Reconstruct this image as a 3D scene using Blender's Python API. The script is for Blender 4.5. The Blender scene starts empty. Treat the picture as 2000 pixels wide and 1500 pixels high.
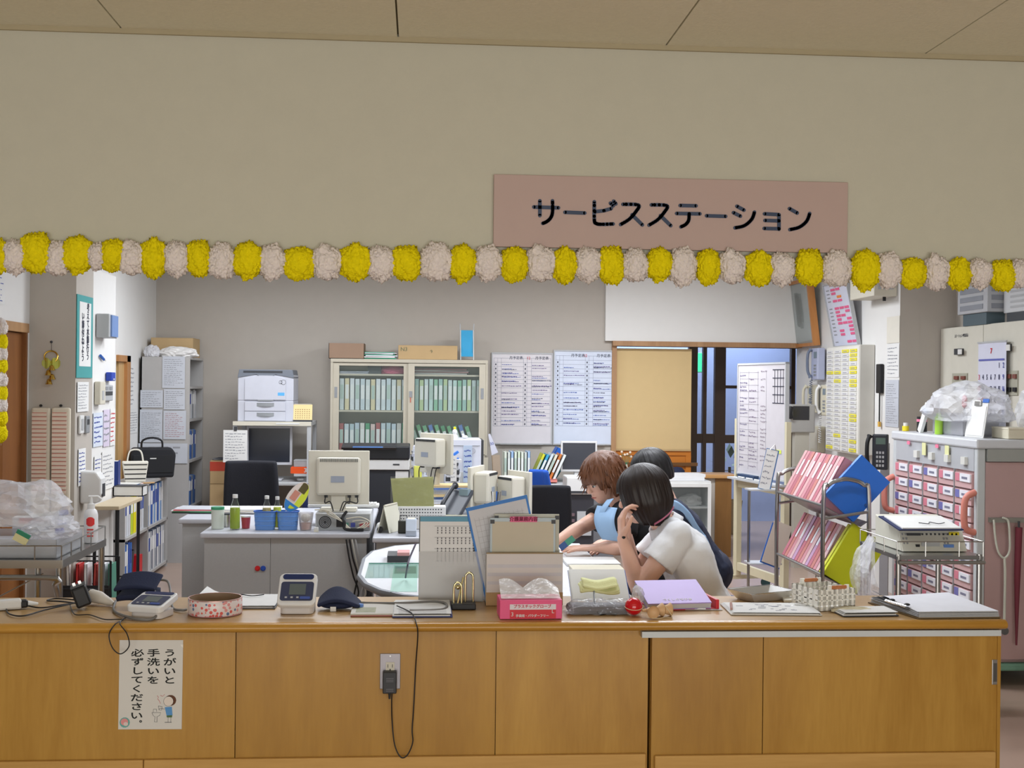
import bpy, bmesh, math, random
from mathutils import Vector, Matrix, noise
rnd = random.Random(7)
D = bpy.data
C = bpy.context.scene.collection
SC = bpy.context.scene
# ---------------------------------------------------------------- camera
YAW, ROLL, FPX, EYE = math.atan(180/2400), 0.0105, 2400.0, 1.55
cs, sn = math.cos(YAW), math.sin(YAW)
fwd = Vector((sn, cs, 0)); rgt0 = Vector((cs, -sn, 0)); up0 = Vector((0, 0, 1))
rgt = rgt0*math.cos(ROLL)+up0*math.sin(ROLL); upv = up0*math.cos(ROLL)-rgt0*math.sin(ROLL)
cam = D.objects.new('camera', D.cameras.new('camera')); C.objects.link(cam)
cam.data.sensor_width = 36; cam.data.lens = FPX/2000*36; cam.data.clip_end = 60
M = Matrix.Identity(4)
for i, v in enumerate((rgt, upv, -fwd)):
    for j in range(3): M[j][i] = v[j]
M[2][3] = EYE
cam.matrix_world = M
SC.camera = cam
def ray(u, v): return fwd*FPX+rgt*(u-1000)-upv*(v-750)
def PY(u, v, y):                      # point of the vertical plane y = const seen at a pixel
    d = ray(u, v); t = y/d.y; return Vector((d.x*t, y, EYE+d.z*t))
def PX(u, v, x):
    d = ray(u, v); t = x/d.x; return Vector((x, d.y*t, EYE+d.z*t))
def PZ(u, v, z):
    d = ray(u, v); t = (z-EYE)/d.z; return Vector((d.x*t, d.y*t, z))
# ---------------------------------------------------------------- world, lamps, exposure
SC.view_settings.view_transform = 'Standard'; SC.view_settings.look = 'None'
SC.view_settings.gamma = 1; SC.view_settings.use_curve_mapping = False
SC.view_settings.exposure = 0.0
w = D.worlds.new('world'); SC.world = w; w.use_nodes = True
w.node_tree.nodes['Background'].inputs[0].default_value = (0.75, 0.78, 0.80, 1)
w.node_tree.nodes['Background'].inputs[1].default_value = 0.22
def area(name, loc, rot, sx, sy, power, col):
    l = D.lights.new(name, 'AREA'); l.shape = 'RECTANGLE'; l.size = sx; l.size_y = sy
    l.energy = power; l.color = col
    o = D.objects.new(name, l); o.location = loc; o.rotation_euler = rot; C.objects.link(o); return o
COOL = (0.90, 0.94, 1.0)
for i, (x, y, e) in enumerate([(-.2, 5.4, 20), (1.5, 5.4, 19), (-.5, 8.2, 39), (1.5, 6.9, 55), (-1.0, 9.5, 34), (1.7, 9.3, 72)]):  # first two are unseen fill lamps, added to brighten counter and people
    area('ceiling_and_fill_lamp', (x, y, 2.66), (0, 0, 0), 1.25, 0.3, e, COOL)
area('corridor_lamp_behind', (3.0, 13.2, 2.5), (0, 0, 0), 2.5, 1.2, 70, (0.75, 0.85, 1.0))
area('side_room_lamp', (-3.6, 6.3, 2.4), (0, 0, 0), 1.2, 1.2, 30, COOL)
area('lobby_lamp', (0.3, 1.2, 2.62), (0, 0, 0), 3.2, 0.4, 12, (1, 0.97, 0.9))
area('lobby_window', (0.3, -3.2, 0.95), (math.radians(90), 0, 0), 6.0, 1.4, 205, (1, 0.972, 0.92))
# ---------------------------------------------------------------- materials
def lin(c):
    return tuple(((x/255)/12.92 if x/255 <= .04045 else ((x/255+.055)/1.055)**2.4) for x in c)
_mc = {}
def mat(rgb, rough=.6, metal=0, var=.06, scale=12, spec=.4, bump=0, bscale=200, emit=0, name=None):
    k = (tuple(rgb), rough, metal, var, scale, spec, bump, bscale, emit)
    if k in _mc: return _mc[k]
    m = D.materials.new(name or 'surface'); m.use_nodes = True; nt = m.node_tree; b = nt.nodes['Principled BSDF']
    c = lin(rgb)
    b.inputs['Roughness'].default_value = rough; b.inputs['Metallic'].default_value = metal
    b.inputs['Specular IOR Level'].default_value = spec
    tc = nt.nodes.new('ShaderNodeTexCoord')
    if var:
        n = nt.nodes.new('ShaderNodeTexNoise'); n.inputs['Scale'].default_value = scale; n.inputs['Detail'].default_value = 3
        r = nt.nodes.new('ShaderNodeMix'); r.data_type = 'RGBA'
        r.inputs['A'].default_value = tuple(x*(1-var) for x in c)+(1,)
        r.inputs['B'].default_value = tuple(min(1, x*(1+var)) for x in c)+(1,)
        nt.links.new(tc.outputs['Object'], n.inputs['Vector']); nt.links.new(n.outputs['Fac'], r.inputs['Factor'])
        nt.links.new(r.outputs['Result'], b.inputs['Base Color'])
    else: b.inputs['Base Color'].default_value = c+(1,)
    if bump:
        n2 = nt.nodes.new('ShaderNodeTexNoise'); n2.inputs['Scale'].default_value = bscale; n2.inputs['Detail'].default_value = 2
        bp = nt.nodes.new('ShaderNodeBump'); bp.inputs['Strength'].default_value = bump; bp.inputs['Distance'].default_value = .004
        nt.links.new(tc.outputs['Object'], n2.inputs['Vector']); nt.links.new(n2.outputs['Fac'], bp.inputs['Height'])
        nt.links.new(bp.outputs['Normal'], b.inputs['Normal'])
    if emit:
        b.inputs['Emission Color'].default_value = c+(1,); b.inputs['Emission Strength'].default_value = emit
    _mc[k] = m; return m
def wood(c1, c2, rough=.35, axis='Z', sc=1.0, name='wood'):
    k = ('wood', tuple(c1), tuple(c2), rough, axis, sc)
    if k in _mc: return _mc[k]
    m = D.materials.new(name); m.use_nodes = True; nt = m.node_tree; b = nt.nodes['Principled BSDF']
    b.inputs['Roughness'].default_value = rough; b.inputs['Specular IOR Level'].default_value = .35
    tc = nt.nodes.new('ShaderNodeTexCoord'); mp = nt.nodes.new('ShaderNodeMapping')
    s = {'Z': (7*sc, 7*sc, .8*sc), 'X': (.8*sc, 7*sc, 7*sc)}[axis]
    mp.inputs['Scale'].default_value = s
    n = nt.nodes.new('ShaderNodeTexNoise'); n.inputs['Scale'].default_value = 1.2; n.inputs['Detail'].default_value = 6; n.inputs['Distortion'].default_value = .8
    mp2 = nt.nodes.new('ShaderNodeMapping'); mp2.inputs['Scale'].default_value = tuple(x*9 for x in s)
    n2 = nt.nodes.new('ShaderNodeTexNoise'); n2.inputs['Scale'].default_value = 1.5; n2.inputs['Detail'].default_value = 4
    ad = nt.nodes.new('ShaderNodeMath'); ad.operation = 'MULTIPLY_ADD'; ad.inputs[1].default_value = .35
    rp = nt.nodes.new('ShaderNodeValToRGB'); rp.color_ramp.elements[0].position = .42; rp.color_ramp.elements[1].position = .92
    rp.color_ramp.elements[0].color = lin(c1)+(1,); rp.color_ramp.elements[1].color = lin(c2)+(1,)
    L = nt.links.new
    L(tc.outputs['Object'], mp.inputs[0]); L(mp.outputs[0], n.inputs['Vector']); L(tc.outputs['Object'], mp2.inputs[0]); L(mp2.outputs[0], n2.inputs['Vector'])
    L(n2.outputs['Fac'], ad.inputs[0]); L(n.outputs['Fac'], ad.inputs[2]); L(ad.outputs[0], rp.inputs[0]); L(rp.outputs[0], b.inputs['Base Color'])
    _mc[k] = m; return m
def clear(rgb, opacity=.3, rough=.1, gloss=.25, bump=0, name='clear_plastic'):
    k = ('clear', tuple(rgb), opacity, rough, gloss, bump)
    if k in _mc: return _mc[k]
    m = D.materials.new(name); m.use_nodes = True; nt = m.node_tree; nt.nodes.clear()
    out = nt.nodes.new('ShaderNodeOutputMaterial'); tr = nt.nodes.new('ShaderNodeBsdfTransparent')
    tr.inputs[0].default_value = tuple(.86+.14*x for x in lin(rgb))+(1,)
    df = nt.nodes.new('ShaderNodeBsdfPrincipled'); df.inputs['Base Color'].default_value = lin(rgb)+(1,); df.inputs['Roughness'].default_value = .5
    gl = nt.nodes.new('ShaderNodeBsdfGlossy'); gl.inputs['Roughness'].default_value = rough
    m1 = nt.nodes.new('ShaderNodeMixShader'); m1.inputs[0].default_value = opacity
    m2 = nt.nodes.new('ShaderNodeMixShader'); fr = nt.nodes.new('ShaderNodeLayerWeight'); fr.inputs[0].default_value = gloss
    L = nt.links.new
    L(tr.outputs[0], m1.inputs[1]); L(df.outputs[0], m1.inputs[2]); L(m1.outputs[0], m2.inputs[1]); L(gl.outputs[0], m2.inputs[2])
    mu = nt.nodes.new('ShaderNodeMath'); mu.operation = 'MULTIPLY'; mu.inputs[1].default_value = .45; L(fr.outputs['Fresnel'], mu.inputs[0]); L(mu.outputs[0], m2.inputs[0])
    if bump:
        tc = nt.nodes.new('ShaderNodeTexCoord'); n = nt.nodes.new('ShaderNodeTexNoise'); n.inputs['Scale'].default_value = 25
        bp = nt.nodes.new('ShaderNodeBump'); bp.inputs['Strength'].default_value = bump; bp.inputs['Distance'].default_value = .02
        L(tc.outputs['Object'], n.inputs['Vector']); L(n.outputs['Fac'], bp.inputs['Height']); L(bp.outputs[0], gl.inputs['Normal']); L(bp.outputs[0], df.inputs['Normal'])
    L(m2.outputs[0], out.inputs[0]); _mc[k] = m; return m
WHITE = mat((214, 214, 212), .5); OFFW = mat((205, 200, 184), .5); PAPER = mat((222, 222, 220), .8, spec=.1)
BLACK = mat((24, 24, 27), .5); DGREY = mat((58, 60, 64), .5); GREY = mat((140, 143, 146), .5); LGREY = mat((176, 178, 180), .45)
STEEL = mat((178, 178, 176), .28, 1, .04); CHROME = mat((215, 215, 215), .12, 1, 0); INK = mat((40, 42, 60), .8, var=0); INKB = mat((48, 66, 150), .8, var=0)
INKR = mat((200, 50, 60), .8, var=0); INKG = mat((148, 150, 156), .8, var=0); NAVY = mat((30, 38, 66), .85, bump=.3); BLUE = mat((45, 98, 180), .5); RED = mat((196, 32, 44), .35)
YEL = mat((224, 205, 40), .6); PINK = mat((226, 120, 150), .6); CARD = mat((186, 158, 116), .8); GREEN = mat((60, 140, 110), .6)
# ---------------------------------------------------------------- mesh builder
class MB:
    def __init__(s): s.v = []; s.f = []; s.m = []; s.T = None; s.mi = 0
    def add(s, vs, fs):
        b = len(s.v)
        s.v += [(s.T @ Vector(p)) if s.T is not None else Vector(p) for p in vs]
        s.f += [tuple(b+i for i in f) for f in fs]; s.m += [s.mi]*len(fs); return s
    def bx(s, x0, x1, y0, y1, z0, z1):
        if x0 > x1: x0, x1 = x1, x0
        if y0 > y1: y0, y1 = y1, y0
        if z0 > z1: z0, z1 = z1, z0
        return s.add([(x, y, z) for x in (x0, x1) for y in (y0, y1) for z in (z0, z1)],
                     [(0, 1, 3, 2), (4, 6, 7, 5), (0, 4, 5, 1), (2, 3, 7, 6), (0, 2, 6, 4), (1, 5, 7, 3)])
    def box(s, cx, cy, cz, sx, sy, sz): return s.bx(cx-sx/2, cx+sx/2, cy-sy/2, cy+sy/2, cz-sz/2, cz+sz/2)
    def quad(s, a, b, c, d): return s.add([a, b, c, d], [(0, 1, 2, 3)])
    def poly(s, pts, y0, y1):                      # prism: outline in x,z, thickness along y
        n = len(pts)
        vs = [(p[0], y0, p[1]) for p in pts]+[(p[0], y1, p[1]) for p in pts]
        return s.add(vs, [tuple(range(n)), tuple(range(2*n-1, n-1, -1))]+[(i, i+n, (i+1) % n+n, (i+1) % n) for i in range(n)])
    def polyz(s, pts, z0, z1):                     # prism: outline in x,y, thickness along z
        n = len(pts)
        vs = [(p[0], p[1], z0) for p in pts]+[(p[0], p[1], z1) for p in pts]
        return s.add(vs, [tuple(range(n-1, -1, -1)), tuple(range(n, 2*n))]+[(i, (i+1) % n, (i+1) % n+n, i+n) for i in range(n)])
    def polyx(s, pts, x0, x1):                     # prism: outline in y,z, thickness along x
        n = len(pts)
        vs = [(x0, p[0], p[1]) for p in pts]+[(x1, p[0], p[1]) for p in pts]
        return s.add(vs, [tuple(range(n-1, -1, -1)), tuple(range(n, 2*n))]+[(i, (i+1) % n, (i+1) % n+n, i+n) for i in range(n)])
    def tube(s, pts, r, n=8, caps=True):
        pts = [Vector(p) for p in pts]; k = len(pts)
        rr = r if isinstance(r, (list, tuple)) else [r]*k
        vs = []; prev = None
        for i, p in enumerate(pts):
            t = (pts[min(i+1, k-1)]-pts[max(i-1, 0)])
            if t.length < 1e-9: t = Vector((0, 0, 1))
            t.normalize()
            if prev is None: a = t.orthogonal().normalized()
            else:
                a = prev-t*prev.dot(t)
                a = a.normalized() if a.length > 1e-6 else t.orthogonal().normalized()
            prev = a; b = t.cross(a)
            q = rr[i]
            for j in range(n):
                an = 2*math.pi*j/n
                ra, rb = (q if isinstance(q, tuple) else (q, q))
                vs.append(p+a*math.cos(an)*ra+b*math.sin(an)*rb)
        fs = [(i*n+j, i*n+(j+1) % n, (i+1)*n+(j+1) % n, (i+1)*n+j) for i in range(k-1) for j in range(n)]
        if caps: fs += [tuple(range(n-1, -1, -1)), tuple((k-1)*n+j for j in range(n))]
        return s.add(vs, fs)
    def cyl(s, p0, p1, r, r1=None, n=16): return s.tube([p0, p1], [r, r if r1 is None else r1], n)
    def lathe(s, prof, c=(0, 0, 0), n=24, caps=True):
        k = len(prof); vs = [(c[0]+r*math.cos(2*math.pi*j/n), c[1]+r*math.sin(2*math.pi*j/n), c[2]+z) for r, z in prof for j in range(n)]
        fs = [(i*n+j, i*n+(j+1) % n, (i+1)*n+(j+1) % n, (i+1)*n+j) for i in range(k-1) for j in range(n)]
        if caps and prof[0][0] > 1e-6: fs.append(tuple(range(n-1, -1, -1)))
        if caps and prof[-1][0] > 1e-6: fs.append(tuple((k-1)*n+j for j in range(n)))
        return s.add(vs, fs)
    def ball(s, c, r, n=16, k=10, noisef=None):
        rx, ry, rz = r if isinstance(r, (tuple, list)) else (r, r, r)
        vs = []
        for i in range(k+1):
            th = math.pi*i/k
            for j in range(n):
                ph = 2*math.pi*j/n; vs.append((c[0]+rx*math.sin(th)*math.cos(ph), c[1]+ry*math.sin(th)*math.sin(ph), c[2]-rz*math.cos(th)))
        fs = [(i*n+j, i*n+(j+1) % n, (i+1)*n+(j+1) % n, (i+1)*n+j) for i in range(k) for j in range(n)]
        return s.add(vs, fs)
    def grid(s, fn, nu, nv, thick=0):
        vs = [fn(i/nu, j/nv) for j in range(nv+1) for i in range(nu+1)]
        fs = [(j*(nu+1)+i, j*(nu+1)+i+1, (j+1)*(nu+1)+i+1, (j+1)*(nu+1)+i) for j in range(nv) for i in range(nu)]
        return s.add(vs, fs)
    def build(s, name, m, parent=None, bevel=0, smooth=False, loc=None, rot=None, **props):
        me = D.meshes.new(name); me.from_pydata([tuple(v) for v in s.v], [], s.f)
        ms = m if isinstance(m, (list, tuple)) else [m]
        for q in ms: me.materials.append(q)
        if len(ms) > 1: me.polygons.foreach_set('material_index', s.m)
        me.validate(); me.update()
        bm = bmesh.new(); bm.from_mesh(me)
        bmesh.ops.remove_doubles(bm, verts=bm.verts, dist=1e-6) if smooth else None
        bmesh.ops.recalc_face_normals(bm, faces=bm.faces); bm.to_mesh(me); bm.free()
        if smooth:
            me.polygons.foreach_set('use_smooth', [True]*len(me.polygons))
            if smooth != 2: me.set_sharp_from_angle(angle=math.radians(45))
        o = D.objects.new(name, me); C.objects.link(o)
        if parent is not None: o.parent = parent
        if loc is not None: o.location = loc
        if rot is not None: o.rotation_euler = rot
        if bevel:
            b = o.modifiers.new('bevel', 'BEVEL'); b.width = bevel; b.segments = 2; b.limit_method = 'ANGLE'; b.angle_limit = .6; b.harden_normals = False
        for k2, v2 in props.items(): o[k2] = v2
        return o
def T(name, label, cat, loc=(0, 0, 0), rz=0, group=None, rx=0, ry=0):
    o = D.objects.new(name, None); C.objects.link(o); o.empty_display_size = .05
    o.location = loc; o.rotation_euler = (rx, ry, rz); o['label'] = label; o['category'] = cat
    if group: o['group'] = group
    return o
def tag(o, label, cat, group=None):
    o['label'] = label; o['category'] = cat
    if group: o['group'] = group
    return o
def S(name, mb, m, parent=None, **k):
    o = mb.build(name, m, parent, **k)
    if parent is None: o['kind'] = 'structure'
    return o
def copy_tree(o, parent=None):
    c = o.copy(); C.objects.link(c)
    if parent is not None: c.parent = parent
    for ch in list(o.children): copy_tree(ch, c)
    return c
def curve_pts(pts, n=8):                            # catmull-rom through points
    P = [Vector(p) for p in pts]; out = []
    for i in range(len(P)-1):
        a, b, c, d = P[max(i-1, 0)], P[i], P[i+1], P[min(i+2, len(P)-1)]
        for j in range(n):
            t = j/n
            out.append(.5*((2*b)+(c-a)*t+(2*a-5*b+4*c-d)*t*t+(3*b-a-3*c+d)*t**3))
    out.append(P[-1]); return out
def text(body, size, name, m, parent, loc, rot=(math.pi/2, 0, 0), ext=.0006, bold=0, sx=1, align='CENTER', **props):
    cu = D.curves.new('t', 'FONT'); cu.body = body; cu.size = size; cu.align_x = align; cu.align_y = 'CENTER'; cu.extrude = ext; cu.space_line = .95; cu.resolution_u = 2
    o = D.objects.new('t', cu); C.objects.link(o); bpy.context.view_layer.update()
    me = D.meshes.new_from_object(o.evaluated_get(bpy.context.evaluated_depsgraph_get()))
    D.objects.remove(o); D.curves.remove(cu)
    if bold and len(me.vertices):
        vs0 = [v.co.copy() for v in me.vertices]; fs0 = [tuple(p_.vertices) for p_ in me.polygons]; n0 = len(vs0); vs1, fs1 = [], []
        for k0, (dx, dy) in enumerate(((-bold, 0), (bold, 0), (0, -bold*.7), (0, bold*.7))):
            vs1 += [(v.x+dx/sx, v.y+dy, v.z+k0*.00001) for v in vs0]; fs1 += [tuple(n0*k0+i for i in f) for f in fs0]
        D.meshes.remove(me); me = D.meshes.new(name); me.from_pydata(vs1, [], fs1)
    me.name = name; me.materials.clear(); me.materials.append(m)
    q = D.objects.new(name, me); C.objects.link(q); q.parent = parent; q.location = loc; q.rotation_euler = rot; q.scale = (sx, 1, 1)
    for k2, v2 in props.items(): q[k2] = v2
    return q
FL, FR = math.pi/2, -math.pi/2                      # facing of things on the left wall (+x) and right wall (-x)
def pan_y(u0, u1, v0, v1, y):                       # centre-bottom, width, height of a panel facing the camera
    um, vm = (u0+u1)/2, (v0+v1)/2
    x0, x1 = PY(u0, vm, y).x, PY(u1, vm, y).x
    return Vector(((x0+x1)/2, y, PY(um, v1, y).z)), x1-x0, PY(um, v0, y).z-PY(um, v1, y).z
def pan_x(u0, u1, v0, v1, x):                       # the same on a side wall
    um, vm = (u0+u1)/2, (v0+v1)/2
    a, b = PX(u0, vm, x).y, PX(u1, vm, x).y
    yc = (a+b)/2
    d = ray(um, v1); 
    # the height is read on the column that shows the centre of the panel
    k = (x/ray(um, vm).x)
    return Vector((x, yc, EYE+ray(um, v1).z*k)), abs(b-a), (ray(um, v0).z-ray(um, v1).z)*k
def scrib(mb, x0, x1, z0, z1, rows, y, fill=.8, h=.45, seg=(.01, .03), gap=.006, seed=1, skip=0):
    r = random.Random(seed); dz = (z1-z0)/rows
    for i in range(rows):
        if r.random() < skip: continue
        z = z1-(i+.5)*dz; x = x0; xe = x0+(x1-x0)*(fill*(.55+.45*r.random()))
        while x < xe:
            l = r.uniform(*seg); hh = dz*h*r.uniform(.6, 1.1); zz = z+r.uniform(-.1, .1)*dz
            mb.quad((x, y, zz-hh/2), (min(x+l, x1), y, zz-hh/2), (min(x+l, x1), y, zz+hh/2), (x, y, zz+hh/2)); x += l+gap
def sheet(name, label, cat, loc, w, h, rz=0, m=None, rows=10, ink=INKG, curl=0, group=None, rx=0, ry=0, top=True, seed=3, thing=True, parent=None, th=.002, fill=.9, margin=.08):
    """a sheet of paper with printed lines, upright, its bottom centre at loc, facing local -y"""
    t = T(name, label, cat, loc, rz, group, rx, ry)
    mb = MB()
    def fn(a, b): return ((a-.5)*w, -curl*((1-b)**2), b*h)
    mb.grid(fn, 1, 6 if curl else 1)
    mb.grid(lambda a, b: ((a-.5)*w, -curl*((1-b)**2)+th, b*h), 1, 6 if curl else 1)
    mb.build('paper', m or PAPER, t)
    if rows:
        k = MB(); scrib(k, -w/2+w*margin, w/2-w*margin, h*.07, h*.93, rows, -.001-curl*.0, fill=fill, h=.28, seg=(w*.05, w*.16), gap=w*.03, seed=seed)
        if curl:
            k.v = [Vector((p.x, -curl*((1-p.z/h)**2)-.001, p.z)) for p in k.v]
        k.build('print', ink, t)
    return t
# ================================================================= SETTING
HW = mat((198, 195, 178), .85, var=.03, bump=.12, bscale=260, name='wallpaper_lobby')
IW = mat((180, 173, 164), .85, var=.03, bump=.1, bscale=260, name='wallpaper')
WW = mat((222, 221, 218), .8, var=.02)
YH, YB, XL, XR, ZC = 4.15, 11.3, -2.38, 3.57, 2.71
ZH = 1.955
fl = MB().bx(-6, 6.5, -4, 17, -.1, 0)
floor = S('floor', fl, mat((172, 148, 132), .22, var=.05, scale=3, spec=.5, name='vinyl_floor'))
# ceilings
ce = MB().bx(-6, 6.5, -4, 17, ZC+.012, ZC+.12)
ceil = S('ceiling', ce, mat((120, 112, 92), .9))
cm = mat((228, 222, 198), .9, var=.05, scale=60, bump=.5, bscale=90, name='ceiling_board')
xs0 = PY(238, 62, YH).x
for i in range(-5, 8):
    for j in range(0, 4):
        g = .003
        x0 = xs0+i*.91; y1 = YH-j*1.82
        MB().bx(x0+g, x0+.91-g, y1-1.82+g, y1-g, ZC, ZC+.02).build('ceiling_panel', cm, ceil)
    MB().bx(x0+g, x0+.91-g, YH+.15, YB, ZC, ZC+.02).build('ceiling_panel', WW, ceil)
tr = MB().bx(-6, 6.5, YH-.012, YH, ZC-.016, ZC)
S('trim_1', tr, mat((176, 164, 134), .7))
# header wall above the opening
hw = MB().bx(-6, 6.5, YH, YH+.15, ZH, ZC+.012)
S('wall_front', hw, HW)
# back wall with an opening
xo0, xo1 = PY(1198, 760, YB).x, PY(1566, 760, YB).x
zo1 = PY(1380, 678, YB).z; zo0 = PY(1380, 925, YB-.3).z-.02
bw = MB().bx(-6, xo0, YB, YB+.15, 0, ZC+.01).bx(xo0, 6, YB, YB+.15, zo1, ZC+.01)
xo2 = PY(1392, 1000, YB).x
bw.bx(xo0, xo2, YB, YB+.15, 0, zo0)
S('wall_back', bw, IW)
xb = PY(1183, 600, YB-.06).x
S('wall_back_beam', MB().bx(xb, XR, YB-.06, YB, zo1+.045, ZC+.01), WW)
wt = wood((150, 112, 78), (176, 138, 100), .5)
fr = MB().bx(xo0-.02, XR-.02, YB-.08, YB+.16, zo1, zo1+.045).bx(xo0-.02, xo0+.025, YB-.03, YB+.16, zo0, zo1)
S('trim_2', fr, wt)
# left wall, pillar
lw = MB()
d0, d1 = PX(12, 800, XL).y, PX(51, 800, XL).y-.0
zd = PX(50, 632, XL).z
d2 = PX(226, 780, XL).y; d3 = PX(250, 780, XL).y; zd2 = PX(238, 694, XL).z
lw.bx(XL-.15, XL, YH+.15, d0-.6, 0, ZC+.01).bx(XL-.15, XL, d0-.6, d1, zd, ZC+.01).bx(XL-.15, XL, d1, d2, 0, ZC+.01)
lw.bx(XL-.15, XL, d2, d3, zd2, ZC+.01).bx(XL-.15, XL, d3, YB, 0, ZC+.01)
S('wall_left', lw, WW)
pf = 7.7; px1 = PY(147, 760, pf).x
yp = PX(181, 700, px1).y; yq = PX(226, 700, px1).y
S('wall_left_pillar', MB().bx(XL, px1, pf, yp, 0, ZC+.01), IW)
zp = PX(181, 524, px1).z
S('wall_left_panel', MB().bx(XL, px1-.004, yp, yq, 0, zp), WW)
# doors on the left wall
wd = wood((120, 74, 36), (138, 88, 44), .5)
d = S('door_1', MB().bx(XL-.06, XL-.02, PX(13, 800, XL).y-.0, d1+.15, .01, zd-.06), wd)
S('door_frame', MB().bx(XL-.1, XL+.012, d0-.6, d1+.005, zd-.055, zd), wood((160, 120, 80), (186, 146, 104), .5), d)
S('door_frame', MB().bx(XL-.1, XL+.004, d1-.03, d1+.004, .01, zd-.055), wd, d)
d = S('door_2', MB().bx(XL-.05, XL-.03, d2, d3-.05, .01, zd2-.05), mat((150, 160, 155), .4))
S('door_frame', MB().bx(XL-.15, XL+.02, d3-.12, d3, .01, zd2).bx(XL-.15, XL+.02, d2, d3, zd2-.05, zd2), wood((160, 110, 60), (186, 134, 84), .5), d)
S('door_panel', MB().bx(XL-.03, XL-.005, d3-.3, d3-.12, .01, zd2-.05), wood((178, 140, 92), (200, 165, 115), .5), d)
S('wall_far_left', MB().bx(-5.2, -5.05, 4.3, 11, 0, ZC), WW)
# right wall
y1w = PX(1757, 700, XR).y
rw = MB().bx(XR, XR+.15, y1w, YB+.15, 0, ZC+.01)
S('wall_right', rw, WW)
XQ = PY(1836, 700, y1w).x
S('wall_right_return', MB().bx(XR+.15, XQ+.2, y1w, y1w+.15, 0, ZC+.01).bx(XR, XR+.15, y1w-.002, y1w, 0, ZC), IW)
S('wall_right_near', MB().bx(XQ+.12, XQ+.25, YH+.15, y1w, 0, ZC+.01), IW)
# control cabinet on the right wall, panels as parts
zt = PX(1930, 632, XQ).z
t = T('control_cabinet', 'tall cream steel alarm control cabinet on the right wall with push buttons and switch plates', 'cabinet', (XQ, 0, 0))
CRM = mat((206, 203, 190), .5)
ya = [y1w-.01, PX(1921, 640, XQ).y, PX(1921, 640, XQ).y-.95, 6.2]
MB().bx(.02, .12, ya[3], ya[0], .1, zt).build('body', CRM, t)
for a in range(3):
    MB().bx(-.002, .02, ya[a+1]+.004, ya[a]-.004, .12, zt-.004).build('door', CRM, t, bevel=.003)
def panelthing(parent, u0, u1, v0, v1, x, name, m, dep=.015, bevel=0):
    p, ww, hh = pan_x(u0, u1, v0, v1, x)
    return MB().bx(x-XQ-dep, x-XQ, p.y-ww/2, p.y+ww/2, p.z, p.z+hh).build(name, m, parent, bevel=bevel)
for (u0, u1, v0, v1) in ((1871, 1883, 681, 693), (1965, 1977, 672, 686)):
    panelthing(t, u0, u1, v0, v1, XQ, 'button_box', DGREY, .03); panelthing(t, u0+1, u1-4, v0+1, v1-1, XQ-.03, 'button', WHITE, .006)
for (u0, u1, v0, v1) in ((1862, 1891, 729, 768), (1967, 1990, 724, 772)):
    panelthing(t, u0, u1, v0, v1, XQ, 'switch_plate', mat((168, 166, 150), .5), .01)
    for a in (.12, .58):
        for b, mm in ((.14, mat((120, 70, 60), .4)), (.68, BLACK)):
            ua = u0+(u1-u0)*a; va = v0+(v1-v0)*b
            panelthing(t, ua, ua+(u1-u0)*.26, va, va+(v1-v0)*.18, XQ-.01, 'switch', mm, .012)
p, ww, hh = pan_x(1856, 1902, 650, 662, XQ)
text('ステーション 呼出表示', hh*.62, 'lettering', INK, t, (-.004, p.y, p.z+hh/2), (math.pi/2, 0, FR), sx=.8)
# far corridor behind the opening
BLW = mat((176, 190, 226), .6, name='corridor_wall')
yc = 13.9
S('wall_corridor', MB().bx(1.5, 6.5, yc, yc+.1, 0, ZC), BLW)
S('wall_corridor_side', MB().bx(1.1, 1.2, YB+.15, yc, 0, ZC), mat((150, 150, 155), .6))
S('wall_corridor_right', MB().bx(6.3, 6.4, 8, yc, 0, ZC), WW)
# ================================================================= COUNTER
CW1, CW2 = (164, 119, 46), (190, 146, 68)
cwood = wood(CW1, CW2, .3); cwood2 = wood((157, 113, 44), (182, 138, 61), .32, sc=.8)
lipw = wood((168, 120, 44), (196, 148, 68), .22, 'X'); topw = wood((166, 132, 84), (186, 152, 104), .3, 'X'); basew = wood((186, 142, 74), (206, 162, 94), .35, 'X')
ZT = PY(1000, 1217, YH).z; ZL = PY(1000, 1236, YH).z
XE = PY(1970, 1215, YH).x; YR = PZ(1000, 1165, ZT).y
t = T('worktop', 'long wooden service counter worktop with rounded orange front edge', 'counter', (0, YH, 0))
MB().bx(-2.35, XE-.012, .03, YR-YH, ZL+.004, ZT).build('top_slab', topw, t)
prof = []
for i in range(9):
    a = math.pi/2+math.pi*i/8
    prof.append((.03+.026*math.cos(a), (ZT+ZL)/2+(ZT-ZL)/2*math.sin(a)))
m2 = MB().polyx(prof, -2.35, XE); m2.build('front_edge', lipw, t, smooth=True)
MB().bx(XE-.012, XE, .03, YR-YH, ZL, ZT).build('end_edge', lipw, t, bevel=.005)
YF = YH+.05
zb = PY(1000, 1473, YF).z
seams = [PY(u, 1350, YF).x for u in (460, 968)]
t = T('counter_cabinet', 'orange wood counter cabinet on the side with the hand washing poster', 'cabinet', (0, YF, 0))
xm = PY(1266, 1350, YF).x; xsx = [-2.33]+seams+[xm]
MB().bx(-2.33, xm-.004, .02, .45, 0, ZL-.002).build('carcass', cwood2, t)
for i in range(3):
    MB().bx(xsx[i]+.0015, xsx[i+1]-.0015, 0, .02, .02, ZL-.001).build('front_panel', cwood if i != 1 else cwood2, t)
MB().bx(-2.33, xsx[1]-.3, -.018, 0, .02, zb).build('bumper_board', basew, t, bevel=.004)
MB().bx(xsx[1]-.298, xm-.008, -.018, 0, .02, zb).build('bumper_board', basew, t, bevel=.004)
YG = YF-.022
x2 = PY(1272, 1350, YG).x; x3 = PY(1490, 1350, YG).x; x4 = PY(1953, 1350, YG).x
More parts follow.
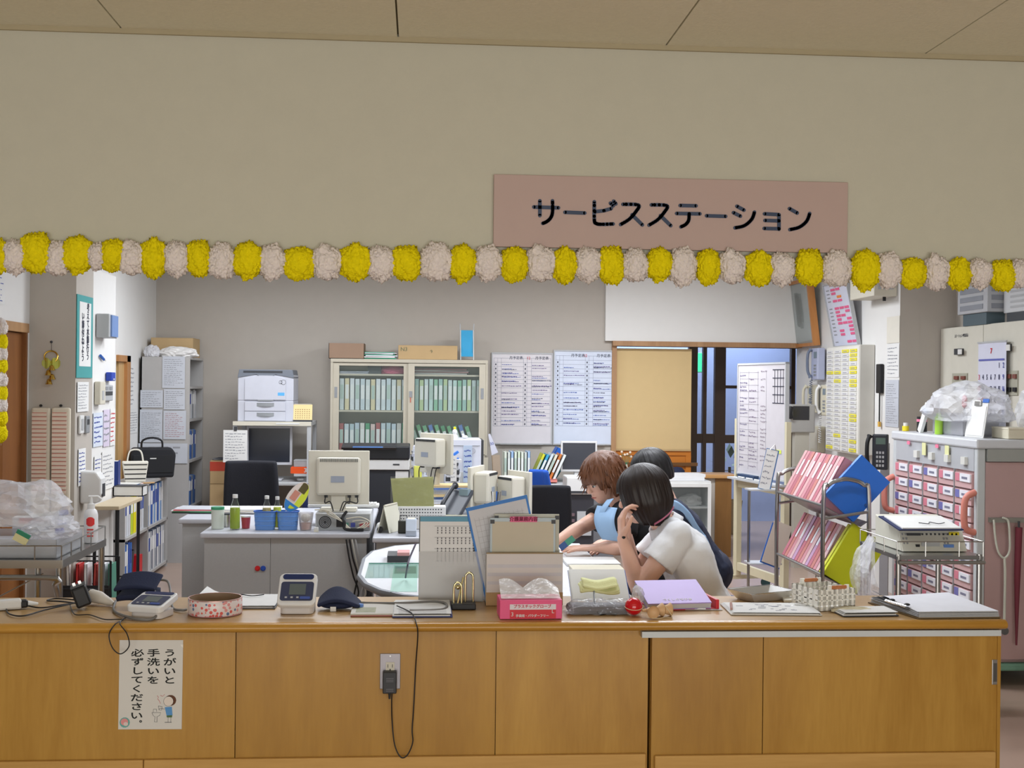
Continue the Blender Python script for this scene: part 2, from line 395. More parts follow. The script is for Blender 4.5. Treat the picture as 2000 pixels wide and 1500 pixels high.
t = T('counter_cabinet', 'orange wood counter cabinet with white top strip and recessed metal pull at its end', 'cabinet', (0, YG, 0))
MB().bx(x2, x4-.012, .02, .47, 0, ZL-.03).build('carcass', cwood2, t)
MB().bx(x2+.001, x3-.0015, 0, .02, .02, ZL-.024).build('front_panel', cwood2, t)
MB().bx(x3+.0015, x4-.012, 0, .02, .02, ZL-.024).build('front_panel', cwood, t)
MB().bx(x4-.012, x4, -.004, .47, .0, ZL-.02).build('end_panel', cwood, t)
MB().bx(PY(1253, 1240, YG).x, x4-.003, -.012, .019, ZL-.0225, ZL-.002).build('top_strip', mat((200, 206, 208), .4), t)
MB().bx(x2+.012, x4-.02, -.018, 0, .02, PY(1600, 1470, YG).z).build('bumper_board', basew, t, bevel=.004)
p, ww, hh = pan_y(1937, 1949, 1288, 1337, YG)
h = MB().bx(p.x-ww/2, p.x+ww/2, -.003, 0, p.z, p.z+hh).build('pull', STEEL, t, bevel=.002)
MB().bx(p.x-ww*.28, p.x+ww*.28, -.0035, -.0005, p.z+hh*.12, p.z+hh*.86).build('recess', mat((120, 120, 116), .3, 1), h)
# ================================================================= SIGN
SY = YH-.02
p, ww, hh = pan_y(964, 1656, 348, 488, SY)
t = T('sign_board', 'wide dusty pink sign board with dark blue lettering on the header wall', 'sign', p)
MB().bx(-ww/2, ww/2, 0, .018, 0, hh).build('board', mat((188, 164, 156), .6, var=.02), t, bevel=.002)
ref = (964, 342)
def sg(u, v):                                        # strokes of the sign, on the board's face
    q = PY(u, v, SY-.0015); return (q.x-p.x, -.0015, q.z-p.z)
k = 760/2000
def su(pts): return [(940+a*k, 320+b*k) for a, b in pts]
G = [  # (strokes in the zoomed crop's pixels)
 [[(270, 222), (397, 226)], [(301, 190), (301, 266)], [(366, 190), (366, 250), (355, 280), (335, 298), (316, 306)]],
 [[(430, 249), (532, 253)]],
 [[(581, 195), (581, 290), (590, 306), (612, 311), (678, 309)], [(583, 246), (630, 241), (668, 230)], [(664, 202), (678, 216)], [(680, 192), (692, 206)]],
 [[(728, 208), (808, 212), (795, 245), (760, 285), (716, 312)], [(775, 262), (828, 314)]],
 [[(874, 211), (954, 215), (941, 248), (906, 288), (862, 315)], [(921, 266), (974, 318)]],
 [[(1022, 214), (1104, 216)], [(1004, 255), (1124, 257)], [(1068, 257), (1066, 290), (1050, 312), (1026, 324)]],
 [[(1158, 267), (1256, 270)]],
 [[(1314, 218), (1350, 238)], [(1296, 251), (1332, 269)], [(1404, 248), (1390, 285), (1352, 318), (1304, 329)]],
 [[(1456, 257), (1530, 261), (1530, 336)], [(1458, 291), (1530, 293)], [(1454, 332), (1530, 334)]],
 [[(1584, 230), (1624, 253)], [(1688, 255), (1672, 295), (1634, 326), (1586, 338)]]]
LN = mat((52, 66, 92), .5, var=0)
for gl in G:
    mb = MB()
    for st in gl:
        q = su(st)
        if len(q) > 3: q = [(c.x, c.y) for c in curve_pts([(a, b, 0) for a, b in q], 4)]
        pts = [sg(a, b) for a, b in q]
        hw_ = .0061
        n = len(pts)
        for i in range(n-1):
            a, b = Vector(pts[i]), Vector(pts[i+1]); dd = (b-a).normalized(); nn = Vector((-dd.z, 0, dd.x))*hw_
            mb.poly([((a-nn).x, (a-nn).z), ((b-nn).x, (b-nn).z), ((b+nn).x, (b+nn).z), ((a+nn).x, (a+nn).z)], -.003, 0)
        for a in pts:
            mb.poly([(a[0]+hw_*math.cos(x*math.pi/5), a[2]+hw_*math.sin(x*math.pi/5)) for x in range(10)], -.003, 0)
    mb.build('letter', LN, t)
# ================================================================= GARLAND
def flower_mesh(seed, name):
    bm = bmesh.new(); bmesh.ops.create_icosphere(bm, subdivisions=5, radius=.045)
    off = Vector((seed*7.3, seed*3.1, seed*5.7))
    for v in bm.verts:
        nn = v.co.normalized(); f = abs(nn.y)
        a = noise.noise(nn*2.0+off)*.22
        ridge = 1-abs(noise.noise(nn*5.5+off*2))*2
        ridge2 = 1-abs(noise.noise(nn*13+off*3))*2
        edge = (1-f)**2*.16*noise.noise(nn*9+off)
        r3 = 1-abs(noise.noise(nn*24+off))*2; v.co = nn*.043*(1+a+.14*ridge+.15*ridge2+.09*r3+edge*1.6); v.co.y *= .62
    me = D.meshes.new(name); bm.to_mesh(me); bm.free()
    me.polygons.foreach_set('use_smooth', [True]*len(me.polygons)); return me
def tissue(rgb):
    m = D.materials.new('tissue_paper'); m.use_nodes = True; nt = m.node_tree; b = nt.nodes['Principled BSDF']
    b.inputs['Roughness'].default_value = .8; b.inputs['Specular IOR Level'].default_value = .15; b.inputs['Subsurface Weight'].default_value = .15
    b.inputs['Subsurface Radius'].default_value = (.02, .02, .01)
    tc = nt.nodes.new('ShaderNodeTexCoord'); n = nt.nodes.new('ShaderNodeTexNoise'); n.inputs['Scale'].default_value = 90; n.inputs['Detail'].default_value = 4
    bp = nt.nodes.new('ShaderNodeBump'); bp.inputs['Strength'].default_value = .8; bp.inputs['Distance'].default_value = .006
    r = nt.nodes.new('ShaderNodeMix'); r.data_type = 'RGBA'; c = lin(rgb)
    r.inputs['A'].default_value = tuple(x*.82 for x in c)+(1,); r.inputs['B'].default_value = tuple(min(1, x*1.12) for x in c)+(1,)
    L = nt.links.new; L(tc.outputs['Object'], n.inputs['Vector']); L(n.outputs['Fac'], bp.inputs['Height']); L(n.outputs['Fac'], r.inputs['Factor']); L(r.outputs['Result'], b.inputs['Base Color']); L(bp.outputs[0], b.inputs['Normal'])
    return m
TY, TW = tissue((240, 222, 10)), tissue((236, 226, 220))
fy = [flower_mesh(i+1, 'yellow_flower') for i in range(4)]; fw = [flower_mesh(i+11, 'white_flower') for i in range(4)]
for m_ in fy: m_.materials.append(TY)
for m_ in fw: m_.materials.append(TW)
yl = [(-2, 499, 44, 56), (70, 493, 56, 66), (152, 497, 54, 62), (221, 497, 50, 54), (300, 503, 46, 66), (388, 504, 44, 60), (484, 508, 52, 62), (584, 513, 60, 56), (694, 511, 56, 62), (793, 513, 54, 58), (903, 514, 48, 64), (1003, 515, 50, 60), (1102, 517, 44, 62), (1194, 517, 50, 64), (1287, 516, 46, 58), (1382, 520, 44, 62), (1482, 523, 52, 60), (1581, 521, 54, 62), (1690, 527, 54, 70), (1781, 532, 52, 54), (1873, 534, 48, 56), (1958, 537, 46, 54)]
wl = [(30, 500, 44, 56), (112, 505, 46, 56), (190, 500, 34, 44), (256, 503, 48, 56), (345, 504, 46, 58), (434, 510, 48, 60), (531, 511, 50, 58), (637, 512, 52, 58), (744, 513, 52, 58), (853, 512, 60, 64), (953, 513, 52, 58), (1054, 514, 54, 60), (1148, 515, 50, 58), (1240, 518, 48, 56), (1333, 520, 52, 64), (1428, 520, 48, 58), (1526, 524, 48, 56), (1634, 525, 54, 62), (1735, 527, 50, 60), (1827, 532, 46, 62), (1914, 533, 44, 52), (1990, 535, 40, 50)]
ORD = 'first second third fourth fifth sixth seventh eighth ninth tenth eleventh twelfth thirteenth fourteenth fifteenth sixteenth seventeenth eighteenth nineteenth twentieth twenty-first twenty-second twenty-third twenty-fourth twenty-fifth twenty-sixth twenty-seventh twenty-eighth twenty-ninth thirtieth'.split()
sx_ = (PY(1000, 520, YH).x-PY(900, 520, YH).x)/100
for lst, col, ms in ((yl, 'yellow', fy), (wl, 'white', fw)):
    for i, (u, v, a, b) in enumerate(lst):
        q = PY(u, v+1, YH-.028)
        o = D.objects.new('paper_flower', ms[i % 4]); C.objects.link(o)
        o.location = q; o.scale = (a*sx_/.092, 1.0, b*sx_/.092); o.rotation_euler = (0, 0, rnd.uniform(-.2, .2))
        tag(o, f'{ORD[i]} {col} tissue paper flower from the left end of the garland', 'paper flower', 'tissue flowers of the garland')
st = MB().tube(curve_pts([(PY(u, v-6, YH-.004)) for u, v, _, _ in yl[::3]]+[PY(2010, 530, YH-.004)], 3), .0015, 5)
tag(st.build('garland_string', mat((150, 140, 110), .8)), 'thin string along the header wall that carries the paper flowers', 'string')
# ================================================================= OBJECT MAKERS
def book(name, label, cat, x, y, z, th, h, d, col, face=0, lean=0, group=None, lab=None, labm=None, labz=(.5, .85), obj_=None):
    """upright binder: spine towards local -y, foot centre at (x,y,z)"""
    t = T(name, label, cat, (x, y, z), face, group, ry=lean)
    m = mat(col, .5)
    mb = MB(); e = min(.003, th*.15)
    mb.bx(-th/2, -th/2+e, 0, d, 0, h).bx(th/2-e, th/2, 0, d, 0, h).bx(-th/2, th/2, 0, .004, 0, h)
    mb.build('cover', m, t)
    MB().bx(-th/2+e, th/2-e, .005, d-.008, .004, h-.006).build('pages', PAPER, t)
    if lab: MB().bx(-th*.34, th*.34, -.001, 0, h*labz[0], h*labz[1]).build('spine_label', labm or mat(lab, .7, var=0), t)
    return t
def carton(name, label, loc, w, d, h, rz=0, m=None, group=None, openb=False, stripe=None, tape=True):
    t = T(name, label, 'box', loc, rz, group); m = m or CARD; e = .004
    if openb:
        MB().bx(-w/2, w/2, -d/2, -d/2+e, 0, h).bx(-w/2, w/2, d/2-e, d/2, 0, h).bx(-w/2, -w/2+e, -d/2, d/2, 0, h).bx(w/2-e, w/2, -d/2, d/2, 0, h).bx(-w/2, w/2, -d/2, d/2, 0, e).build('box_body', m, t)
    else:
        MB().bx(-w/2, w/2, -d/2, d/2, 0, h-.003).build('box_body', m, t, bevel=.003)
        MB().bx(-w/2, w/2, -d/2, -.001, h-.003, h).build('flap', m, t); MB().bx(-w/2, w/2, .001, d/2, h-.003, h).build('flap', m, t)
    if stripe: MB().bx(-w/2-.001, w/2+.001, -d/2-.001, -d/2, h*.55, h*.95).build('printed_band', mat(stripe, .7), t)
    return t
def papers(name, label, loc, w, d, n=5, rz=0, cat='papers', cols=None, seed=1, th=.004, group=None):
    t = T(name, label, cat, loc, rz, group); r = random.Random(seed); z = 0
    for i in range(n):
        a = r.uniform(-.12, .12); k = th*r.uniform(.6, 1.4); o = (r.uniform(-.01, .01), r.uniform(-.01, .01))
        mb = MB(); mb.T = Matrix.Rotation(a, 4, 'Z') @ Matrix.Translation((o[0], o[1], 0))
        mb.bx(-w/2, w/2, -d/2, d/2, z, z+k).build('sheet' if k < .003 else 'folder', mat((cols or [(222, 222, 220)])[i % len(cols or [1])], .7), t); z += k
    return t
def bag(name, label, loc, rx, ry, rz_, m, seed=1, cat='plastic bag', amp=.25, flat=.0, sub=4, group=None):
    bm = bmesh.new(); bmesh.ops.create_icosphere(bm, subdivisions=sub, radius=1)
    off = Vector((seed*3.3, seed*1.7, seed*9.1))
    for v in bm.verts:
        n_ = v.co.normalized()
        k = 1+amp*noise.noise(n_*1.8+off)+amp*.55*(1-2*abs(noise.noise(n_*4+off)))+amp*.25*(1-2*abs(noise.noise(n_*9+off)))
        v.co = Vector((n_.x*rx*k, n_.y*ry*k, max(n_.z*k, -.55-flat)*rz_+.55*rz_))
    me = D.meshes.new(name); bm.to_mesh(me); bm.free(); me.materials.append(m)
    o = D.objects.new(name, me); C.objects.link(o); o.location = loc; me.polygons.foreach_set('use_smooth', [False]*len(me.polygons))
    tag(o, label, cat, group); return o
def monitor(name, label, loc, w, h, rz=0, frame=(206, 202, 188), front=True, tilt=0, stand=.1, cables=False, deep=.05, labelplate=True):
    """screen towards local -y when front, else the back is towards -y"""
    t = T(name, label, 'monitor', loc, rz); m = mat(frame, .45, var=.02); s = -1 if front else 1
    b = MB().bx(-w/2, w/2, -.012, .012, stand, stand+h).build('housing', m, t, bevel=.004)
    back = MB().bx(-w*.36, w*.36, (.012 if front else -.012-deep), (.012+deep if front else -.012), stand+h*.18, stand+h*.88).build('back_shell', m, t, bevel=.015)
    bz = w*.05
    MB().bx(-w/2+bz, w/2-bz, s*.0125, s*.014, stand+bz*1.3, stand+h-bz).build('screen', mat((46, 50, 60), .25, var=0, spec=.5), t)
    MB().bx(-w*.12, w*.12, -.045 if not front else 0, 0 if not front else .045, .01, stand+h*.3).build('stand', m, t, bevel=.004)
    MB().bx(-w*.3, w*.3, -.09, .09, 0, .014).build('stand_base', m, t, bevel=.004)
    if not front:
        v = MB()
        for i in range(34): v.bx(-w*.3+i*w*.0185, -w*.3+i*w*.0185+w*.008, -.014-deep, -.011-deep, stand+h*.80, stand+h*.86)
        v.build('vent_slots', DGREY, back)
        if labelplate: MB().bx(-w*.12, w*.1, -.0135-deep, -.012-deep, stand+h*.42, stand+h*.54).build('rating_label', mat((150, 158, 172), .5), back)
    if cables:
        for a, b_ in ((-.2, -.12), (.18, .1), (.3, .16)):
            MB().tube(curve_pts([(w*a, -.012-deep*.6, stand+h*.2), (w*a*1.05, -.05-deep*.5, stand+h*.05), (w*b_, -.1, .06), (w*b_*.5, -.14, .012)], 6), .0035, 6).build('cable', BLACK, t, smooth=True)
            MB().bx(w*a-.01, w*a+.01, -.02-deep*.6, -.005-deep*.6, stand+h*.14, stand+h*.21).build('plug', DGREY, t)
    return t
def office_chair(label, loc, rz, cloth, w=.46, back_h=.45, seat_z=.44, group=None, top=.98, arms=False):
    """back is towards local +y"""
    t = T('office_chair', label, 'chair', loc, rz, group); m = mat(cloth, .9, bump=.3)
    MB().box(0, 0, seat_z, w, w, .07).build('seat', m, t, bevel=.025)
    mb = MB().grid(lambda a, b: ((a-.5)*w*(1-.1*b*b), w/2+.03-.05*(1-(2*a-1)**2)+.06*b, top-back_h+b*back_h), 8, 6)
    o = mb.build('backrest', m, t, smooth=2); sd = o.modifiers.new('s', 'SOLIDIFY'); sd.thickness = .05; sd.offset = 0; bv = o.modifiers.new('b', 'BEVEL'); bv.width = .02; bv.segments = 3
    MB().tube([(0, w/2+.06, top-back_h+.1), (0, w/2+.05, seat_z), (0, .08, seat_z-.05)], .018, 8).build('back_post', BLACK, t, smooth=True)
    MB().cyl((0, 0, .1), (0, 0, seat_z-.03), .025).build('column', BLACK, t, smooth=True)
    for i in range(5):
        a = i*2*math.pi/5
        MB().tube([(0, 0, .11), (.26*math.cos(a), .26*math.sin(a), .065)], [.022, .014], 8).build('leg', BLACK, t, smooth=True)
        MB().cyl((.27*math.cos(a), .27*math.sin(a)-.012, .027), (.27*math.cos(a), .27*math.sin(a)+.012, .027), .027).build('caster', DGREY, t, smooth=True)
    return t
def keyboard(label, loc, rz=0, w=.42, d=.14, m=None):
    t = T('keyboard', label, 'keyboard', loc, rz)
    MB().bx(-w/2, w/2, -d/2, d/2, 0, .018).build('case', m or OFFW, t, bevel=.005)
    k = MB()
    for r in range(5):
        for c in range(20): k.bx(-w/2+.012+c*(w-.024)/20, -w/2+.012+(c+.85)*(w-.024)/20, -d/2+.012+r*(d-.02)/5, -d/2+.012+(r+.8)*(d-.02)/5, .018, .025)
    k.build('keys', m or OFFW, t, kind='stuff'); return t
def desk(label, x0, x1, y0, y1, z, m, top_m, panel=True, legs=True, seams=(), hz=.0):
    t = T('desk', label, 'desk', ((x0+x1)/2, (y0+y1)/2, 0)); w, d = (x1-x0)/2, (y1-y0)/2
    MB().bx(-w, w, -d, d, z-.03, z).build('desktop', top_m, t, bevel=.008)
    if panel:
        xs = [-w+.02]+[s-(x0+x1)/2 for s in seams]+[w-.02]
        for a, b in zip(xs[:-1], xs[1:]): MB().bx(a+.001, b-.001, -d+.03, -d+.05, .06, z-.03).build('back_panel', m, t)
    for sx in (-1, 1): MB().bx(sx*(w-.02), sx*(w-.05), -d+.051, d-.02, .0, z-.03).build('side_panel', m, t)
    return t
# ================================================================= LEFT SIDE
p, w_, h_ = pan_x(-30, 8, 533, 592, XL)
sheet('poster', 'white notice with blue print above the brown doorway', 'poster', p+Vector((.004, 0, 0)), w_, h_, FL, rows=9, ink=INKB, fill=1)
for i, (v, c) in enumerate(((640, 1), (668, 0), (691, 1), (714, 0), (742, 1), (768, 0), (791, 1), (816, 0), (846, 0))):
    o = D.objects.new('paper_flower', (fw if c else fy)[i % 4]); C.objects.link(o); q = PX(2, v, XL+.02); o.location = q
    o.scale = (1.0, 1.0, 1.0); o.rotation_euler = (0, 0, FL+.5)
    tag(o, f"{'white' if c else 'yellow'} tissue paper flower hanging by the brown doorway, {ORD[i]} from the top of its strand", 'paper flower', 'tissue flowers hanging in the doorway')
tag(MB().tube([PX(2, 625, XL+.02), PX(2, 870, XL+.02)], .0015, 5).build('hanging_string', mat((150, 140, 110), .8)), 'string by the brown doorway that carries a strand of paper flowers', 'string')
# bell ornament
q = PY(101, 668, pf); t = T('bell_ornament', 'small gold bell ornament with green ribbon hanging on the pillar', 'ornament', q)
GOLD = mat((206, 170, 80), .25, 1); RIB = clear((206, 210, 60), .6, .3, .3)
MB().ball((0, -.008, 0), .008).build('pin', DGREY, t, smooth=True)
MB().tube([(0, -.008, 0), (0, -.006, -.05)], .0012, 5).build('string', DGREY, t)
MB().tube([(.04*math.cos(a), -.01, -.09+.035*math.sin(a)) for a in [i*math.pi/10 for i in range(21)]], .005, 6).build('ring', GOLD, t, smooth=True)
for sx in (-1, 1):
    MB().grid(lambda a, b: (sx*a*.055, -.012-.012*math.sin(a*6), -.13+(b-.5)*.07*math.sin(.4+a*2.4)), 8, 4).build('ribbon_loop', RIB, t, smooth=True)
for x, z in ((.008, -.17), (-.012, -.2), (.01, -.225), (-.008, -.255)):
    MB().lathe([(.004, .03), (.012, .024), (.016, .008), (.022, -.004), (.018, -.004)], (x, -.02, z), 14).build('bell', GOLD, t, smooth=True)
# name card racks
for k, (u0, u1) in enumerate(((63, 96), (102, 135))):
    p, w_, h_ = pan_y(u0, u1, 796, 1006, pf)
    t = T('card_rack', ('beige wall rack of red-edged cards nearest the brown doorway', 'beige wall rack of red-edged cards nearest the pillar corner')[k], 'card rack', p-Vector((0, .001, 0)), 0, 'wall racks of time cards')
    MB().bx(-w_/2, w_/2+.012, -.03, 0, 0, h_).build('rack_body', mat((214, 206, 188), .5), t, bevel=.012)
    MB().cyl((0, -.002, h_+.012), (0, -.014, h_+.012), .008).build('hook', BLACK, t)
    for i in range(20):
        z = h_-.03-i*.0248
        mb = MB(); mb.T = Matrix.Translation((0, -.031, z)) @ Matrix.Rotation(-.22, 4, 'X')
        mb.bx(-w_*.44, w_*.44, -.003, 0, -.022, 0).build('card', mat((220, 204, 188), .7), t)
        mb = MB(); mb.T = Matrix.Translation((0, -.0315, z)) @ Matrix.Rotation(-.22, 4, 'X')
        mb.bx(-w_*.42, w_*.42, -.004, 0, -.0038, 0).build('card_edge', mat((206, 124, 112), .7), t)
# pillar side (faces +x)
XP = px1+.003
p, w_, h_ = pan_x(149, 180, 578, 738, XP)
t = T('handwritten_banner', 'long teal edged paper banner with vertical brush handwriting on the pillar', 'banner', p, FL)
MB().bx(-w_/2, w_/2, -.004, 0, 0, h_).build('backing', mat((70, 150, 150), .8), t)
MB().bx(-w_*.36, w_*.36, -.006, -.004, h_*.14, h_*.92).build('paper', PAPER, t)
for i, ch in enumerate('考えて水節行う'): text(ch, .055, 'brush_mark', INK, t, (w_*.15, -.007, h_*(.86-.1*i)), bold=.002)
for i, ch in enumerate('い節付ねよう'): text(ch, .055, 'brush_mark', INK, t, (-w_*.16, -.007, h_*(.74-.1*i)), bold=.002)
def wall_sheet(u0, u1, v0, v1, x, label, face, rows=8, ink=INKG, m=None, seed=1, cat='notice', name='notice', off=.004, **k):
    p, w_, h_ = pan_x(u0, u1, v0, v1, x)
    s = 1 if face == FL else -1
    return sheet(name, label, cat, p+Vector((s*off, 0, 0)), w_, h_, face, m=m, rows=rows, ink=ink, seed=seed, fill=1, **k)
wall_sheet(150, 172, 746, 804, XP, 'printed notice taped under the teal banner', FL, 9, seed=2)
wall_sheet(152, 166, 876, 948, XP, 'narrow blue printed notice behind the soap dispenser', FL, 8, INKB, seed=5)
XV = px1-.001
wall_sheet(181, 200, 806, 872, XV, 'white notice with green edges beside the pillar corner', FL, 6, INKB, mat((206, 214, 226), .7), seed=3)
wall_sheet(201, 213, 800, 872, XV, 'pale lilac sheet taped right of the green edged notice', FL, 5, INKG, mat((206, 196, 214), .7), seed=4)
wall_sheet(214, 224, 798, 870, XV, 'narrow notice with red symbol at the panel edge', FL, 7, INKR, seed=6)
wall_sheet(183, 197, 890, 945, XV, 'sheet of blue lettering above the small ledge', FL, 6, INKB, seed=8)
wall_sheet(198, 222, 880, 955, XV, 'white form on the pillar panel above the small ledge', FL, 8, INKG, seed=9)
def wallbox(name, label, cat, u0, u1, v0, v1, x, dep, m, face=FL, bevel=.006, parts=()):
    p, w_, h_ = pan_x(u0, u1, v0, v1, x); s = 1 if face == FL else -1
    t = T(name, label, cat, p+Vector((s*.001, 0, 0)), face)
    MB().bx(-w_/2, w_/2, -dep, 0, 0, h_).build('housing', m, t, bevel=bevel)
    for (nm, a0, a1, b0, b1, mm, dd) in parts: MB().bx(w_*(a0-.5), w_*(a1-.5), -dep-dd, -dep, h_*b0, h_*b1).build(nm, mm, t)
    return t, w_, h_
wallbox('control_box', 'grey control box with blue cover high on the pillar panel', 'box', 187, 204, 614, 660, XV, .085, LGREY, parts=(('cover', .15, .9, .05, .95, mat((110, 140, 190), .4), .01),))
wallbox('wall_phone_unit', 'slim cream handset on the pillar panel', 'phone', 184, 194, 745, 790, XV, .04, OFFW, parts=(('key_strip', .3, .7, .2, .6, LGREY, .002),))
wallbox('switch_panel', 'grey switch panel with dark window on the pillar panel', 'switch', 198, 215, 752, 783, XV, .02, LGREY, parts=(('display', .1, .9, .35, .6, DGREY, .002), ('button', .1, .4, .7, .9, GREY, .003), ('button', .55, .85, .7, .9, GREY, .003)))
wallbox('key_box', 'small bright blue box above the grey switch panel', 'box', 206, 214, 727, 744, XV, .04, mat((36, 66, 170), .4), parts=(('latch', .4, .6, .1, .3, WHITE, .003),))
wallbox('switch_panel', 'pale twin rocker switch low on the pillar by the notices', 'switch', 152, 160, 811, 847, XP, .015, WHITE, parts=(('rocker', .25, .75, .2, .8, LGREY, .004),))
wallbox('thermostat', 'small dark room thermostat near the pillar edge', 'thermostat', 164, 171, 812, 846, XP, .015, GREY, parts=(('display', .2, .8, .5, .8, DGREY, .002),))
q = PX(193, 698, XV); mb = MB(); mb.tube([(0, -.01, .012), (.09, -.01, -.012)], .009, 8)
t = T('marker_pen', 'blue marker pen clipped under the grey control box', 'pen', q, FL); mb.build('barrel', BLUE, t); MB().tube([(.09, -.01, -.012), (.14, -.01, -.02)], .003, 6).build('tip', OFFW, t)
# soap dispenser
q = PX(152, 985, XP); zz0 = q.z; hh_ = PX(152, 921, XP).z-zz0
t = T('soap_dispenser', 'white wall soap dispenser with dark window above the small ledge', 'dispenser', (XP, 7.87, zz0), FL)
MB().polyx([(0, 0), (-.1, 0), (-.13, hh_*.3), (-.13, hh_*.75), (-.1, hh_*.97), (0, hh_)], -.06, .06).build('cover', WHITE, t, bevel=.012)
MB().bx(-.03, .03, -.133, -.128, hh_*.2, hh_*.6).build('window', DGREY, t)
# side table with wire stand under it
zt_ = PZ(210, 993, .74).z; tx0, tx1 = XP+.02, PY(255, 992, 8.3).x
t = T('side_table', 'narrow table with pale top and black wire legs beside the pillar', 'table', ((tx0+tx1)/2, 8.32, 0)); w_ = (tx1-tx0)/2
MB().bx(-w_, w_, -.33, .33, .72, .745).build('tabletop', mat((196, 180, 150), .5), t, bevel=.004)
for a in (-1, 1):
    for b in (-1, 1): MB().tube([(a*(w_-.02), b*.3, .72), (a*(w_-.02), b*.3, 0)], .011, 8).build('leg', BLACK, t)
for b in (-1, 1): MB().tube([(-w_+.02, b*.3, .2), (w_-.02, b*.3, .2)], .006, 6).build('crossbar', BLACK, t)
t = T('magazine_rack', 'black wire rack of folded newspapers under the side table', 'rack', ((tx0+tx1)/2-.02, 7.72, 0))
for i in range(9): MB().tube([(-.14+i*.035, -.1, .16), (-.14+i*.035, .1, .16)], .004, 6).build('wire', BLACK, t)
for a in (-1, 1):
    for b in (-1, 1): MB().tube([(a*.15, b*.1, .45), (a*.15, b*.1, 0)], .008, 6).build('post', BLACK, t)
for b in (-1, 1):
    for z in (.16, .28, .45): MB().tube([(-.15, b*.1, z), (.15, b*.1, z)], .005, 6).build('rail', BLACK, t)
MB().bx(-.14, .14, -.098, -.09, .17, .3).build('front_cloth', BLACK, t)
for i in range(6):
    c = [(220, 216, 210), (190, 50, 50), (224, 224, 224), (170, 60, 54), (220, 220, 226), (90, 150, 130)][i]
    o = book('newspaper', f'folded newspaper in the wire rack, {ORD[i]} from its near side', 'newspaper', (tx0+tx1)/2-.13+i*.05, 7.66, .165, .02, .26, .12, c, group='newspapers in the wire rack', lean=rnd.uniform(-.05, .05))
# low bookcase
XB_, yb0, yb1 = -2.09, 8.95, 10.45
SG = mat((172, 170, 168), .45, .05)
t = T('low_bookcase', 'long low grey steel bookcase of two shelves along the left wall', 'bookcase', (XB_, 0, 0))
zt1 = .76
for z in (0.03, .39, zt1-.02): MB().bx(-.27, 0, yb0, yb1, z, z+.02).build('shelf', SG, t)
for y in (yb0, (yb0+yb1)/2, yb1-.02): MB().bx(-.27, 0, y, y+.02, 0, zt1-.02).build('upright', SG, t)
MB().bx(-.275, -.27, yb0, yb1, 0, zt1).build('back_panel', SG, t)
def row(x, y0, y1, z, spec, where, face=FL, dpt=.2, r=random.Random(3)):
    """binders from y0 to y1 along a side wall; spec: list of (name, colour words, rgb, thickness, height)"""
    y = y0; i = 0; n_ = {}
    while y < y1-.02:
        cw, c, th, h = spec[i % len(spec)]
        if y+th > y1: break
        n_[cw] = n_.get(cw, 0)+1
        book('binder', f'{cw} binder {where}, {ORD[min(n_[cw]-1, 29)]} from the near end', 'binder', x, y+th/2, z, th, h, dpt, c, face, lean=r.uniform(-.003, .003), group='binders '+where, lab=(226, 226, 226) if r.random() < .6 else (60, 80, 150))
        y += th+.002; i += 1
row(XB_-.02, yb0+.03, (yb0+yb1)/2-.01, .4115, [('dark grey', (90, 94, 100), .06, .3), ('white', (214, 214, 216), .05, .31), ('white', (206, 210, 216), .07, .31), ('white', (214, 214, 216), .05, .31), ('lime green', (190, 206, 60), .08, .31), ('yellow', (226, 214, 20), .1, .31), ('white', (214, 214, 216), .06, .3)], 'on the upper low shelf')
row(XB_-.02, (yb0+yb1)/2+.03, yb1-.03, .4115, [('white', (206, 214, 224), .05, .3), ('pale blue', (120, 160, 210), .045, .31), ('white', (214, 214, 216), .06, .31), ('royal blue', (50, 92, 170), .07, .31)], 'on the upper low shelf far half')
row(XB_-.02, yb0+.03, yb0+.33, .0515, [('deep blue', (40, 84, 160), .07, .31), ('blue', (54, 104, 176), .05, .3), ('white', (214, 214, 216), .04, .3)], 'on the bottom low shelf')
row(XB_-.02, (yb0+yb1)/2+.03, yb1-.03, .0515, [('pale grey', (180, 184, 190), .06, .3), ('slate', (96, 106, 130), .03, .31), ('white', (214, 214, 216), .06, .3)], 'on the bottom low shelf far half')
t = T('waste_bin', 'dark round bin with white roll in it on the bottom low shelf', 'bin', (XB_-.12, yb0+.46, .0515)); MB().lathe([(.07, 0), (.085, .22), (.08, .22), (.066, .005)], n=20).build('bin_body', DGREY, t, smooth=True); MB().cyl((0, 0, .02), (0, 0, .3), .035).build('roll', WHITE, t, smooth=True)
t = T('carton', 'small red box beside the dark bin on the bottom low shelf', 'box', (XB_-.08, yb0+.62, .0515)); MB().bx(-.06, .06, -.05, .05, 0, .16).build('box_body', RED, t, bevel=.003); MB().bx(-.06, .06, -.05, .05, .16, .165).build('lid', RED, t)
# on the low bookcase
t = T('shoulder_bag', 'large black bag with handle on the low bookcase', 'bag', (-2.17, 10.2, zt1+.002), -1.25); t.scale = (.8, .82, .8)
MB().polyx([(-.2, 0), (.2, 0), (.22, .24), (.18, .3), (-.18, .3), (-.22, .24)], -.11, .11).build('bag_body', mat((30, 31, 36), .8, bump=.3), t, bevel=.02)
MB().bx(.111, .116, -.19, .19, .05, .23).build('flap', mat((24, 25, 29), .7), t, bevel=.003)
MB().tube(curve_pts([(0, -.1, .29), (0, -.09, .37), (0, 0, .4), (0, .09, .37), (0, .1, .29)], 5), .01, 8).build('handle', BLACK, t, smooth=True)
MB().bx(.1165, .118, -.03, .03, .19, .2).build('bag_tag', WHITE, t)
q = PZ(272, 945, zt1+.02)
t = T('tote_bag', 'white tote bag with black stripes leaning by the black bag', 'bag', (-2.19, 9.7, zt1+.002), -1.3); t.scale = (.75, .75, .8)
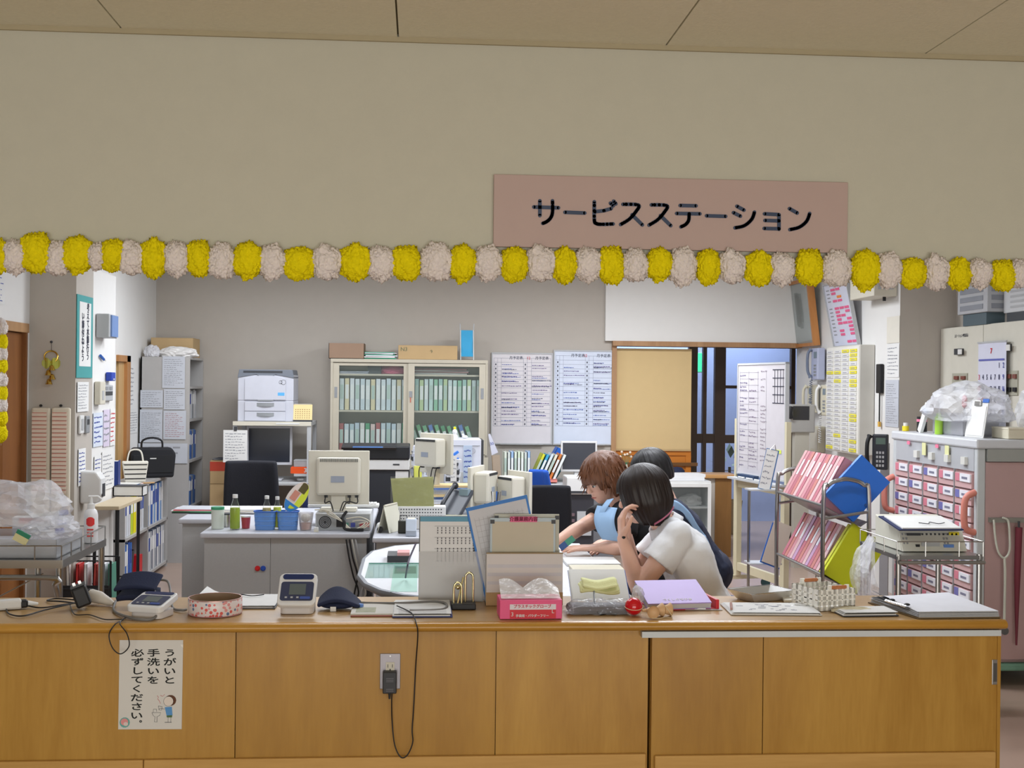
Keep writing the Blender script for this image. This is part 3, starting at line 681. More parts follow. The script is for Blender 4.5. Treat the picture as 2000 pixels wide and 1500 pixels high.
MB().polyx([(-.1, 0), (.1, 0), (.13, .2), (-.13, .2)], -.06, .06).build('bag_body', mat((222, 218, 206), .9), t, bevel=.01)
for i in range(4): MB().polyx([(-.101-.002*i, .03+i*.045), (.101+.004*i, .03+i*.045), (.103+.006*i, .04+i*.045), (-.103-.006*i, .04+i*.045)], -.062, .062).build('stripe', BLACK, t)
MB().tube(curve_pts([(0, -.08, .19), (0, -.05, .3), (0, .05, .3), (0, .08, .19)], 5), .008, 6).build('handle', mat((222, 218, 206), .9), t, smooth=True)
t = book('binder', 'dark blue binder standing on the near end of the low bookcase', 'binder', -2.2, 9.05, zt1+.002, .07, .2, .2, (34, 58, 128), .15)
papers('paper_stack', 'stack of folders and papers at the near end of the low bookcase', (-2.2, 9.3, zt1+.002), .24, .18, 6, cols=[(200, 204, 210), (90, 120, 160), (220, 218, 210)], seed=4)
t = T('storage_basket', 'white basket behind the blue binder on the low bookcase', 'basket', (-2.0, 8.72, .747)); MB().bx(-.1, .1, -.07, .07, 0, .006).bx(-.1, .1, -.07, -.064, 0, .07).bx(-.1, .1, .064, .07, 0, .07).bx(-.1, -.094, -.07, .07, 0, .07).bx(.094, .1, -.07, .07, 0, .07).build('basket_body', WHITE, t); MB().bx(-.102, .102, -.072, .072, .066, .07).build('rim', DGREY, t)
t = T('paper_fan', 'round pale fan lying at the front of the low bookcase', 'fan', (-2.12, 9.42, zt1+.012), .5); MB().lathe([(.055, 0), (.055, .004)], n=20).build('blade', mat((220, 190, 184), .7), t); MB().tube([(.05, 0, .002), (.14, 0, .002)], .006, 6).build('handle', mat((190, 150, 100), .6), t)
# tall steel shelf
XT_, yt0, yt1 = -1.95, 10.62, 11.27
zt2 = PY(330, 697, yt0).z
t = T('steel_shelf', 'tall grey steel shelf with papers taped on its side', 'shelf', (XT_, 0, 0))
MB().bx(XL-XT_+.02, 0, yt0, yt0+.015, 0, zt2).build('side_panel', SG, t); MB().bx(XL-XT_+.02, 0, yt1-.015, yt1, 0, zt2).build('side_panel', SG, t)
MB().bx(XL-XT_+.02, XL-XT_+.03, yt0, yt1, 0, zt2).build('back_panel', SG, t)
for z in (.05, .45, .85, 1.2, 1.48, zt2-.02): MB().bx(XL-XT_+.03, 0, yt0+.015, yt1-.015, z, z+.02).build('shelf_board', SG, t)
for z, cols in ((1.2215, 'white'), (.8715, 'blue'), (.4715, 'blue')):
    row(XT_-.03, yt0+.05, yt1-.12, z, [((cols, (206, 210, 216) if cols == 'white' else (56, 96, 170), .05, .24)), ('grey', (150, 154, 160), .06, .25), ((cols, (214, 214, 216) if cols == 'white' else (70, 120, 190), .07, .25))], f"on the {'top' if z > 1.2 else 'middle' if z > .8 else 'bottom'} board of the tall shelf")
def psheet(u0, u1, v0, v1, y, label, rows=12, ink=INKG, m=None, seed=1, cat='notice', name='notice', **k):
    p, w_, h_ = pan_y(u0, u1, v0, v1, y-.006); return sheet(name, label, cat, p, w_, h_, 0, m=m, rows=rows, ink=ink, seed=seed, fill=1, **k)
PG = mat((190, 194, 202), .8)
psheet(317, 361, 696, 758, yt0, 'printed form taped at the top of the steel shelf side', 14, INKG, PG, 11)
psheet(274, 318, 762, 796, yt0, 'small notice with reddish emblem on the steel shelf side', 7, INKG, PG, 12)
psheet(320, 361, 760, 800, yt0-.001, 'printed form below the top one on the steel shelf side', 9, INKG, PG, 13)
psheet(273, 317, 800, 864, yt0, 'grey printed table on the steel shelf side, toward the left wall', 14, INKG, PG, 14)
psheet(319, 363, 802, 858, yt0-.001, 'reddish printed table on the steel shelf side, toward the room', 13, mat((176, 140, 146), .8), PG, 15)
psheet(270, 366, 866, 905, yt0-.002, 'wide blank sheet low on the steel shelf side', 3, INKG, PG, 16)
zz = zt2+.002
carton('carton', 'flat long cardboard box at the back on top of the tall steel shelf', (-2.16, 11.08, zz), .36, .34, .17, openb=False)
t = bag('plastic_bag', 'small white plastic packet on the near left corner of the steel shelf top', (-2.29, 10.72, zz), .06, .05, .06, clear((225, 225, 230), .7, .2, .3), 3)
t = bag('cloth_bundle', 'long white wrapped bundle lying on the front of the steel shelf top', (-2.08, 10.76, zz), .15, .07, .055, mat((222, 220, 218), .6), 5, 'bundle')
# cartons on the floor by the tall shelf
for i, (z, h, st) in enumerate(((0, .36, None), (.36, .3, None), (.661, .2, (190, 70, 50)))):
    carton('carton', ['brown carton at the bottom of the stack beside the steel shelf', 'brown carton in the middle of the stack beside the steel shelf', 'brown carton with orange red band on top of the stack beside the steel shelf'][i], (-1.68, 10.9, z+.001*i), .23, .3, h, stripe=st, group='cartons by the steel shelf')
papers('paper_stack', 'dark folder and papers on top of the banded carton', (-1.68, 10.9, .865), .2, .2, 3, cols=[(60, 64, 74), (200, 200, 204)])
wall_sheet(252, 268, 800, 846, XL, 'narrow sheet on the left wall beside the wooden door frame', FL, 8, seed=21)
wall_sheet(251, 262, 710, 800, XL, 'long vertical strip notice beside the wooden door frame', FL, 9, seed=22)
# ================================================================= BACK WALL
GT = clear((190, 205, 200), .06, .05, .07, name='cabinet_glass')
# glass front bookcase
yk = 10.9
p, w_, h_ = pan_y(645, 952, 703, 900, yk)
zt = PY(800, 702, yk).z
CAB = mat((186, 179, 162), .45, .05)
t = T('glass_bookcase', 'tall cream steel bookcase with two sliding glass doors on the back wall', 'bookcase', (p.x, yk, 0))
kx = lambda u: PY(u, 780, yk).x-p.x
kz = lambda v: PY(800, v, yk).z
W2 = w_/2; zb_ = kz(888)
MB().bx(-W2, -W2+.02, 0, .38, zb_, zt).bx(W2-.02, W2, 0, .38, zb_, zt).build('side_panel', CAB, t)
MB().bx(-W2+.02, W2-.02, .36, .38, zb_, zt-.02).build('back_panel', CAB, t)
MB().bx(-W2, W2, -.005, .38, zt-.03, zt).build('top_panel', CAB, t)
MB().bx(-W2+.02, W2-.02, .0, .36, zb_-.02, zb_).build('bottom_panel', CAB, t)
zs = [kz(731), kz(802)]
for z in zs: MB().bx(-W2+.02, W2-.02, .03, .36, z-.016, z).build('shelf', CAB, t)
MB().bx(-W2-.01, W2+.01, .0, .4, 0, zb_-.021).build('lower_cabinet', CAB, t)
for (a, b, y0, nm) in ((645, 800, .012, 0), (797, 952, -.01, 1)):
    xa, xb_ = kx(a)+.02*(1-nm), kx(b)-.02*nm
    d = MB().bx(xa, xa+.055, y0, y0+.018, zb_+.005, zt-.035).bx(xb_-.055, xb_, y0, y0+.018, zb_+.005, zt-.035).bx(xa+.055, xb_-.055, y0, y0+.018, zt-.06, zt-.035).bx(xa+.055, xb_-.055, y0, y0+.018, zb_+.005, zb_+.04).build('door', CAB, t)
    MB().bx(xa+.055, xb_-.055, y0+.007, y0+.01, zb_+.04, zt-.06).build('pane', GT, d)
    MB().bx(*( (xa+.015, xa+.04) if nm == 0 else (xb_-.04, xb_-.015)), y0-.004, y0, kz(778), kz(757)).build('handle', GREY, d)
MB().bx(kx(799), kx(805), -.016, -.01, kz(776), kz(764)).build('lock', GREY, t)
MB().bx(kx(801), kx(802.5), -.018, -.015, kz(786), kz(776)).build('key', mat((190, 90, 70), .5), t)
def brow(u0, u1, v_base, y, n, cols, h, where, lean=0, words=None, jit=.006, labels=True, dpt=.22, group=None, nm='binder', r=random.Random(5), zz=None, hs=None):
    x0, x1 = PY(u0, v_base, y).x, PY(u1, v_base, y).x; z = (PY((u0+u1)/2, v_base, y).z if zz is None else zz)+.0015
    st = (x1-x0)/n; cnt = {}
    for i in range(n):
        c = cols[i % len(cols)]; wd_ = words[i % len(words)]; cnt[wd_] = cnt.get(wd_, 0)+1
        book(nm, f'{wd_} {nm} {where}, {ORD[cnt[wd_]-1]} {wd_} one', nm, x0+(i+.5)*st, y+r.uniform(0, .01), z+abs(math.sin(lean))*st*.5, st*(.93 if not lean else .72), h+r.uniform(-jit, jit), dpt, c, 0, lean, group or f'{nm}s {where}', lab=(216, 220, 218) if labels and i % 3 else ((170, 190, 180) if labels else None), labz=(.35, .8))
yb = yk+.06
brow(662, 794, 802, yb, 13, [(196, 206, 206), (206, 196, 160), (206, 212, 216), (196, 206, 210), (186, 200, 206)], .275, 'behind the left glass door, middle shelf', words=['pale grey', 'tan topped', 'white', 'silvery', 'bluish'], zz=zs[1])
brow(809, 939, 802, yb, 14, [(150, 184, 176), (176, 196, 150), (190, 206, 206), (180, 206, 200), (130, 180, 150)], .275, 'behind the right glass door, middle shelf', words=['teal grey', 'olive', 'white', 'mint', 'green'], zz=zs[1])
brow(661, 794, 880, yb, 13, [(160, 84, 84), (186, 200, 206), (170, 190, 196), (180, 196, 206), (206, 206, 200), (80, 150, 110), (206, 186, 180)], .27, 'behind the left glass door, lower shelf', words=['maroon', 'pale', 'bluish', 'silvery', 'cream', 'green', 'pinkish'], zz=zb_)
brow(816, 934, 880, yb, 10, [(80, 140, 100), (100, 156, 110), (104, 160, 120), (90, 120, 180), (110, 166, 120)], .26, 'leaning behind the right glass door', lean=-.32, words=['dark green', 'green', 'speckled green', 'blue', 'light green'], zz=zb_)
papers('paper_stack', 'pale papers lying on the top shelf behind the left glass door', (kx(690)+p.x, yb+.12, zs[0]+.0015), .26, .2, 5, cols=[(170, 176, 190), (206, 206, 210)])
bag('cloth_bundle', 'pink cloth bundle on the top shelf behind the left glass door', (kx(765)+p.x, yb+.12, zs[0]+.002), .13, .09, .05, mat((206, 110, 140), .8), 7, 'cloth', .1)
t = T('carton', 'small dark box on the top shelf behind the left glass door', 'box', (kx(730)+p.x, yb+.1, zs[0]+.0015)); MB().bx(-.06, .06, -.08, .08, 0, .07).build('box_body', DGREY, t); MB().bx(-.061, .061, -.081, .081, .06, .075).build('lid', DGREY, t)
papers('paper_stack', 'stack of papers on the top shelf behind the right glass door', (kx(860)+p.x, yb+.12, zs[0]+.0015), .5, .2, 4, cols=[(186, 186, 184), (150, 110, 110)], th=.012, seed=8)
# on top of the bookcase
zc_ = zt+.002
xx = lambda u: PY(u, 700, yk+.1).x
carton('carton', 'open brown box with dark inside on the bookcase top', ((xx(643)+xx(712))/2, yk+.16, zc_), xx(712)-xx(643), .26, .135, m=mat((150, 124, 104), .8), openb=True)
papers('paper_stack', 'untidy stack of papers over a green folder on the bookcase top', (xx(741), yk+.16, zc_), .28, .24, 7, cols=[(60, 150, 120), (220, 214, 216), (200, 204, 210)], th=.009, seed=5)
t = carton('carton', 'long tan cardboard box marked N3 on the bookcase top', ((xx(778)+xx(893))/2, yk+.18, zc_), xx(893)-xx(778), .26, .125)
text('N3', .05, 'lettering', mat((110, 116, 90), .8), t, (-(xx(893)-xx(778))/2+.05, -.132, .088)); 
text('↑', .04, 'arrow_mark', mat((110, 116, 90), .8), t, (.03, -.132, .07))
q = Vector((xx(912), yk+.14, zc_)); t = T('sling_chair_toy', 'small sky blue sling on a white wire frame standing on the bookcase top', 'toy', q)
hh_ = .33
MB().grid(lambda a, b: ((a-.5)*.105, -.06+.09*b, .03+b*.24) if b > .12 else ((a-.5)*.105, -.06-.25*(.12-b), .03+b*.24), 4, 10).build('sling', mat((60, 160, 206), .6), t, smooth=2)
for sx in (-1, 1):
    MB().tube([(sx*.058, -.095, 0), (sx*.058, .03, .27)], .004, 6).build('side_rail', WHITE, t); MB().tube([(sx*.058, .08, 0), (sx*.062, .03, hh_)], .0045, 6).build('post', clear((210, 215, 220), .6), t)
MB().tube([(-.058, .075, .02), (.058, .075, .02)], .003, 6).build('crossbar', WHITE, t)
# month boards
def month_board(u0, u1, v0, v1, label, seed, m, head):
    p, w_, h_ = pan_y(u0, u1, v0, v1, YB-.004); t = T('month_board', label, 'whiteboard', p)
    MB().bx(-w_/2+.008, w_/2-.008, -.012, 0, .01, h_-.008).build('panel', m, t)
    f = MB().bx(-w_/2, w_/2, -.02, 0, h_-.012, h_).bx(-w_/2, w_/2, -.02, 0, 0, .012).bx(-w_/2, -w_/2+.01, -.02, 0, .012, h_-.012).bx(w_/2-.01, w_/2, -.02, 0, .012, h_-.012).build('frame', LGREY, t)
    MB().bx(-w_*.35, w_*.35, -.045, -.021, .0, .006).build('pen_tray', LGREY, t)
    g = MB(); y = -.0135; zt_, zb2 = h_*.94, h_*.2; n = 16; xs = [-.46, -.40, -.34, .02, .08, .15, .46]
    for i in range(n+1):
        z = zt_-(zt_-zb2)*i/n; g.bx(-w_*.46, w_*.46, y, -.012, z-.0008, z+.0008)
    for x in xs: g.bx(w_*x-.0007, w_*x+.0007, y, -.012, zb2, zt_)
    g.build('grid_lines', mat((110, 116, 140), .7, var=0), t, kind='stuff')
    r = random.Random(seed); dz = (zt_-zb2)/n
    for mm, pr in ((mat((92, 110, 176), .8, var=0), .5), (mat((104, 90, 140), .8, var=0), .55), (mat((96, 98, 116), .8, var=0), .25)):
        k = MB()
        for i in range(1, n):
            for x0, wd_ in ((-.33, .34), (.16, .3)):
                if r.random() < pr:
                    z = zt_-(i+.5)*dz; x = x0*w_; xe = x+wd_*w_*r.uniform(.35, 1)
                    zo = r.uniform(-.25, .25)*dz
                    while x < xe:
                        l = r.uniform(.006, .02); k.bx(x, x+l, y-.001, -.013, z+zo-dz*r.uniform(.04, .11), z+zo+dz*r.uniform(.04, .11)); x += l+.004
        k.build('handwriting', mm, t, kind='stuff')
    k = MB()
    for i in range(1, n):
        for x in (-.44, .04): k.bx(w_*x, w_*x+.012, y-.001, -.013, zt_-(i+.7)*dz, zt_-(i+.3)*dz)
    k.build('day_numbers', mat((96, 98, 110), .8, var=0), t, kind='stuff')
    for i, x in enumerate((-.1, .32)): text(head, dz*.85, 'heading', mat((80, 84, 100), .8, var=0), t, (w_*x, -.0145, zt_+dz*.02), sx=.95)
    text('12', dz*.9, 'month_number', INKR, t, (w_*.1 if seed % 2 else w_*.02, -.0145, zt_+dz*.02))
    return t
month_board(959, 1079, 689, 868, 'slightly pink month planner whiteboard next to the glass bookcase', 31, mat((212, 208, 212), .35), '月予定表')
month_board(1080, 1199, 684, 869, 'blue white month planner whiteboard next to the roller screen', 42, mat((206, 214, 230), .35), '月予定表')
q = PY(967, 888, yk-.02); t = T('calendar_page', 'loose calendar page tilted at the bookcase side below the planner board', 'paper', q, 0, ry=-.18)
MB().poly([(-.03, 0), (.03, .015), (-.012, .19), (-.03, .19)], -.001, .001).build('paper', mat((206, 206, 220), .7), t); text('30', .035, 'number', INKB, t, (-.013, -.002, .1))
# screen in the opening, wainscot, counter, frames beyond
pp, w_, h_ = pan_y(1201, 1350, 681, 878, YB+.03)
t = T('roller_screen', 'tan fabric roller screen filling the left part of the wood framed opening', 'screen', pp)
MB().bx(-w_/2, w_/2, -.002, .002, 0, h_).build('fabric', mat((206, 180, 132), .85, var=.03, bump=.1), t)
MB().bx(-w_/2, w_/2, -.008, .008, -.012, .006).build('bottom_bar', mat((186, 160, 116), .6), t)
OW = wood((176, 104, 34), (200, 126, 50), .4, 'X')
pp, w_, h_ = pan_y(1201, 1349, 880, 926, YB+.05)
t = T('wood_panel', 'orange wood rail and panels under the roller screen', 'panel', pp)
MB().bx(-w_/2, w_/2, .0, .02, -.3, h_).build('board', OW, t); MB().bx(-w_/2, w_/2, -.012, 0, h_*.8, h_).build('top_rail', OW, t)
MB().bx(w_/2-.05, w_/2, -.012, 0, -.1, h_*.8).build('stile', OW, t); MB().bx(-w_/2, w_/2+.06, -.03, -.012, h_*.36, h_*.5).build('handrail', mat((104, 70, 36), .5), t)
ctw = wood((186, 136, 82), (206, 160, 106), .35, 'X'); yq2 = 10.95
pp = PY(1440, 928, yq2)
t = T('pass_counter', 'light wood counter ledge under the opening with brown side panel', 'counter', (0, yq2, 0))
MB().bx(PY(1200, 928, yq2).x, pp.x, 0, .3, pp.z-.032, pp.z+.004).build('ledge', ctw, t, bevel=.008)
MB().bx(PY(1398, 1000, yq2).x, PY(1430, 1000, yq2).x, .03, .3, 0, pp.z-.033).build('side_panel', wood((120, 84, 42), (140, 100, 54), .5), t)
MB().bx(PY(1378, 1000, yq2).x, PY(1398, 1000, yq2).x, .04, .28, .09, pp.z-.033).build('post', IW, t); MB().bx(PY(1377, 1000, yq2).x, PY(1399, 1000, yq2).x, .035, .285, 0, .09).build('skirting', DGREY, t)
t = T('cap', 'navy cap lying on the light wood counter ledge', 'cap', (PY(1322, 920, yq2+.1).x, yq2+.1, pp.z+.005))
MB().lathe([(.075, 0), (.07, .03), (.045, .055), (0, .063)], n=20).build('crown', NAVY, t, smooth=True); MB().polyz([(.05, -.06), (.12, -.04), (.13, 0), (.12, .04), (.05, .06)], .0, .008).build('brim', NAVY, t)
# white cabinet with glass under the ledge
yw = 10.55; pa, w_, h_ = pan_y(1300, 1388, 940, 1075, yw); zt = pa.z+h_
t = T('glass_cabinet', 'low white cabinet with glass door under the light wood ledge', 'cabinet', (pa.x, yw, 0))
MB().bx(-w_/2, w_/2, 0, .34, zt-.02, zt).build('top_panel', WHITE, t); MB().bx(-w_/2, w_/2, .32, .34, .0, zt-.02).build('back_panel', WHITE, t)
for s_ in (-1, 1): MB().bx(s_*w_/2, s_*(w_/2-.02), 0, .32, 0, zt-.02).build('side_panel', WHITE, t)
for z in (.05, .3, .48): MB().bx(-w_/2+.02, w_/2-.02, .02, .32, z, z+.015).build('shelf', WHITE, t)
d = MB().bx(-w_/2, -w_/2+.03, -.015, 0, .06, zt-.02).bx(w_/2-.03, w_/2, -.015, 0, .06, zt-.02).bx(-w_/2+.03, w_/2-.03, -.015, 0, zt-.05, zt-.02).bx(-w_/2+.03, w_/2-.03, -.015, 0, .06, .09).build('door', WHITE, t); MB().bx(-w_/2+.03, w_/2-.03, -.009, -.006, .09, zt-.05).build('pane', clear((150, 160, 160), .12, .05, .3), d)
bag('plastic_bag', 'white bag inside the low glass cabinet', (pa.x+.05, yw+.16, .497), .1, .08, .06, WHITE, 9, sub=3)
papers('paper_stack', 'flat white binders on top of the low glass cabinet', (pa.x-.02, yw+.15, zt+.002), .34, .22, 2, cols=[(222, 222, 224)], th=.022, seed=2)
# brown window frames and the corridor
BR = mat((76, 60, 48), .5); yf = 12.3
def fx(u, v=800, y=yf): return PY(u, v, y).x
t = T('corridor_partition', 'dark brown framed glass partition seen through the opening', 'window', (0, yf, 0))
for a, b in ((1345, 1362), (1373, 1380), (1396, 1417), (1545, 1553), (1640, 1655)): MB().bx(fx(a), fx(b), 0, .07, 0, 2.6).build('mullion', BR, t)
for (a, b, v0, v1) in ((1417, 1545, 753, 759), (1362, 1396, 848, 866), (1417, 1640, 850, 866), (1362, 1396, 925, 935), (1417, 1434, 925, 935)):
    MB().bx(fx(a), fx(b), .01, .06, PY(1450, v1, yf).z, PY(1450, v0, yf).z).build('transom', BR, t)
MB().bx(fx(1362), fx(1396), .03, .036, PY(1450, 848, yf).z, 2.6).build('pane', clear((150, 165, 190), .12, .05, .3), t)
MB().bx(fx(1417), fx(1545), .03, .036, PY(1450, 850, yf).z, 2.6).build('pane', clear((160, 175, 205), .1, .05, .3), t)
q = PY(1370, 708, 13.2); t = T('exit_light', 'small glowing green exit light in the corridor beyond', 'exit sign', q)
MB().bx(-.035, .035, 0, .03, -.1, .1).build('lamp_panel', mat((60, 220, 150), .5, emit=1.6, var=0), t); MB().bx(-.04, .04, .03, .06, -.11, .11).build('housing', WHITE, t)
MB().tube([(0, .045, .1), (0, .045, ZC-q.z)], .008, 6).build('hanger', WHITE, t)
t = T('planter', 'leafy grey green potted plant beyond the brown partition', 'plant', (PY(1425, 900, 12.75).x, 12.75, .0))
MB().lathe([(.1, 0), (.14, .35), (.13, .35), (.09, .02)], n=18).build('pot', mat((160, 140, 110), .6), t, smooth=True)
MB().tube([(0, 0, .3), (0, 0, .7)], .015, 6).build('stem', mat((90, 80, 60), .8), t)
r = random.Random(4)
for i in range(26):
    a = r.uniform(0, 6.28); el = r.uniform(-.3, 1.2); c = Vector((.1*math.cos(a)*math.cos(el), .1*math.sin(a)*math.cos(el), .68+.14*math.sin(el))); e = c+Vector((math.cos(a)*math.cos(el), math.sin(a)*math.cos(el), math.sin(el)))*.16
    n_ = (e-c).cross(Vector((0, 0, 1))).normalized()*.035; md = (c+e)/2
    MB().add([c, md+n_, e, md-n_], [(0, 1, 2, 3)]).build('leaf', mat((120, 136, 126), .6), t)
# ---------------- printer on its rack
ys = 10.5
p, w_, h_ = pan_y(455, 608, 824, 836, ys); zr = p.z+h_
t = T('printer_rack', 'grey steel rack with shelf over the back desk under the big printer', 'rack', (p.x, ys, 0))
MB().bx(-w_/2, w_/2, 0, .55, zr-.03, zr).build('shelf', LGREY, t); MB().bx(-w_/2, w_/2, -.01, 0, zr-.032, zr+.003).build('front_edge', OFFW, t)
for a in (-1, 1):
    for b in (.0, .53): MB().bx(a*w_/2, a*(w_/2-.035), b, b+.03, .7015, zr-.03).build('post', LGREY, t)
zr2 = PY(580, 926, ys).z; MB().bx(PY(574, 880, ys).x-p.x, w_/2-.036, .02, .53, zr2-.02, zr2).build('shelf', LGREY, t)
MB().bx(w_*.05, w_*.35, -.013, -.0105, zr-.02, zr-.008).build('label_strip', WHITE, t)
yp_ = 10.55
p, w_, h_ = pan_y(464, 573, 722, 823, yp_); h_ = PY(518, 722, yp_).z-zr
t = T('laser_printer', 'large white laser printer with two paper trays and dark grey top on the rack', 'printer', (p.x, yp_, zr+.001))
PW = mat((192, 194, 204), .45)
MB().bx(-w_/2, w_/2, .012, .42, 0, h_*.4).bx(-w_/2, w_/2, .012, .42, h_*.4, h_*.9).build('body', PW, t, bevel=.006)
MB().poly([(-w_/2+.06, h_*.42), (w_/2-.065, h_*.42), (w_/2-.065, h_*.82), (w_*.12, h_*.885), (-w_*.12, h_*.885), (-w_/2+.06, h_*.82)], -.001, .012).build('front_cover', PW, t)
for z0, z1 in ((.01, .19), (.2, .38)):
    d = MB().bx(-w_/2+.06, w_/2-.065, -.002, .012, h_*z0, h_*z1).build('paper_tray', PW, t, bevel=.003)
    MB().polyz([(-.08+i*.016, .0-.014*math.sin(math.pi*i/10)) for i in range(11)], h_*(z0+.09), h_*(z0+.16)).build('tray_handle', GREY, d)
MB().poly([(-w_/2-.002, h_*.84), (-w_*.17, h_*.905), (-w_*.12, h_*.87), (w_*.12, h_*.87), (w_*.17, h_*.905), (w_/2+.002, h_*.84), (w_/2-.01, h_), (-w_/2+.01, h_)], .004, .4).build('top_cover', mat((112, 118, 128), .5), t, bevel=.003)
MB().bx(-w_*.4, w_*.3, .0, .004, h_*.94, h_*.975).build('output_slot', DGREY, t)
for c, r_ in ((.27, .014), (.32, .02)): MB().tube([(w_*c+r_*math.cos(a*math.pi/10), -.003, h_*.76+r_*math.sin(a*math.pi/10)) for a in range(21)], .0012, 4).build('ring_mark', DGREY, t)
MB().bx(w_*.22, w_*.34, -.002, -.001, h_*.5, h_*.56).build('sticker', mat((90, 170, 226), .5), t)
MB().bx(-w_*.14, w_*.14, -.004, 0, h_*.395, h_*.42).build('catch', GREY, t)
p, w_, h_ = pan_y(572, 609, 789, 823, ys+.03)
t = T('desk_calendar', 'small cream desk calendar on the rack beside the big printer', 'calendar', (p.x, ys+.06, zr+.001), rx=-.15)
MB().bx(-w_/2, w_/2, -.002, .002, .015, h_).build('page', mat((230, 206, 150), .7), t); MB().bx(-w_/2, w_/2, -.01, .03, 0, .015).build('stand', DGREY, t)
k = MB(); 
for i in range(5):
    for j in range(7): k.bx(-w_*.4+j*w_*.12, -w_*.4+j*w_*.12+w_*.05, -.003, -.002, h_*.2+i*h_*.12, h_*.2+i*h_*.12+h_*.05)
k.build('dates', mat((150, 120, 80), .7, var=0), t, kind='stuff'); MB().tube([(-w_*.45, -.002, h_+.002), (w_*.45, -.002, h_+.002)], .003, 6).build('coil', OFFW, t)
t = psheet(436, 483, 840, 903, ys-.01, 'printed sheet hanging from a clip at the rack edge', 10, INKG, PAPER, 33)
MB().bx(-.012, .012, -.006, .01, .265, .3).build('clip', DGREY, t)
t = monitor('monitor', 'dark flat monitor with thin silver frame under the big printer', (PY(526, 905, ys+.2).x, ys+.2, .702), PY(570, 880, ys+.2).x-PY(481, 880, ys+.2).x, PY(526, 832, ys+.2).z-PY(526, 908, ys+.2).z, frame=(196, 198, 204), stand=PY(526, 908, ys+.2).z-.702)
p = PY(585, 916, ys+.05)
t = T('binder', 'orange file box marked 3 on the low rack shelf', 'binder', (p.x, ys+.05, zr2+.0015)); MB().bx(-.075, .075, 0, .2, 0, .05).build('cover', mat((226, 84, 30), .5), t); MB().bx(-.07, .07, .01, .19, .05, .055).build('lid', mat((226, 84, 30), .5), t); text('3', .05, 'number', WHITE, t, (.05, -.002, .026), bold=.002)
t = T('storage_basket', 'grey box stacked above the orange file box', 'box', (p.x+.02, ys+.15, zr2+.058)); MB().bx(-.07, .07, -.08, .08, 0, .05).build('box_body', mat((160, 158, 160), .6), t); MB().bx(-.072, .072, -.082, .082, .05, .056).build('lid', LGREY, t)
desk('grey desk against the back wall under the printer rack', PY(462, 950, 10.55).x, PY(626, 950, 10.55).x, 10.5-.02, 11.2, .70, mat((150, 150, 152), .5), LGREY, panel=False)
q = PY(570, 935, 10.6)
t = T('computer_mouse', 'round white mouse on the desk under the rack', 'mouse', (PY(585, 935, 10.45+.1).x, 10.6, .702)); MB().ball((0, 0, .016), (.03, .045, .016)).build('shell', WHITE, t, smooth=True); MB().bx(-.002, .002, -.03, 0, .03, .034).build('wheel', GREY, t)
# ---------------- chairs
yc_ = 9.1
office_chair('large black office chair with its back to the room at the back desk', (PY(498, 960, yc_+.0).x-.02, yc_+.2, 0), math.pi, (32, 33, 40), w=.40, back_h=.42, top=PY(498, 899, yc_).z)
q = PY(570, 960, 8.6); office_chair('navy chair turned sideways behind the white monitor', (q.x+.05, 8.68, 0), -2.3, (34, 44, 84), w=.36, back_h=.3, top=PY(565, 938, 8.6).z)
office_chair('black chair with wide back near the open books', (PY(1055, 960, 9.2).x, 8.98, 0), math.pi, (26, 27, 33), w=.37, back_h=.36, top=PY(1055, 938, 9.2).z)
office_chair('royal blue chair tilted beside the leaning binders', (PY(1080, 960, 9.55).x, 9.55, 0), 2.3, (34, 80, 170), w=.2, back_h=.26, top=PY(1080, 910, 9.9).z)
# ---------------- multifunction copier
ym = 9.3
p, w_, h_ = pan_y(722, 800, 918, 1000, ym)
zf = PY(740, 918, ym).z
t = T('copier', 'black and white office copier with document feeder behind the white monitor', 'copier', (PY(735, 900, ym).x, ym, 0))
w2 = (PY(800, 900, ym).x-PY(670, 900, ym).x)/2; zA = PY(735, 898, ym).z; zB = PY(735, 866, ym).z
MB().bx(-w2, w2, .02, .5, .02, zf).build('cabinet', mat((44, 46, 52), .5), t, bevel=.005)
MB().bx(-w2, w2, .0, .5, zf+.001, zA).build('scanner_body', WHITE, t, bevel=.005)
MB().bx(-w2+.0, w2, -.01, .5, zA+.001, zB-.02).build('feeder', mat((30, 31, 36), .4), t, bevel=.01)
MB().polyx([(-.05, zB-.045), (.15, zB-.02), (.15, zB-.005), (-.06, zB-.03)], -w2-.01, w2*.6).build('document_tray', mat((30, 31, 36), .4), t)
MB().bx(-w2*.7, w2*.2, -.062, -.05, zB-.03, zB-.02).build('control_panel', mat((90, 130, 190), .4), t)
MB().bx(w2*.5, w2*.7, -.003, .0, zA-.04, zA-.03).build('button', DGREY, t); MB().bx(-w2*.9, -w2*.2, .012, .02, zf-.06, zf-.05).build('tray_gap', BLACK, t)
MB().bx(w2*.58, w2*.97, .014, .019, zf-.12, zf-.01).build('label', WHITE, t)
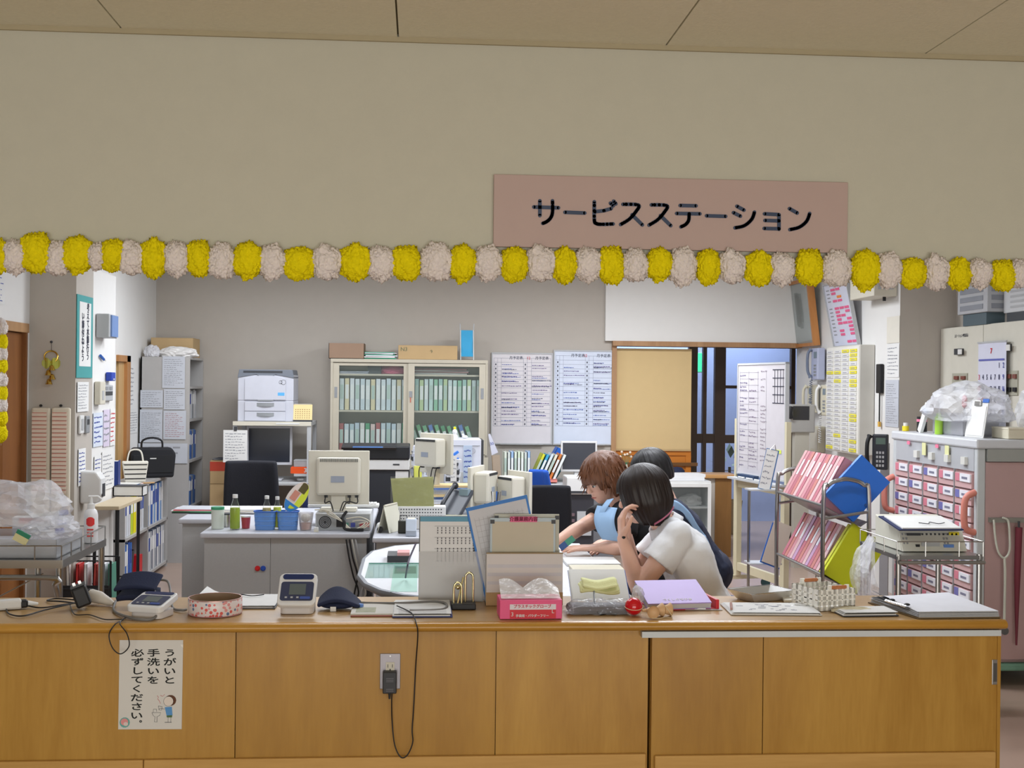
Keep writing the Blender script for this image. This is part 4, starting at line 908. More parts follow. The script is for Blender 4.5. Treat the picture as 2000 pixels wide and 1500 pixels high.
# things around the copier and bookcase, on a side desk
yd = 9.6; DX0, DX1 = PY(790, 900, yd).x, PY(965, 900, yd).x
desk('grey side desk in front of the glass bookcase', DX0+.1, DX1, yd-.2, yd+.5, .74, mat((90, 92, 98), .6), LGREY)
p, w_, h_ = pan_y(866, 937, 858, 945, yd+.1); zq = .742
t = T('laser_printer', 'white printer with double ring mark in front of the glass bookcase', 'printer', (p.x+.01, yd+.1, zq)); h_ = PY(900, 858, yd+.1).z-zq
MB().bx(-w_/2, w_/2, 0, .35, 0, h_).build('body', mat((206, 208, 218), .45), t, bevel=.006); MB().bx(-w_*.4, w_*.4, -.006, 0, h_*.08, h_*.3).build('paper_tray', WHITE, t); MB().bx(-w_/2+.01, w_/2-.01, -.004, 0, h_*.86, h_*.87).build('seam', GREY, t)
MB().bx(w_/2, w_/2+.02, .01, .34, 0, h_*.98).build('side_cover', DGREY, t)
for c, r_ in ((.16, .014), (.27, .02)): MB().tube([(w_*c+r_*math.cos(a*math.pi/10), -.003, h_*.75+r_*math.sin(a*math.pi/10)) for a in range(21)], .0015, 4).build('ring_mark', GREY, t)
t = T('glue_bottle', 'white glue bottle with yellow cap on the ring marked printer', 'bottle', (PY(888, 857, yd+.2).x, yd+.2, zq+h_+.001)); MB().lathe([(.026, 0), (.026, .02), (.014, .035), (.02, .05), (.018, .065), (.008, .075)], n=16).build('bottle_body', WHITE, t, smooth=True); MB().lathe([(.01, .075), (.01, .09), (0, .095)], n=12).build('cap', YEL, t, smooth=True)
t = T('figurine', 'little white ornament beside the glue bottle', 'ornament', (PY(908, 857, yd+.2).x, yd+.2, zq+h_+.001)); MB().ball((0, 0, .014), (.024, .015, .014)).build('body', WHITE, t, smooth=True); MB().ball((-.015, 0, .03), .01).build('head', WHITE, t, smooth=True)
papers('paper_stack', 'tall pile of white papers and blue folder beside the copier', (PY(820, 880, yd+.1).x, yd+.15, .7415), .11, .22, 12, cols=[(216, 218, 224), (200, 204, 214), (190, 192, 206)], th=.026, seed=12)
t = T('sticky_notes', 'yellow and white memo block beside the pile of papers', 'memo block', (PY(816, 910, yd-.1).x, yd-.12, .742), .1); MB().bx(-.03, .03, -.02, .02, 0, .17).build('block', mat((226, 230, 110), .7), t); MB().bx(-.03, .03, -.021, .02, 0, .05).build('base', mat((130, 160, 210), .7), t)
psheet(880, 892, 890, 940, yd-.16, 'small white memo standing by the black gap of the side desk', 5, seed=44)
psheet(905, 922, 870, 942, yd+.08, 'pale blue translucent sheet in front of the ring marked printer', 6, INKB, clear((190, 205, 225), .7), seed=45)
t = T('stapler', 'blue stapler lying tilted in front of the ring marked printer', 'stapler', (PY(884, 885, yd-.05).x, yd-.1, .965), .2)
MB().polyx([(0, 0), (.03, 0), (.03, .01), (0, .01)], -.05, .05).build('base', mat((60, 110, 190), .4), t); mb = MB(); mb.T = Matrix.Rotation(-.6, 4, 'Y'); mb.bx(-.05, .07, .002, .028, .012, .03).build('arm', mat((60, 120, 206), .4), t)
papers('paper_stack', 'upright grey stand of papers below the blue stapler', (PY(884, 900, yd-.05).x, yd-.08, .742), .1, .14, 8, cols=[(60, 62, 66), (210, 212, 216)], th=.0276, seed=14)
# beige monitor seen from behind at an angle
ymn = 8.0
q = PY(852, 955, ymn)
DZ = .7
monitor('monitor', 'cream monitor turned sideways in front of the side desk', (q.x, ymn, DZ+.002), .3, .26, -.85, front=False, stand=PY(852, 925, ymn).z-DZ, cables=True, deep=.09)
# ---------------- far desk with books and a monitor
ye = 10.45
desk('grey desk along the back wall under the planner boards', PY(969, 940, ye).x, PY(1205, 940, ye).x, ye, ye+.7, .7, mat((120, 122, 128), .6), LGREY)
zb2 = .7
brow(984, 1036, 935, ye+.06, 8, [(206, 214, 200), (196, 204, 200), (150, 180, 214), (206, 216, 200), (200, 214, 190)], .265, 'upright under the planner boards', words=['white', 'pale', 'light blue', 'greenish white', 'cream green'], labels=True, zz=zb2)
brow(1034, 1084, 935, ye+.06, 6, [(206, 206, 50), (60, 160, 200), (200, 214, 224), (216, 210, 190), (200, 120, 60), (214, 220, 220)], .26, 'leaning under the planner boards', lean=.42, words=['yellow', 'sky blue', 'white', 'cream', 'orange', 'pale'], labels=True, zz=zb2)
book('binder', 'thick royal blue binder leaning behind the slanted binders', 'binder', PY(1064, 900, ye+.3).x, ye+.32, zb2+.02, .06, .3, .2, (30, 96, 190), 0, .5)
book('binder', 'teal binder leaning behind the royal blue one', 'binder', PY(1076, 900, ye+.3).x+.03, ye+.36, zb2+.02, .05, .29, .2, (40, 150, 160), 0, .55)
t = T('cardboard_sheet', 'brown cardboard divider leaning beside the upright binders', 'cardboard', (PY(971, 935, ye+.1).x, ye+.02, zb2+.002), .3, ry=-.08); MB().bx(-.035, .035, 0, .004, 0, .24).build('sheet', mat((160, 144, 126), .8), t); MB().bx(-.038, -.034, -.002, .006, 0, .24).build('edge', mat((140, 120, 96), .8), t)
t = book('binder', 'pink and orange book lying in front of the leaning binders', 'book', PY(1045, 938, ye-.05+.1).x-.07, ye+.035, zb2+.002, .03, .26, .1, (216, 130, 120), 0, 1.5708)
t.location.z += .02
papers('paper_stack', 'cream papers lying at the left end of the planner board desk', (PY(970, 938, ye+.1).x, ye+.2, zb2+.002), .2, .2, 4, cols=[(216, 212, 180), (206, 204, 200)], th=.01, seed=17)
w_ = PY(1168, 890, ye+.1).x-PY(1097, 890, ye+.1).x
monitor('monitor', 'dark flat monitor in silver frame under the second planner board', (PY(1132, 890, ye+.1).x, ye+.15, .702), w_, PY(1132, 860, ye+.1).z-PY(1132, 920, ye+.1).z, frame=(206, 206, 206), stand=PY(1132, 922, ye+.1).z-.702)
t = T('printer_small', 'small white ink printer beside the far monitor desk', 'printer', (PY(1125, 950, 10.2).x, 10.2, .0)); t.name = 'ink_printer'
zz1, zz2 = PY(1125, 965, 10.15).z, PY(1125, 931, 10.15).z
MB().bx(-.09, .13, -.1, .2, zz1, zz2).build('body', WHITE, t, bevel=.01); MB().bx(-.08, .12, -.102, -.1, zz1+.01, zz1+.03).build('paper_slot', DGREY, t); MB().bx(-.1, .14, -.08, .2, .0, zz1-.002).build('stand', mat((50, 50, 56), .5), t)
for i in range(9): MB().bx(-.1, -.02, -.088, -.081, .06+i*.05, .085+i*.05).build('drawer_front', mat((110, 90, 96), .5), t)
MB().bx(.0, .12, -.092, -.081, .3, .5).build('tray', LGREY, t)
p = PY(1205, 900, ye); t = T('artificial_flowers', 'small sprig of white flowers by the roller screen', 'flowers', (PY(1222, 884, 11.05).x, 11.05, PY(1440, 928, yq2).z+.0055))
MB().lathe([(.02, 0), (.025, .04), (.018, .08), (.015, .08), (.02, .04), (.01, .01)], n=12).build('vase', OFFW, t, smooth=True)
for i in range(6):
    a = i*1.1; e = (.05*math.cos(a), .05*math.sin(a), .15+.02*(i % 3)); MB().tube([(0, 0, .06), e], .002, 5).build('stem', GREEN, t); MB().ball(e, .012, 8, 6).build('blossom', mat((226, 210, 190), .7), t, smooth=True)
# ================================================================= MIDDLE DESKS
DG = mat((172, 173, 174), .6, var=.05, scale=120); DT = mat((186, 188, 196), .4)
ZD = .70
A0, A1 = PZ(390, 1041, ZD), PZ(723, 1041, ZD); yA = A0.y
sA = PY(528, 1100, yA+.03).x
desk('grey steel office desk with bottles and blue baskets on it', A0.x, A1.x, yA, yA+.7, ZD, DG, DT, seams=(sA,))
desk('grey steel desk behind the one with the blue baskets', PZ(372, 1000, ZD).x, A1.x, yA+.703, yA+1.4, ZD, DG, DT)
t = D.objects['desk.003' if 'desk.003' in D.objects else 'desk']
for (u, c, nm) in ((503, (206, 36, 44), 'red'), (514, (44, 84, 180), 'blue')):
    q = PY(u, 1110, yA+.03); o = T('magnet', f'round {nm} magnet on the grey back panel of the basket desk', 'magnet', (q.x, yA+.0295, q.z)); mm = mat(c, .4)
    MB().tube([(0, 0, 0), (0, -.006, 0)], .015, 16).build('disc', mm, o, smooth=True); MB().tube([(0, -.006, 0), (0, -.012, 0)], [.011, .009], 16).build('cap', mm, o, smooth=True)
yBq = PZ(860, 1050, ZD).y
B0, B1 = PZ(727, 1050, ZD), PZ(1080, 1050, ZD)
desk('grey steel office desk with phone and memo boards on it', B0.x, B1.x, yBq, yBq+.7, ZD, DG, DT)
desk('grey steel desk behind the memo board desk with cream monitors', B0.x+.02, B1.x, yBq+.703, yBq+1.45, ZD, DG, DT)
def onz(u, v, z=ZD): return PZ(u, v, z)
Z0 = ZD+.0015
# pc tower lying down, cables, monitor
q0, q1 = PY(616, 1020, yA+.12), PY(724, 1020, yA+.12)
hh_ = PY(670, 1003, yA+.12).z-ZD
t = T('desktop_computer', 'flat cream computer lying on the desk with its fan and sockets showing', 'computer', ((q0.x+q1.x)/2, yA+.12, Z0)); w2 = (q1.x-q0.x)/2
MB().bx(-w2, w2, 0, .42, 0, hh_).build('case', mat((196, 198, 200), .45), t, bevel=.004)
MB().bx(-w2+.006, w2-.006, -.002, 0, .006, hh_-.006).build('rear_plate', mat((150, 154, 156), .4, .3), t)
fc = -w2+.055
MB().tube([(fc, -.004, hh_*.48), (fc, -.002, hh_*.48)], .036, 24).build('fan_grille', DGREY, t, smooth=True)
for r_ in (.012, .02, .028): MB().tube([(fc+r_*math.cos(a*math.pi/10), -.006, hh_*.48+r_*math.sin(a*math.pi/10)) for a in range(21)], .0012, 4).build('grille_ring', LGREY, t)
for i, (a, b, c) in enumerate(((.38, .5, BLACK), (.53, .6, mat((90, 150, 130), .5)), (.64, .72, mat((70, 80, 160), .5)), (.8, .86, mat((180, 70, 80), .5)), (.9, .97, mat((190, 90, 90), .5)))):
    MB().bx(-w2+a*2*w2, -w2+b*2*w2, -.006, -.002, hh_*.2, hh_*(.75 if i == 0 else .45)).build('socket', c, t)
PCT = Z0+hh_+.0015
pcx = (q0.x+q1.x)/2
def cable(name, label, pts, r, m, n=8): 
    t = MB().tube(curve_pts(pts, n), r, 6).build(name, m, None, smooth=True); tag(t, label, 'cable'); return t
for i in range(3):
    o = i*.035
    cable('cable', ['white looped cable behind the flat computer, widest loop', 'white looped cable behind the flat computer, middle loop', 'white looped cable behind the flat computer, smallest loop'][i], [(pcx-.16+o, yA+.10, PCT+.02), (pcx-.08, yA+.085, PCT+.015-o*.3), (pcx+.0, yA+.08, PCT-.045), (pcx+.03+o*.3, yA+.07, ZD+.014), (pcx+.1, yA+.07, ZD+.012+o*.2), (pcx+.155-o*.4, yA+.08, ZD+.05), (pcx+.1, yA+.085, PCT-.02-o*.5), (pcx+.02+o, yA+.09, PCT-.03-o*.4)], .0035, OFFW)
cable('cable', 'thick black cable bundle running over the front of the flat computer', [(pcx+.02, yA+.11, PCT+.01), (pcx+.0, yA+.09, PCT-.02), (pcx+.01, yA+.075, ZD+.05), (pcx+.02, yA+.07, ZD+.014), (pcx+.12, yA+.06, ZD+.012)], .009, BLACK)
for i, (du, m_) in enumerate(((0, BLACK), (8, BLACK), (14, mat((170, 168, 160), .6)), (22, mat((150, 150, 150), .6)))):
    pts = [(PY(676+du*.8, 1062, yA).x, yA-.0, ZD-.035), PY(682+du*.9, 1090, yA-.01), PY(690+du, 1125, yA-.01), PY((684 if i % 2 else 700)+du, 1160, yA-.01), PY(680+du, 1200, yA-.01)]
    cable('cable', f"{['black', 'second black', 'pale', 'grey'][i]} cable hanging down at the seam between the two grey desks", pts, .005 if i < 2 else .006, m_)
w_ = PY(722, 930, yA+.26).x-PY(603, 930, yA+.26).x
zb_ = PY(662, 985, yA+.26).z; zt = PY(662, 880, yA+.26).z
monitor('monitor', 'large cream monitor seen from behind on the flat computer', (PY(662, 930, yA+.26).x, yA+.26, PCT), w_, zt-zb_, 0, front=False, stand=zb_-PCT, cables=True)
keyboard('white keyboard lying behind the big cream monitor', (PY(672, 995, yA+.48).x, yA+.46, PCT+.002), w=.42, d=.13, m=WHITE)
t = T('plastic_rack', 'clear small rack behind the cream monitor foot', 'rack', (PY(633, 998, yA+.35).x-.01, yA+.9, Z0)); MB().bx(-.05, .05, -.04, .04, 0, .13).build('rack_body', clear((200, 205, 215), .4), t); MB().bx(-.05, .05, -.04, .04, .13, .135).build('rim', WHITE, t)
# baskets and bottles
BB = clear((110, 160, 226), .62, .2, .3, name='blue_plastic')
def basket(label, u0, u1, y, h, rr, m=BB):
    x0, x1 = PZ(u0, 1041, ZD).x, PZ(u1, 1041, ZD).x; w = (x1-x0)/2
    t = T('basket', label, 'basket', ((x0+x1)/2, y, Z0))
    def ring(s, z): return [(w*s*math.copysign(abs(math.cos(a))**.6, math.cos(a)), w*.75*s*math.copysign(abs(math.sin(a))**.6, math.sin(a)), z) for a in [i*2*math.pi/28 for i in range(28)]]
    lo, hi, lo2, hi2 = ring(.88, 0), ring(1, h), ring(.85, .004), ring(.97, h)
    n = 28
    MB().add(lo+hi+hi2+lo2, [(i, (i+1) % n, n+(i+1) % n, n+i) for i in range(n)]+[(n+i, n+(i+1) % n, 2*n+(i+1) % n, 2*n+i) for i in range(n)]+[(2*n+i, 2*n+(i+1) % n, 3*n+(i+1) % n, 3*n+i) for i in range(n)]+[tuple(range(n)), tuple(range(3*n, 4*n))]).build('basket_body', m, t)
    MB().tube(ring(1.01, h)+[ring(1.01, h)[0]], .004, 6).build('rim', mat((60, 110, 200), .4), t, smooth=True)
    for z in (.25, .5, .75):
        k = ring(.89+.11*z, h*z); MB().tube(k+[k[0]], .0018, 4).build('rib', mat((90, 150, 226), .4), t)
    return t
yb_ = yA+.16
basket('blue plastic basket with straight sides nearest the green tea bottle', 489, 533, yb_, .105, 0)
basket('blue plastic basket holding the round fan', 535, 578, yb_+.0, .105, 0)
def bottle(label, u, y, h, r, liquid, z=Z0, fill=.6, cap=WHITE, name='bottle', x=None):
    x = PY(u, 1000, y).x if x is None else x
    t = T(name, label, 'bottle', (x, y, z))
    MB().lathe([(r*.9, 0), (r, .01), (r, h*.55), (r*.96, h*.62), (r*.5, h*.82), (r*.42, h*.9)], n=20).build('bottle_body', clear((225, 232, 228), .04, .05, .2), t, smooth=True)
    MB().lathe([(r*.84, .005), (r*.93, .012), (r*.93, h*min(fill, .55))]+([(r*.88, h*fill)] if fill > .55 else [])+[(0, h*fill)], n=20).build('drink', liquid, t, smooth=True)
    MB().lathe([(r*.5, h*.9), (r*.5, h), (0, h)], n=16).build('cap', cap, t, smooth=True)
    return t
TEA = mat((150, 172, 30), .25)
bottle('tall clear bottle of green tea standing on the desk', 459, yA+.16, .20, .030, TEA, fill=.62)
bottle('small bottle with brownish drink in the first blue basket', 521, yb_+.03, .185, .026, mat((176, 160, 96), .3), Z0+.006, .62)
bottle('small bottle with yellow green drink beside the round fan', 540, yb_+.03, .18, .024, mat((200, 210, 60), .3), Z0+.006, .66, x=PY(541.5, 1000, yb_+.03).x)
t = T('cup', 'white box carton with green lid at the desk corner', 'cup', (PY(425, 1030, yA+.2).x, yA+.2, Z0)); MB().lathe([(.035, 0), (.037, .11)], n=20).build('cup_body', mat((206, 214, 206), .5), t, smooth=True); MB().lathe([(.038, .11), (.038, .125), (0, .125)], n=20).build('lid', mat((60, 150, 110), .5), t, smooth=True)
t = T('tin', 'small silver tin behind the green tea bottle', 'tin', (PY(443, 1030, yA+.3).x, yA+.3, Z0)); MB().lathe([(.03, 0), (.03, .07)], n=20).build('tin_body', STEEL, t, smooth=True); MB().lathe([(.031, .07), (.031, .078), (0, .078)], n=20).build('lid', DGREY, t, smooth=True)
t = T('cup', 'little red cup between the tea bottle and the blue basket', 'cup', (PY(480, 1030, yA+.22).x, yA+.22, Z0)); MB().lathe([(.022, 0), (.028, .07), (.025, .07), (.019, .004)], n=18).build('cup_body', mat((180, 70, 80), .4), t, smooth=True); MB().lathe([(.0285, .064), (.0285, .072)], n=18).build('rim', WHITE, t, smooth=True)
t = T('plastic_cup', 'clear plastic tub with orange pink contents beside the blue baskets', 'cup', (PY(597, 1030, yA+.14).x, yA+.14, Z0)); MB().lathe([(.032, 0), (.045, .1), (.043, .1), (.03, .003)], n=20).build('tub', clear((226, 220, 216), .25, .05, .3), t, smooth=True); MB().lathe([(.030, .004), (.034, .04), (0, .045)], n=20).build('contents', mat((206, 140, 120), .6), t, smooth=True); bagp = MB().ball((0, 0, .07), (.03, .03, .025), 10, 8).build('wrapper', WHITE, t)
t = T('eraser', 'small white block beside the flat computer', 'eraser', (PY(618, 1038, yA+.06).x, yA+.05, Z0)); MB().bx(-.012, .012, -.01, .01, 0, .026).build('block', WHITE, t, bevel=.003); MB().bx(-.0125, .0125, -.0105, .0105, 0, .012).build('sleeve', OFFW, t)
# round fan stuck in the basket
q = PY(578, 972, yb_-.0)
t = T('paper_fan', 'oval paper fan with yellow blue and skin coloured print in the second basket', 'fan', (q.x, yb_+.045, q.z), ry=.62, rx=-.1)
def disc(a0, a1, m, nm, y, s=1.0, top=None):
    pts = []
    for i in range(33):
        a = 2*math.pi*i/32; x, z = .052*math.cos(a)*s, .098*math.sin(a)*s
        pts.append((max(a0*.052, min(a1*.052, x)), z if top is None else max(top[0]*.098, min(top[1]*.098, z))))
    o = []
    for p_ in pts:
        if not o or (abs(p_[0]-o[-1][0])+abs(p_[1]-o[-1][1])) > 1e-5: o.append(p_)
    return MB().poly(o[:-1] if abs(o[0][0]-o[-1][0])+abs(o[0][1]-o[-1][1]) < 1e-5 else o, y-.0006, y).build(nm, m, t)
disc(-1, 1, mat((226, 214, 206), .6), 'blade', 0); disc(.25, 1, mat((214, 226, 60), .6), 'print_yellow', -.001, .98); disc(-1, 1, mat((50, 130, 200), .6), 'print_blue', -.0014, .98, (-1, -.45)); disc(-.3, .5, mat((90, 80, 40), .6), 'print_dark', -.0018, .96, (.35, 1)); disc(-.6, .1, mat((206, 140, 120), .6), 'print_skin', -.0022, .9, (-.3, .3)); disc(-.1, .6, mat((206, 220, 60), .6), 'print_letter', -.0026, .8, (-.85, -.6))
MB().tube([(0, .002, -.09), (0, .002, -.15)], .004, 6).build('handle', WHITE, t)
# coloured folders on the far desk
papers('paper_stack', 'pink and green folders at the far left corner of the far desk', (PZ(412, 992, ZD).x, yA+1.12, Z0), .36, .24, 5, cols=[(60, 64, 70), (60, 150, 90), (206, 206, 206), (210, 90, 96), (176, 178, 184)], seed=21, th=.006)
papers('paper_stack', 'cream papers in the middle of the far desk', (PZ(500, 990, ZD).x, yA+1.1, Z0), .4, .24, 4, cols=[(206, 200, 186), (214, 214, 214)], seed=22, th=.008)
# ---------------- second desk pair
yb2 = yBq
q = PY(738, 1028, yb2+.25); t = T('paper_tube', 'white rolled tube lying on the memo board desk with its end to the room', 'tube', (PY(741, 1027, yb2+.2).x, yb2+.3, Z0+.019), rx=0, rz=.05)
MB().tube([(0, -.1, 0), (0, .1, 0)], .018, 18, caps=False).build('tube_body', WHITE, t, smooth=True); MB().tube([(0, -.0995, 0), (0, -.09, 0)], .016, 18).build('bore', BLACK, t, smooth=True)
t = T('desk_calendar', 'standing desk calendar seen from its side beside the paper tube', 'calendar', (PY(762, 1030, yb2+.25).x, yb2+.28, Z0), 1.2)
for s_ in (-1, 1):
    mb = MB(); mb.T = Matrix.Rotation(s_*.24, 4, 'X'); mb.T = Matrix.Translation((0, s_*.036, 0)) @ mb.T
    mb.bx(-.1, .1, -.0015, .0015, 0, .155).build('page', mat((214, 212, 196), .7), t)
MB().tube([(-.09, 0, .152), (.09, 0, .152)], .006, 8).build('coil', OFFW, t)
yn = yb2+.38
p, w_, h_ = pan_y(766, 848, 932, 990, yn)
zt0 = PY(806, 990, yn).z
t = T('perforated_stand', 'white perforated metal stand under the plastic covered memo board', 'stand', (p.x+.04, yn, Z0)); hq = zt0-Z0
MB().bx(-.15, .15, 0, .12, 0, hq).build('stand_body', WHITE, t, bevel=.002)
k = MB()
for i in range(18):
    for j in range(4): k.box(-.14+i*.0155, -.0005, hq-.015-j*.018, .007, .001, .007)
k.build('holes', DGREY, t, kind='stuff')
t = T('memo_board', 'yellow green board wrapped in shiny clear plastic standing on the perforated stand', 'board', (p.x, yn+.03, zt0+.001), .03, rx=-.1)
MB().poly([(-w_/2+.01, 0), (w_/2, 0), (w_/2-.005, h_*1.0), (-w_/2-.01, h_*.93)], -.003, .003).build('board', mat((158, 160, 96), .6, var=.1), t)
MB().grid(lambda a, b: ((a-.5)*(w_+.02), -.006-.003*math.sin(a*9)*math.sin(b*7), b*h_*1.01-.002), 10, 8).build('plastic_cover', clear((220, 222, 200), .08, .08, .35, .5), t, smooth=True)
t = T('bulldog_clip', 'black bulldog clip in front of the perforated stand', 'clip', (PY(788, 1010, yn-.05).x, yn-.07, Z0+.05)); 
t.location = (PY(788, 1018, yb2+.2).x, yb2+.2, Z0); MB().polyx([(-.02, 0), (.02, 0), (.012, .07), (-.012, .07)], -.03, .03).build('jaw', mat((36, 38, 30), .4), t, bevel=.004); MB().tube([(-.02, 0, .07), (-.02, -.01, .1), (.02, -.01, .1), (.02, 0, .07)], .003, 6).build('lever', DGREY, t)
t = T('tape_dispenser', 'pale blue grey tape dispenser by the counter notebooks', 'dispenser', (PY(803, 1038, yb2+.1).x, yb2+.11, Z0)); MB().polyx([(-.07, 0), (.08, 0), (.08, .05), (.03, .09), (-.03, .09), (-.07, .03)], -.03, .03).build('dispenser_body', mat((176, 186, 200), .4), t, bevel=.004); MB().tube([(-.02, 0, .07), (.02, 0, .07)], .026, 18).build('roll', OFFW, t, smooth=True)
papers('paper_stack', 'pink and yellow slips behind the counter notebooks', (PZ(880, 1002, ZD).x, yb2+.5, Z0), .2, .14, 4, cols=[(216, 214, 170), (226, 150, 180), (232, 160, 190)], seed=25, th=.014)
# telephone on an arm
q = PZ(890, 1000, ZD); yt_ = yb2+.8
t = T('desk_phone', 'dark grey desk telephone tilted on its stand behind the memo board', 'phone', (PY(888, 970, yt_).x, yt_-.12, Z0+.0), -.5)
MB().polyx([(-.1, .02), (.1, .17), (.1, .2), (-.1, .06)], -.075, .075).build('phone_body', mat((62, 66, 74), .45), t, bevel=.006)
MB().tube(curve_pts([(-.045, -.09, .09), (-.045, -.07, .13), (-.045, .05, .21), (-.045, .09, .22)], 5), [.022]*2+[.014]*12+[.022]*2, 10).build('handset', mat((44, 46, 52), .4), t, smooth=True)
k = MB()
for i in range(3):
    for j in range(4): k.box(.005+i*.022, -.05+j*.025, .075+j*.019, .014, .012, .016)
k.build('keys', mat((150, 154, 160), .5), t, kind='stuff'); MB().bx(.0, .06, .05, .09, .165, .205).build('display', mat((130, 150, 160), .3), t); MB().bx(-.06, .06, -.08, .09, 0, .012).build('base', mat((50, 52, 58), .5), t)
papers('paper_stack', 'white papers and colourful items heaped beside the desk phone', (PY(905, 960, yt_+.3).x-.08, yt_+.42, Z0), .26, .2, 12, cols=[(216, 216, 220), (200, 206, 216), (90, 120, 180), (216, 190, 140)], seed=27, th=.016)
# two cream monitors side on
ymx = yb2+.45
monitor('monitor', 'cream monitor side on whose screen faces left', (PY(930, 960, ymx+.4).x, ymx+.42, Z0), .28, .27, 1.22, front=False, stand=PY(928, 1002, ymx+.4).z-Z0+.02, deep=.10)
monitor('monitor', 'cream monitor side on whose screen faces right', (PY(1006, 970, ymx+.4).x+.03, ymx+.42, Z0), .26, .26, -1.1, front=False, stand=PY(995, 1008, ymx+.4).z-Z0+.02, deep=.10)
t = T('pen_stand', 'clear stand of pens between the two cream side monitors', 'stand', (PY(967, 980, ymx+.2).x, ymx+.15, Z0)); MB().lathe([(.03, 0), (.034, .1), (.032, .1), (.028, .004)], n=16).build('cup_body', clear((190, 190, 200), .3), t, smooth=True)
for i in range(5): MB().tube([(.01*math.cos(i), .01*math.sin(i), .006), (.028*math.cos(i*1.3), .028*math.sin(i*1.3), .2)], .004, 6).build('pen', [STEEL, BLUE, BLACK, WHITE, DGREY][i], t)
# ================================================================= OVAL TABLE with glass sheet
yo0 = PZ(800, 1165, .70).y
pts = []
cxy = [(703, 1085), (705, 1110), (712, 1130), (740, 1150), (790, 1163), (850, 1168)]
E_ = [PZ(u, v, .70) for u, v in [(822, 1062), (770, 1066), (728, 1076), (712, 1090), (703, 1122), (716, 1138), (745, 1151), (790, 1161), (830, 1165)]]
out = [(.86, E_[0].y+.02), (E_[0].x+.1, E_[0].y+.02)]+[(e.x, e.y) for e in E_]+[(E_[-1].x+.15, E_[-1].y-.0), (.86, E_[-1].y-.0)]
t = T('work_table', 'white table with rounded grey edge where the three people sit', 'table', (0, 0, 0))
MB().polyz([(a, b) for a, b in out], .672, .70).build('tabletop', mat((226, 228, 234), .3), t)
rim = MB().tube([(a, b, .686) for a, b in out[1:-1]], .016, 8); rim.build('edge_band', mat((120, 124, 132), .5), t, smooth=True)
for x, y in ((-.1, 5.5), (-.1, 6.3), (.3, 5.5), (.3, 6.3)): MB().cyl((x, y, 0), (x, y, .672), .025).build('leg', LGREY, t, smooth=True)
g0, g1 = PZ(712, 1102, .70), PZ(815, 1102, .70)
t = T('glass_sheet', 'clear green edged glass sheet lying on the white table', 'glass', (0, 0, .7015))
MB().bx(g0.x+.02, .5, g0.y-.42, g0.y-.002, 0, .003).build('pane', clear((150, 205, 190), .07, .03, .05), t); MB().bx(g0.x+.02, .5, g0.y-.001, g0.y+.001, 0, .005).build('edge', mat((60, 140, 120), .3), t)
def flat(name, label, cat, u0, u1, v0, v1, z, h, m, rz=0, nm='sheet', extra=None):
    a, b = PZ((u0+u1)/2, v0, z), PZ((u0+u1)/2, v1, z); x0, x1 = PZ(u0, (v0+v1)/2, z).x, PZ(u1, (v0+v1)/2, z).x
    t = T(name, label, cat, ((x0+x1)/2, (a.y+b.y)/2, z), rz); w, d = (x1-x0)/2, abs(a.y-b.y)/2
    MB().bx(-w, w, -d, d, 0, h).build(nm, m, t)
    return t, w, d
t, w, d = flat('paper', 'green printed leaflet under the clear glass sheet', 'paper', 766, 815, 1104, 1156, .7003, .0008, mat((160, 196, 184), .6)); MB().bx(-w*.9, w*.9, d*.3, d*.9, .0008, .001).build('print', mat((60, 100, 90), .6), t)
t, w, d = flat('blood_pressure_cuff', 'small grey block with pink part lying on the table beyond the glass', 'block', 757, 800, 1088, 1098, .7015, .03, DGREY); t.name = 'phone_holder'; MB().bx(-w*.1, w, -d, d*.2, .03, .045).build('pad', mat((206, 150, 150), .6), t)
cable('cable', 'thin dark cord with red stripe hanging over the counter notebooks edge', [PY(812, 1062, 5.3), PY(800, 1090, 5.2), PY(796, 1105, 5.1), PZ(792, 1128, .712)], .004, mat((60, 50, 70), .5))
# papers on the table right half
flat('clipboard', 'white sheet on a clipboard in front of the woman in the polo shirt', 'clipboard', 1102, 1205, 1092, 1106, .7015, .012, PAPER)
flat('paper', 'sheet under the hand of the brown haired woman', 'paper', 1103, 1150, 1076, 1090, .7015, .003, PAPER)
flat('clipboard', 'cream clipboard with papers nearest the counter files', 'clipboard', 1115, 1215, 1108, 1118, .7015, .012, mat((196, 190, 170), .6))
flat('paper', 'green sheet lying on the white table edge beside the woman in the polo shirt', 'paper', 1125, 1195, 1120, 1128, .7015, .004, mat((140, 170, 150), .7))
# ================================================================= RIGHT SIDE
SR = XR-.003
# wood framed picture, schedule board, nurse call board on the right wall
def rboard(name, label, cat, u0, u1, v0, v1, tilt, dep, frame, panel, fw_=.02):
    p, w_, h_ = pan_x(u0, u1, v0, v1, SR)
    t = T(name, label, cat, p+Vector((-.004, 0, 0)), FR, rx=tilt)
    MB().bx(-w_/2+fw_, w_/2-fw_, -dep*.6, 0, fw_, h_-fw_).build('panel', panel, t)
    MB().bx(-w_/2, w_/2, -dep, 0, h_-fw_, h_).bx(-w_/2, w_/2, -dep, 0, 0, fw_).bx(-w_/2, -w_/2+fw_, -dep, 0, fw_, h_-fw_).bx(w_/2-fw_, w_/2, -dep, 0, fw_, h_-fw_).build('frame', frame, t)
    return t, w_, h_
t, w_, h_ = rboard('framed_picture', 'tall picture in thick orange wood frame leaning out from the right wall', 'picture', 1562, 1606, 546, 676, .12, .06, wood((170, 112, 60), (196, 136, 80), .4), mat((226, 234, 234), .4, var=.1, scale=6), .03)
t.location.x -= .01
bl = MB()
r = random.Random(9)
